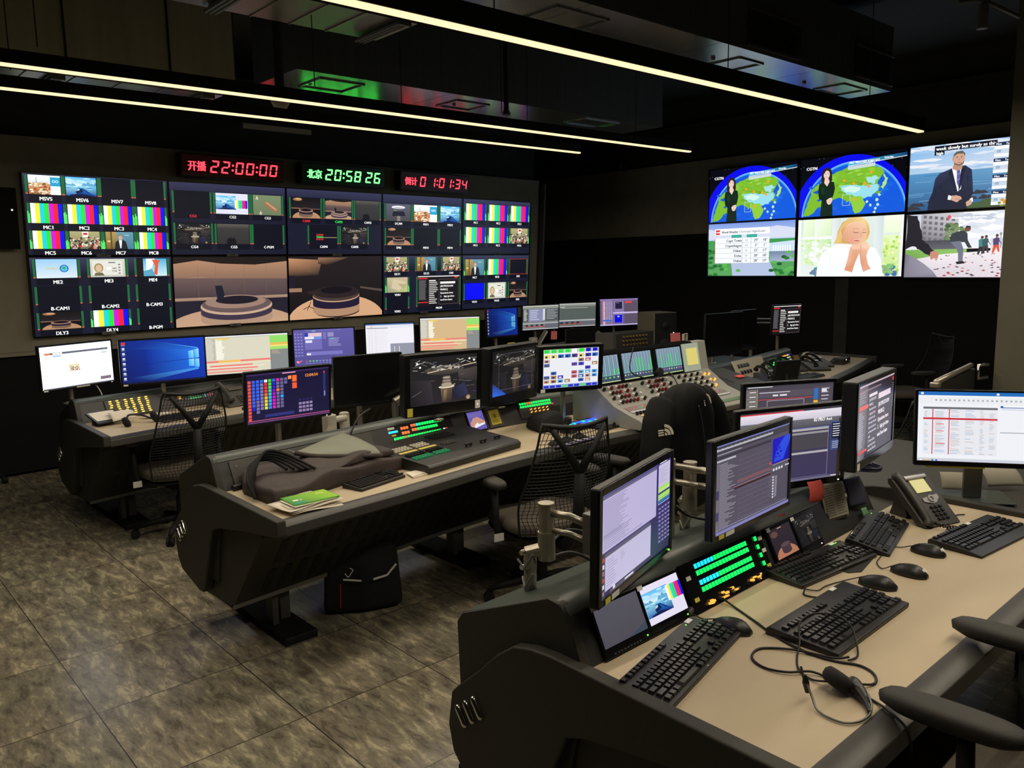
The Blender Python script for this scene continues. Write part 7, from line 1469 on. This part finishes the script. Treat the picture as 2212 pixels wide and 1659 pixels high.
# ---------------------------------------------------------------- wing right of the audio desk
t = thing('console_wing', 'grey side wing joining the audio desk, with blank sloping plates', 'console', (5.35, 3.45, .751))
obj('plate', MB().prism([(-.22, 0), (-.22, .03), (.06, .09), (.36, .15), (.4, .1), (.4, 0)], -.27, .35), 'rackgrey', t, bev=.004); obj('seam', MB().box((.02, .18, .125), (.006, .3, .004), R=Matrix.Rotation(.2, 3, 'X')), 'ink', t); obj('red_label', MB().box((.24, .12, .112), (.1, .05, .002), R=Matrix.Rotation(.2, 3, 'X')), 'red', t)
t = thing('button_keypad', 'grey curved keypad with amber lamps at the right end of the audio desk', 'control panel', (5.3, 3.14, .751))
obj('body', MB().slab([(-.3, -.06), (-.1, -.14), (.2, -.14), (.34, -.05), (.3, .1), (-.25, .1)], 0, .05), 'mixer', t, bev=.01, seg=3)
for i in range(5): obj('amber_button', MB().cyl((-.12+.09*i, .05-.02*(i % 2), .05), (-.12+.09*i, .05-.02*(i % 2), .062), .012, 12), 'amber', t)
k = Canvas(.4, .1, (100, 104, 96)); k.lines(0, .1, 1, .9, 4, (90, 170, 120), .4, .6, 4); k.build('key_field', t, (.05, -.05, .0515), (-PI/2, 0, 0), 'print')
t = thing('intercom_unit', 'white intercom panel with eight round speaker keys', 'intercom', Vector(mid.front(6.35, .55, .01)[0]), rot=mid.front(6.35, .5)[1])
obj('face_plate', MB().slab([(-.28, -.09), (.28, -.09), (.3, .0), (.26, .09), (-.3, .09)], -.006, .006, T=Matrix.Rotation(PI/2, 4, 'X')), 'cream', t)
k0 = None
for i in range(8):
    p = (-.22+.055*(i % 4)+.012*(i//4), -.008, .035-.06*(i//4))
    if not k0: k0 = obj('speaker_key', MB().box((0, 0, 0), (.04, .012, .035)), 'gloss', t, bev=.006, loc=p)
    else: copyo(k0, t, p)
p = module('button_unit', 'distant rack panel with two glowing green button rows', 'control panel', mid, 6.82, .55, .42, .12, 'rack', .01)
f = None
for j in range(2):
    for i in range(16):
        q = (-.14+.0195*i, -.004, -.0-.022*j)
        if not f: f = obj('lit_button', MB().box((0, 0, 0), (.014, .006, .016)), 'ledgreen', p, loc=q)
        else: copyo(f, p, q)
for i in range(8): obj('knob', MB().cyl((-.15+.035*i, 0, .035), (-.15+.035*i, -.012, .035), .007, 10), 'steel', p)
obj('lit_button', MB().box((.185, -.004, .0), (.016, .006, .014)), 'ledred', p)
p = module('button_unit', 'distant rack panel with coloured pilot lamps at the end of the hood', 'control panel', mid, 7.2, .55, .28, .12, 'rack', .01)
r = random.Random(2)
for i in range(18): obj('pilot_lamp', MB().cyl((-.1+.036*(i % 6), 0, .03-.025*(i//6)), (-.1+.036*(i % 6), -.008, .03-.025*(i//6)), .0055, 8), ('amber', 'ledyellow', 'amber', 'ledred', 'ledcyan')[r.randrange(5)] if i != 5 else 'ledblue', p)
t = thing('lcd_control_box', 'flat black control box with a pale blue display on the wing', 'control panel', (5.72, 3.58, .751), -.15)
obj('body', MB().prism([(-.14, 0), (-.14, .02), (.12, .06), (.14, .05), (.14, 0)], -.24, .24), 'blacksoft', t, bev=.006); obj('display', MB().box((-.06, 0, .045), (.17, .12, .003), R=Matrix.Rotation(.15, 3, 'X')), 'lcdblue', t)
for i in range(6): obj('key_row', MB().box((.09+.02*i, .02, .05), (.014, .1, .005), R=Matrix.Rotation(.15, 3, 'X')), 'key', t)
def low_phone(lb, loc, rz):
    t = thing('desk_phone', lb, 'phone', loc, rz, 'desk phones on the console wing')
    obj('body', MB().prism([(-.11, 0), (-.11, .02), (.06, .07), (.10, .065), (.10, 0)], -.1, .1), 'phone', t, bev=.006)
    hs = obj('handset', MB().tube(spline([(-.065, -.12, .05), (-.065, -.09, .085), (-.065, 0, .115), (-.065, .09, .115), (-.065, .12, .085)], 5), [.022, .022, .02, .016, .014]+[.0135]*11+[.014, .016, .02, .022, .022][:5], 10), 'gloss', t, smooth=True)
    obj('key_field', MB().slab([(-.02, -.08), (.085, -.08), (.085, .02), (-.02, .02)], .0, .004, T=Matrix.Translation((0, 0, .05)) @ Matrix.Rotation(.285, 4, 'X')), 'rackgrey', t); obj('display', MB().box((.03, .07, .079), (.09, .035, .004), R=Matrix.Rotation(.285, 3, 'X')), 'silver', t)
for x, y, lb in ((6.18, 3.66, 'first distant desk phone, nearest the pale blue display box'), (6.42, 3.74, 'second distant desk phone in the row on the wing'), (6.66, 3.80, 'third distant desk phone in the row on the wing'), (6.90, 3.86, 'fourth distant desk phone, below the glowing green rows'), (7.10, 3.74, 'fifth distant desk phone, near the yellow note'), (7.36, 3.84, 'last distant desk phone before the bare tan desktop')):
    low_phone(lb, (x, y, .751), -.5)
keyboard('dim keyboard lying in front of the distant desk phones', (6.55, 3.52), 4, .42, .14, keys=False)
keyboard('dark keyboard on the tan end of the distant desktop', (7.78, 3.86), 20, .4, .13, keys=False)
t = thing('desk_stand', 'black monitor back standing before the distant phones', 'monitor', (6.05, 3.42, .751), -.3)
obj('stand_base', MB().box((0, 0, .005), (.2, .12, .01)), 'blacksoft', t); obj('casing', MB().box((0, .02, .11), (.26, .03, .2), R=Matrix.Rotation(.2, 3, 'X')), 'black', t, bev=.006); obj('stand_neck', MB().tube([(0, 0, .01), (0, .02, .1)], .015, 8), 'black', t)
t = thing('yellow_note', 'yellow warning note behind the distant desk phones', 'notice', (7.3, 4.02, .78), rot=(-.4, 0, .1)); obj('sheet', MB().box((0, 0, .03), (.1, .002, .09)), mat('dull_yellow_note', (170, 140, 50), .8), t)
t = thing('desk_microphone', 'rounded pale object on the distant tan desk', 'microphone', (7.62, 4.1, .751)); obj('foam_ball', MB().lathe([(.02, 0), (.055, .03), (.06, .06), (.045, .09), (.01, .1)], n=18), 'cream', t, smooth=True); obj('curled_cord', MB().tube(spline([(.05, 0, .02), (.14, .03, .06), (.2, -.02, .03), (.22, -.1, .006)], 6), .006, 6), 'cream', t)
t = thing('hand_controller', 'small black device with a lamp on the distant tan desk', 'controller', (7.72, 3.78, .751), .2); obj('body', MB().box((0, 0, .03), (.22, .09, .06)), 'black', t, bev=.01); obj('pilot_lamp', MB().box((-.05, -.046, .045), (.01, .003, .01)), 'ledwhite', t)

# equipment between the middle and farthest consoles ----------------
t = thing('equipment_desk', 'dark equipment desk behind the audio desk', 'desk', (6.3, 5.0, 0))
obj('desktop', MB().box((0, 0, .735), (2.6, .7, .03)), 'rackgrey', t); obj('skirt', MB().box((0, -.3, .36), (2.5, .03, .72)), 'console', t); obj('skirt', MB().box((0, .3, .36), (2.5, .03, .72)), 'console', t)
t = thing('desk_riser', 'dark riser shelf standing on the equipment desk', 'shelf', (5.72, 4.88, .751)); obj('shelf_board', MB().box((0, 0, .205), (1.1, .5, .025)), 'rackgrey', t); obj('side_board', MB().box((-.53, 0, .096), (.03, .48, .192)), 'console', t); obj('side_board', MB().box((.53, 0, .096), (.03, .48, .192)), 'console', t); obj('front_board', MB().box((0, -.2, .096), (1.03, .02, .192)), 'console', t)
t = thing('studio_speaker', 'tall studio loudspeaker with pale side on the equipment desk', 'speaker', (6.45, 5.08, .751), -.3)
obj('cabinet', MB().box((0, 0, .265), (.26, .3, .53)), 'speaker', t, bev=.004); obj('front_baffle', MB().box((0, -.152, .265), (.25, .006, .52)), 'black', t); obj('woofer', MB().lathe([(.09, 0), (.085, .01), (.03, -.004), (.025, .008), (.001, .012)], n=24, T=Matrix.Translation((0, -.156, .19)) @ Matrix.Rotation(PI/2, 4, 'X')), 'blacksoft', t, smooth=True); obj('tweeter', MB().lathe([(.04, 0), (.038, .006), (.012, .003), (.001, .008)], n=20, T=Matrix.Translation((0, -.156, .4)) @ Matrix.Rotation(PI/2, 4, 'X')), 'blacksoft', t, smooth=True); obj('pilot_lamp', MB().box((.09, -.158, .33), (.008, .004, .008)), 'ledwhite', t)
t = thing('rack_unit', 'low rack unit with rows of golden knobs on the dark riser shelf', 'rack unit', (5.66, 4.72, .969), -.05)
obj('case', MB().box((0, .08, .09), (.5, .2, .18)), 'rack', t, bev=.004); obj('side_cheek', MB().box((-.27, .08, .09), (.04, .22, .19)), 'rackgrey', t)
gk = None
for j in range(4):
    for i in range(8):
        q = (-.16+.042*i+.006*(j % 2), -.024, .04+.036*j)
        if not gk: gk = obj('golden_knob', MB().cyl((0, 0, 0), (0, -.016, 0), .009, 8), mat('dull_gold_knob', (190, 160, 100), .3, metal=.8), t, loc=q)
        else: copyo(gk, t, q)
desk_phone('dark desk phone behind the golden knob rack unit', (5.62, 5.0, .969), -.3, 1.1, False, False)
t = thing('sticky_note', 'pink printed note standing right of the studio loudspeaker', 'note', (6.20, 4.66, 1.045), rot=(-.1, 0, -.1)); obj('sheet', MB().box((0, 0, .0), (.13, .003, .13)), 'pink', t); obj('clip', MB().box((0, .01, -.07), (.02, .01, .02)), 'steel', t)
t = thing('desk_clamp', 'pale clamp beside the pink note', 'clamp', (6.40, 4.72, .751)); obj('jaw', MB().tube([(0, 0, 0), (0, 0, .33), (.05, 0, .33), (.05, 0, .26)], .014, 8), 'cream', t)
t = thing('yellow_note', 'yellow no drinks notice under the smaller blue desktop monitor', 'notice', (5.33, 6.0, .955), rot=(-.1, 0, -.05)); k = Canvas(.09, .10, (190, 176, 60)); k.ell(.5, .45, .28, .26, (90, 70, 30)); k.ell(.5, .45, .2, .19, (190, 176, 60)); k.line([(.38, .3), (.62, .6)], .05, (90, 70, 30)); k.build('notice_face', t, (0, -.003, 0), m='print'); obj('backing', MB().box((0, 0, 0), (.095, .004, .105)), 'rackgrey', t); obj('holder', MB().box((0, .01, -.08), (.03, .012, .09)), 'rack', t)
t = thing('sticky_note', 'pink sticky note under the grey software monitor', 'note', (6.22, 6.3, 1.0), rot=(0, .06, -.1)); obj('sheet', MB().box((0, 0, 0), (.085, .002, .09)), 'pink', t); obj('tape', MB().box((0, .002, .05), (.03, .002, .03)), 'rackgrey', t)
t = thing('glass_jar', 'small lidded jar left of the pale arm on the farthest console', 'jar', (5.72, 6.1, .90)); obj('jar_body', MB().lathe([(.045, 0), (.05, .01), (.05, .08), (.04, .09)], n=20), mat('cloudy_glass', (150, 150, 140), .25), t, smooth=True); obj('lid', MB().lathe([(.045, .09), (.046, .12), (.02, .125)], n=20), 'paperdim', t)
t = thing('monitor_arm', 'pale slanted monitor arm under the grey software monitor', 'monitor arm', (6.0, 6.25, .88)); obj('post', MB().cyl((-.05, 0, 0), (-.05, 0, .06), .02, 12), 'alu', t); obj('link_bar', MB().tube([(-.06, 0, .05), (.1, .05, .17)], .024, 10), 'alu', t)
t = thing('paper_stack', 'small stack of papers on the equipment desk', 'papers', (5.2, 5.0, .751), .1)
for k in range(3): obj('sheet', MB().box((.005*k, .004*k, .006+.012*k), (.24, .2, .010)), 'paper', t)
t = thing('water_bottle', 'clear bottle beside the blank black monitor', 'bottle', (5.98, 5.25, .751)); obj('bottle_body', MB().lathe([(.03, 0), (.034, .02), (.034, .15), (.014, .19), (.014, .21)], n=18), mat('bluish_clear_plastic', (130, 150, 170), .15), t, smooth=True); obj('cap', MB().cyl((0, 0, .21), (0, 0, .23), .016, 14), 'white', t)

# farthest console desk objects --------------------------------------
p = module('button_unit', 'rack panel with columns of yellow lamps at the left of the farthest console', 'control panel', far, 1.75, .5, .34, .13, 'rack', .01)
r = random.Random(7); f = None
for i in range(6):
    for j in range(8):
        q = (-.13+.052*i+.01*r.random()-.005, -.005, .052-.015*j)
        if not f: f = obj('yellow_lamp', MB().box((0, 0, 0), (.018, .006, .007)), 'ledyellow', p, loc=q)
        else: copyo(f, p, q)
p = module('button_unit', 'farthest console rack panel with dim green and red figures', 'control panel', far, 2.25, .5, .36, .12, 'rack', .01)
k = Canvas(.3, .06, (10, 12, 12)); k.lines(.3, .1, .62, .9, 5, (40, 230, 120), .5, .3, 4); k.rect(.7, .2, .74, .8, (60, 190, 220)); k.text('-:-:-', .88, .5, .5, (230, 60, 50), 'c', .2); k.rect(.02, .2, .1, .7, (220, 150, 60)); k.build('digit_display', p, (0, -.002, .01))
t = thing('desk_phone', 'grey speaker phone with handset on the farthest console', 'phone', (2.47, 5.96, .751), .1); t.scale = (1.25,)*3
obj('body', MB().prism([(-.10, 0), (-.10, .012), (.06, .10), (.07, .09), (.07, 0)], -.09, .10), 'phone', t, bev=.006); obj('handset', MB().tube(spline([(-.065, -.09, .04), (-.065, -.02, .09), (-.065, .06, .12)], 6), [.022, .02, .017, .015, .014, .014, .014, .015, .016, .018, .02, .022, .022], 12), 'phone', t, smooth=True)
T = Matrix.Translation((0, -.02, .057)) @ Matrix.Rotation(.503, 4, 'X'); obj('display', MB().box((.025, .065, .003), (.09, .03, .004), T=T), 'rackgrey', t); kk = None
for j in range(4):
    for i in range(3):
        q = T @ Vector((.01+.022*i, -.01-.018*j, .003))
        if not kk: kk = obj('phone_key', MB().box((0, 0, 0), (.014, .01, .005)), 'rackgrey', t, loc=q, rot=(.503, 0, 0))
        else: copyo(kk, t, q, (.503, 0, 0))
keyboard('grey keyboard in front of the speaker phone on the farthest console', (2.72, 5.73), 2, .44, .14, keys=False)
keyboard('black keyboard seen through the mesh chair on the farthest console', (2.02, 5.68), 8, .42, .14, keys=False)
mouse('small mouse left of the grey keyboard on the farthest console', (2.46, 5.66), 60)
t = thing('desk_headset', 'dark headset lying at the left end of the farthest desktop', 'headset', (1.68, 5.66, .751), .2); obj('headband', MB().tube(spline([(-.08, 0, .02), (-.03, .06, .06), (.05, .05, .05), (.08, -.02, .03)], 6), .007, 8), 'black', t, smooth=True); obj('ear_cushion', MB().lathe([(.01, -.014), (.036, -.01), (.036, .01), (.01, .014)], (0, 0, 0), 18, T=Matrix.Translation((.1, -.03, .04)) @ Matrix.Rotation(1.2, 4, 'Y')), 'fabric', t, smooth=True); obj('ear_cushion', MB().lathe([(.01, -.014), (.036, -.01), (.036, .01), (.01, .014)], (0, 0, 0), 18, T=Matrix.Translation((-.09, -.02, .03)) @ Matrix.Rotation(1.2, 4, 'Y')), 'fabric', t, smooth=True)
t = thing('clipboard', 'clipboard with white sheet propped at the left of the farthest console', 'clipboard', (1.53, 5.83, .80), .25); obj('board', MB().box((0, 0, .0), (.2, .16, .01), R=Matrix.Rotation(.35, 3, 'X')), 'black', t); obj('sheet', MB().box((0, .01, .008), (.17, .12, .002), R=Matrix.Rotation(.35, 3, 'X')), 'paper', t); obj('rest', MB().box((0, .04, -.03), (.14, .03, .05)), 'rack', t)
sheet('paper_sheet', 'curled white sheet beside the clipboard on the farthest console', (1.62, 5.80, .80), 10, 60, .16, .1, 'paper', cat='sheet', bend=.02)
sheet('paper_sheet', 'thin sheet of paper lying before the yellow lamp panel', (1.86, 5.86, .765), 12, 85, .2, .07, 'paper', cat='sheet', bend=.004)
cable('charging_cable', 'white cable under the white web page monitor', [(1.55, 6.2, 1.0), (1.58, 6.18, .97), (1.60, 6.16, .92), (1.60, 6.15, .905)], .004, 'cream')

# bag on the floor under the middle console --------------------------
t = thing('sports_bag', 'black sports bag with white chevron and red seam under the middle console', 'bag', (2.13, 3.62, 0), -.5)
F_ = [(-.2, -.14), (0, -.17), (.2, -.12), (.21, .1), (0, .15), (-.2, .1)]
lump('bag_body', F_, 0, .34, 'fabric', t, .01, .8, 4)
obj('white_chevron', MB().tube([(-.1, -.17, .2), (-.01, -.185, .19)], .005, 6).tube([(.05, -.18, .19), (.12, -.165, .2), (.17, -.15, .25)], .006, 6), 'white', t); obj('red_seam', MB().tube([(-.12, -.168, .05), (-.115, -.17, .18)], .003, 6), mat('red_piping', (190, 30, 40), .6), t); obj('handle', MB().tube(spline([(-.08, -.05, .32), (-.04, -.07, .38), (.05, -.07, .38), (.09, -.05, .32)], 6), .008, 8), 'fabric', t, smooth=True)
obj('mascot_free_badge', MB().tube(spline([(-.09, -.178, .235), (-.075, -.182, .215), (-.06, -.182, .235), (-.05, -.182, .25), (-.065, -.182, .262)], 4), .0025, 5), 'white', t)
D.objects['mascot_free_badge'].name = 'squiggle_print'
# board with aluminium edge beside the pillar ------------------------
t = thing('screen_board', 'black folding board with pale aluminium top edge beside the pillar', 'board', (4.83, 1.80, 0), 0)
obj('panel', MB().box((.28, .02, .535), (.86, .04, 1.07), R=Matrix.Rotation(.12, 3, 'Z')), 'black', t); obj('edge_rail', MB().tube([(-.14, -.04, 1.085), (.70, .075, 1.09)], .017, 12), 'alu', t, smooth=True); obj('corner_cap', MB().box((-.15, -.04, 1.07), (.04, .05, .03)), 'alu', t, bev=.006)
for s in (-1, 1): obj('foot', MB().box((.31+s*.35, .02+s*.04, .015), (.04, .3, .03)), 'rack', t)
t = thing('pull_handle', 'bright metal pull handle at the side of the pillar', 'handle', (5.585, 1.78, 1.10)); obj('grip', MB().tube([(-.02, .01, 0), (-.12, .03, .0), (-.12, .03, -.08), (-.02, .01, -.08)], .011, 8), 'chrome', t, smooth=True)
t = thing('chair_caster', 'small black caster of an unseen chair at the far left', 'caster', (1.24, 7.9, 0)); obj('wheel', MB().cyl((-.02, 0, .03), (.02, 0, .03), .03, 14), 'blacksoft', t); obj('stem', MB().cyl((0, 0, .05), (-.04, .0, .09), .01, 8), 'blacksoft', t)
# ---------------------------------------------------------------- camera, light, colour
cam = D.cameras.new('camera'); co = D.objects.new('camera', cam); C.objects.link(co)
cam.sensor_width = 36; cam.lens = 1756.72/2212*36; cam.clip_start = .05
X = Vector((0.74592657, 0.10829776, -0.65716447)); Y = Vector((-0.66582115, 0.09665146, -0.73982477)); Z = Vector((-0.01660547, 0.98940896, 0.14420183))
co.matrix_world = Matrix.Translation((0, 0, 1.76)) @ Matrix((X, Y, Z)).to_4x4()
bpy.context.scene.camera = co
w = D.worlds.new('dark_room_air'); bpy.context.scene.world = w; w.use_nodes = True
w.node_tree.nodes['Background'].inputs[0].default_value = (.006, .007, .008, 1); w.node_tree.nodes['Background'].inputs[1].default_value = 1
sc = bpy.context.scene
sc.view_settings.view_transform = 'Standard'; sc.view_settings.look = 'None'; sc.view_settings.gamma = 1; sc.view_settings.exposure = 0; sc.view_settings.use_curve_mapping = False
sc.cycles.use_denoising = True; sc.cycles.sample_clamp_indirect = 4; sc.cycles.max_bounces = 6
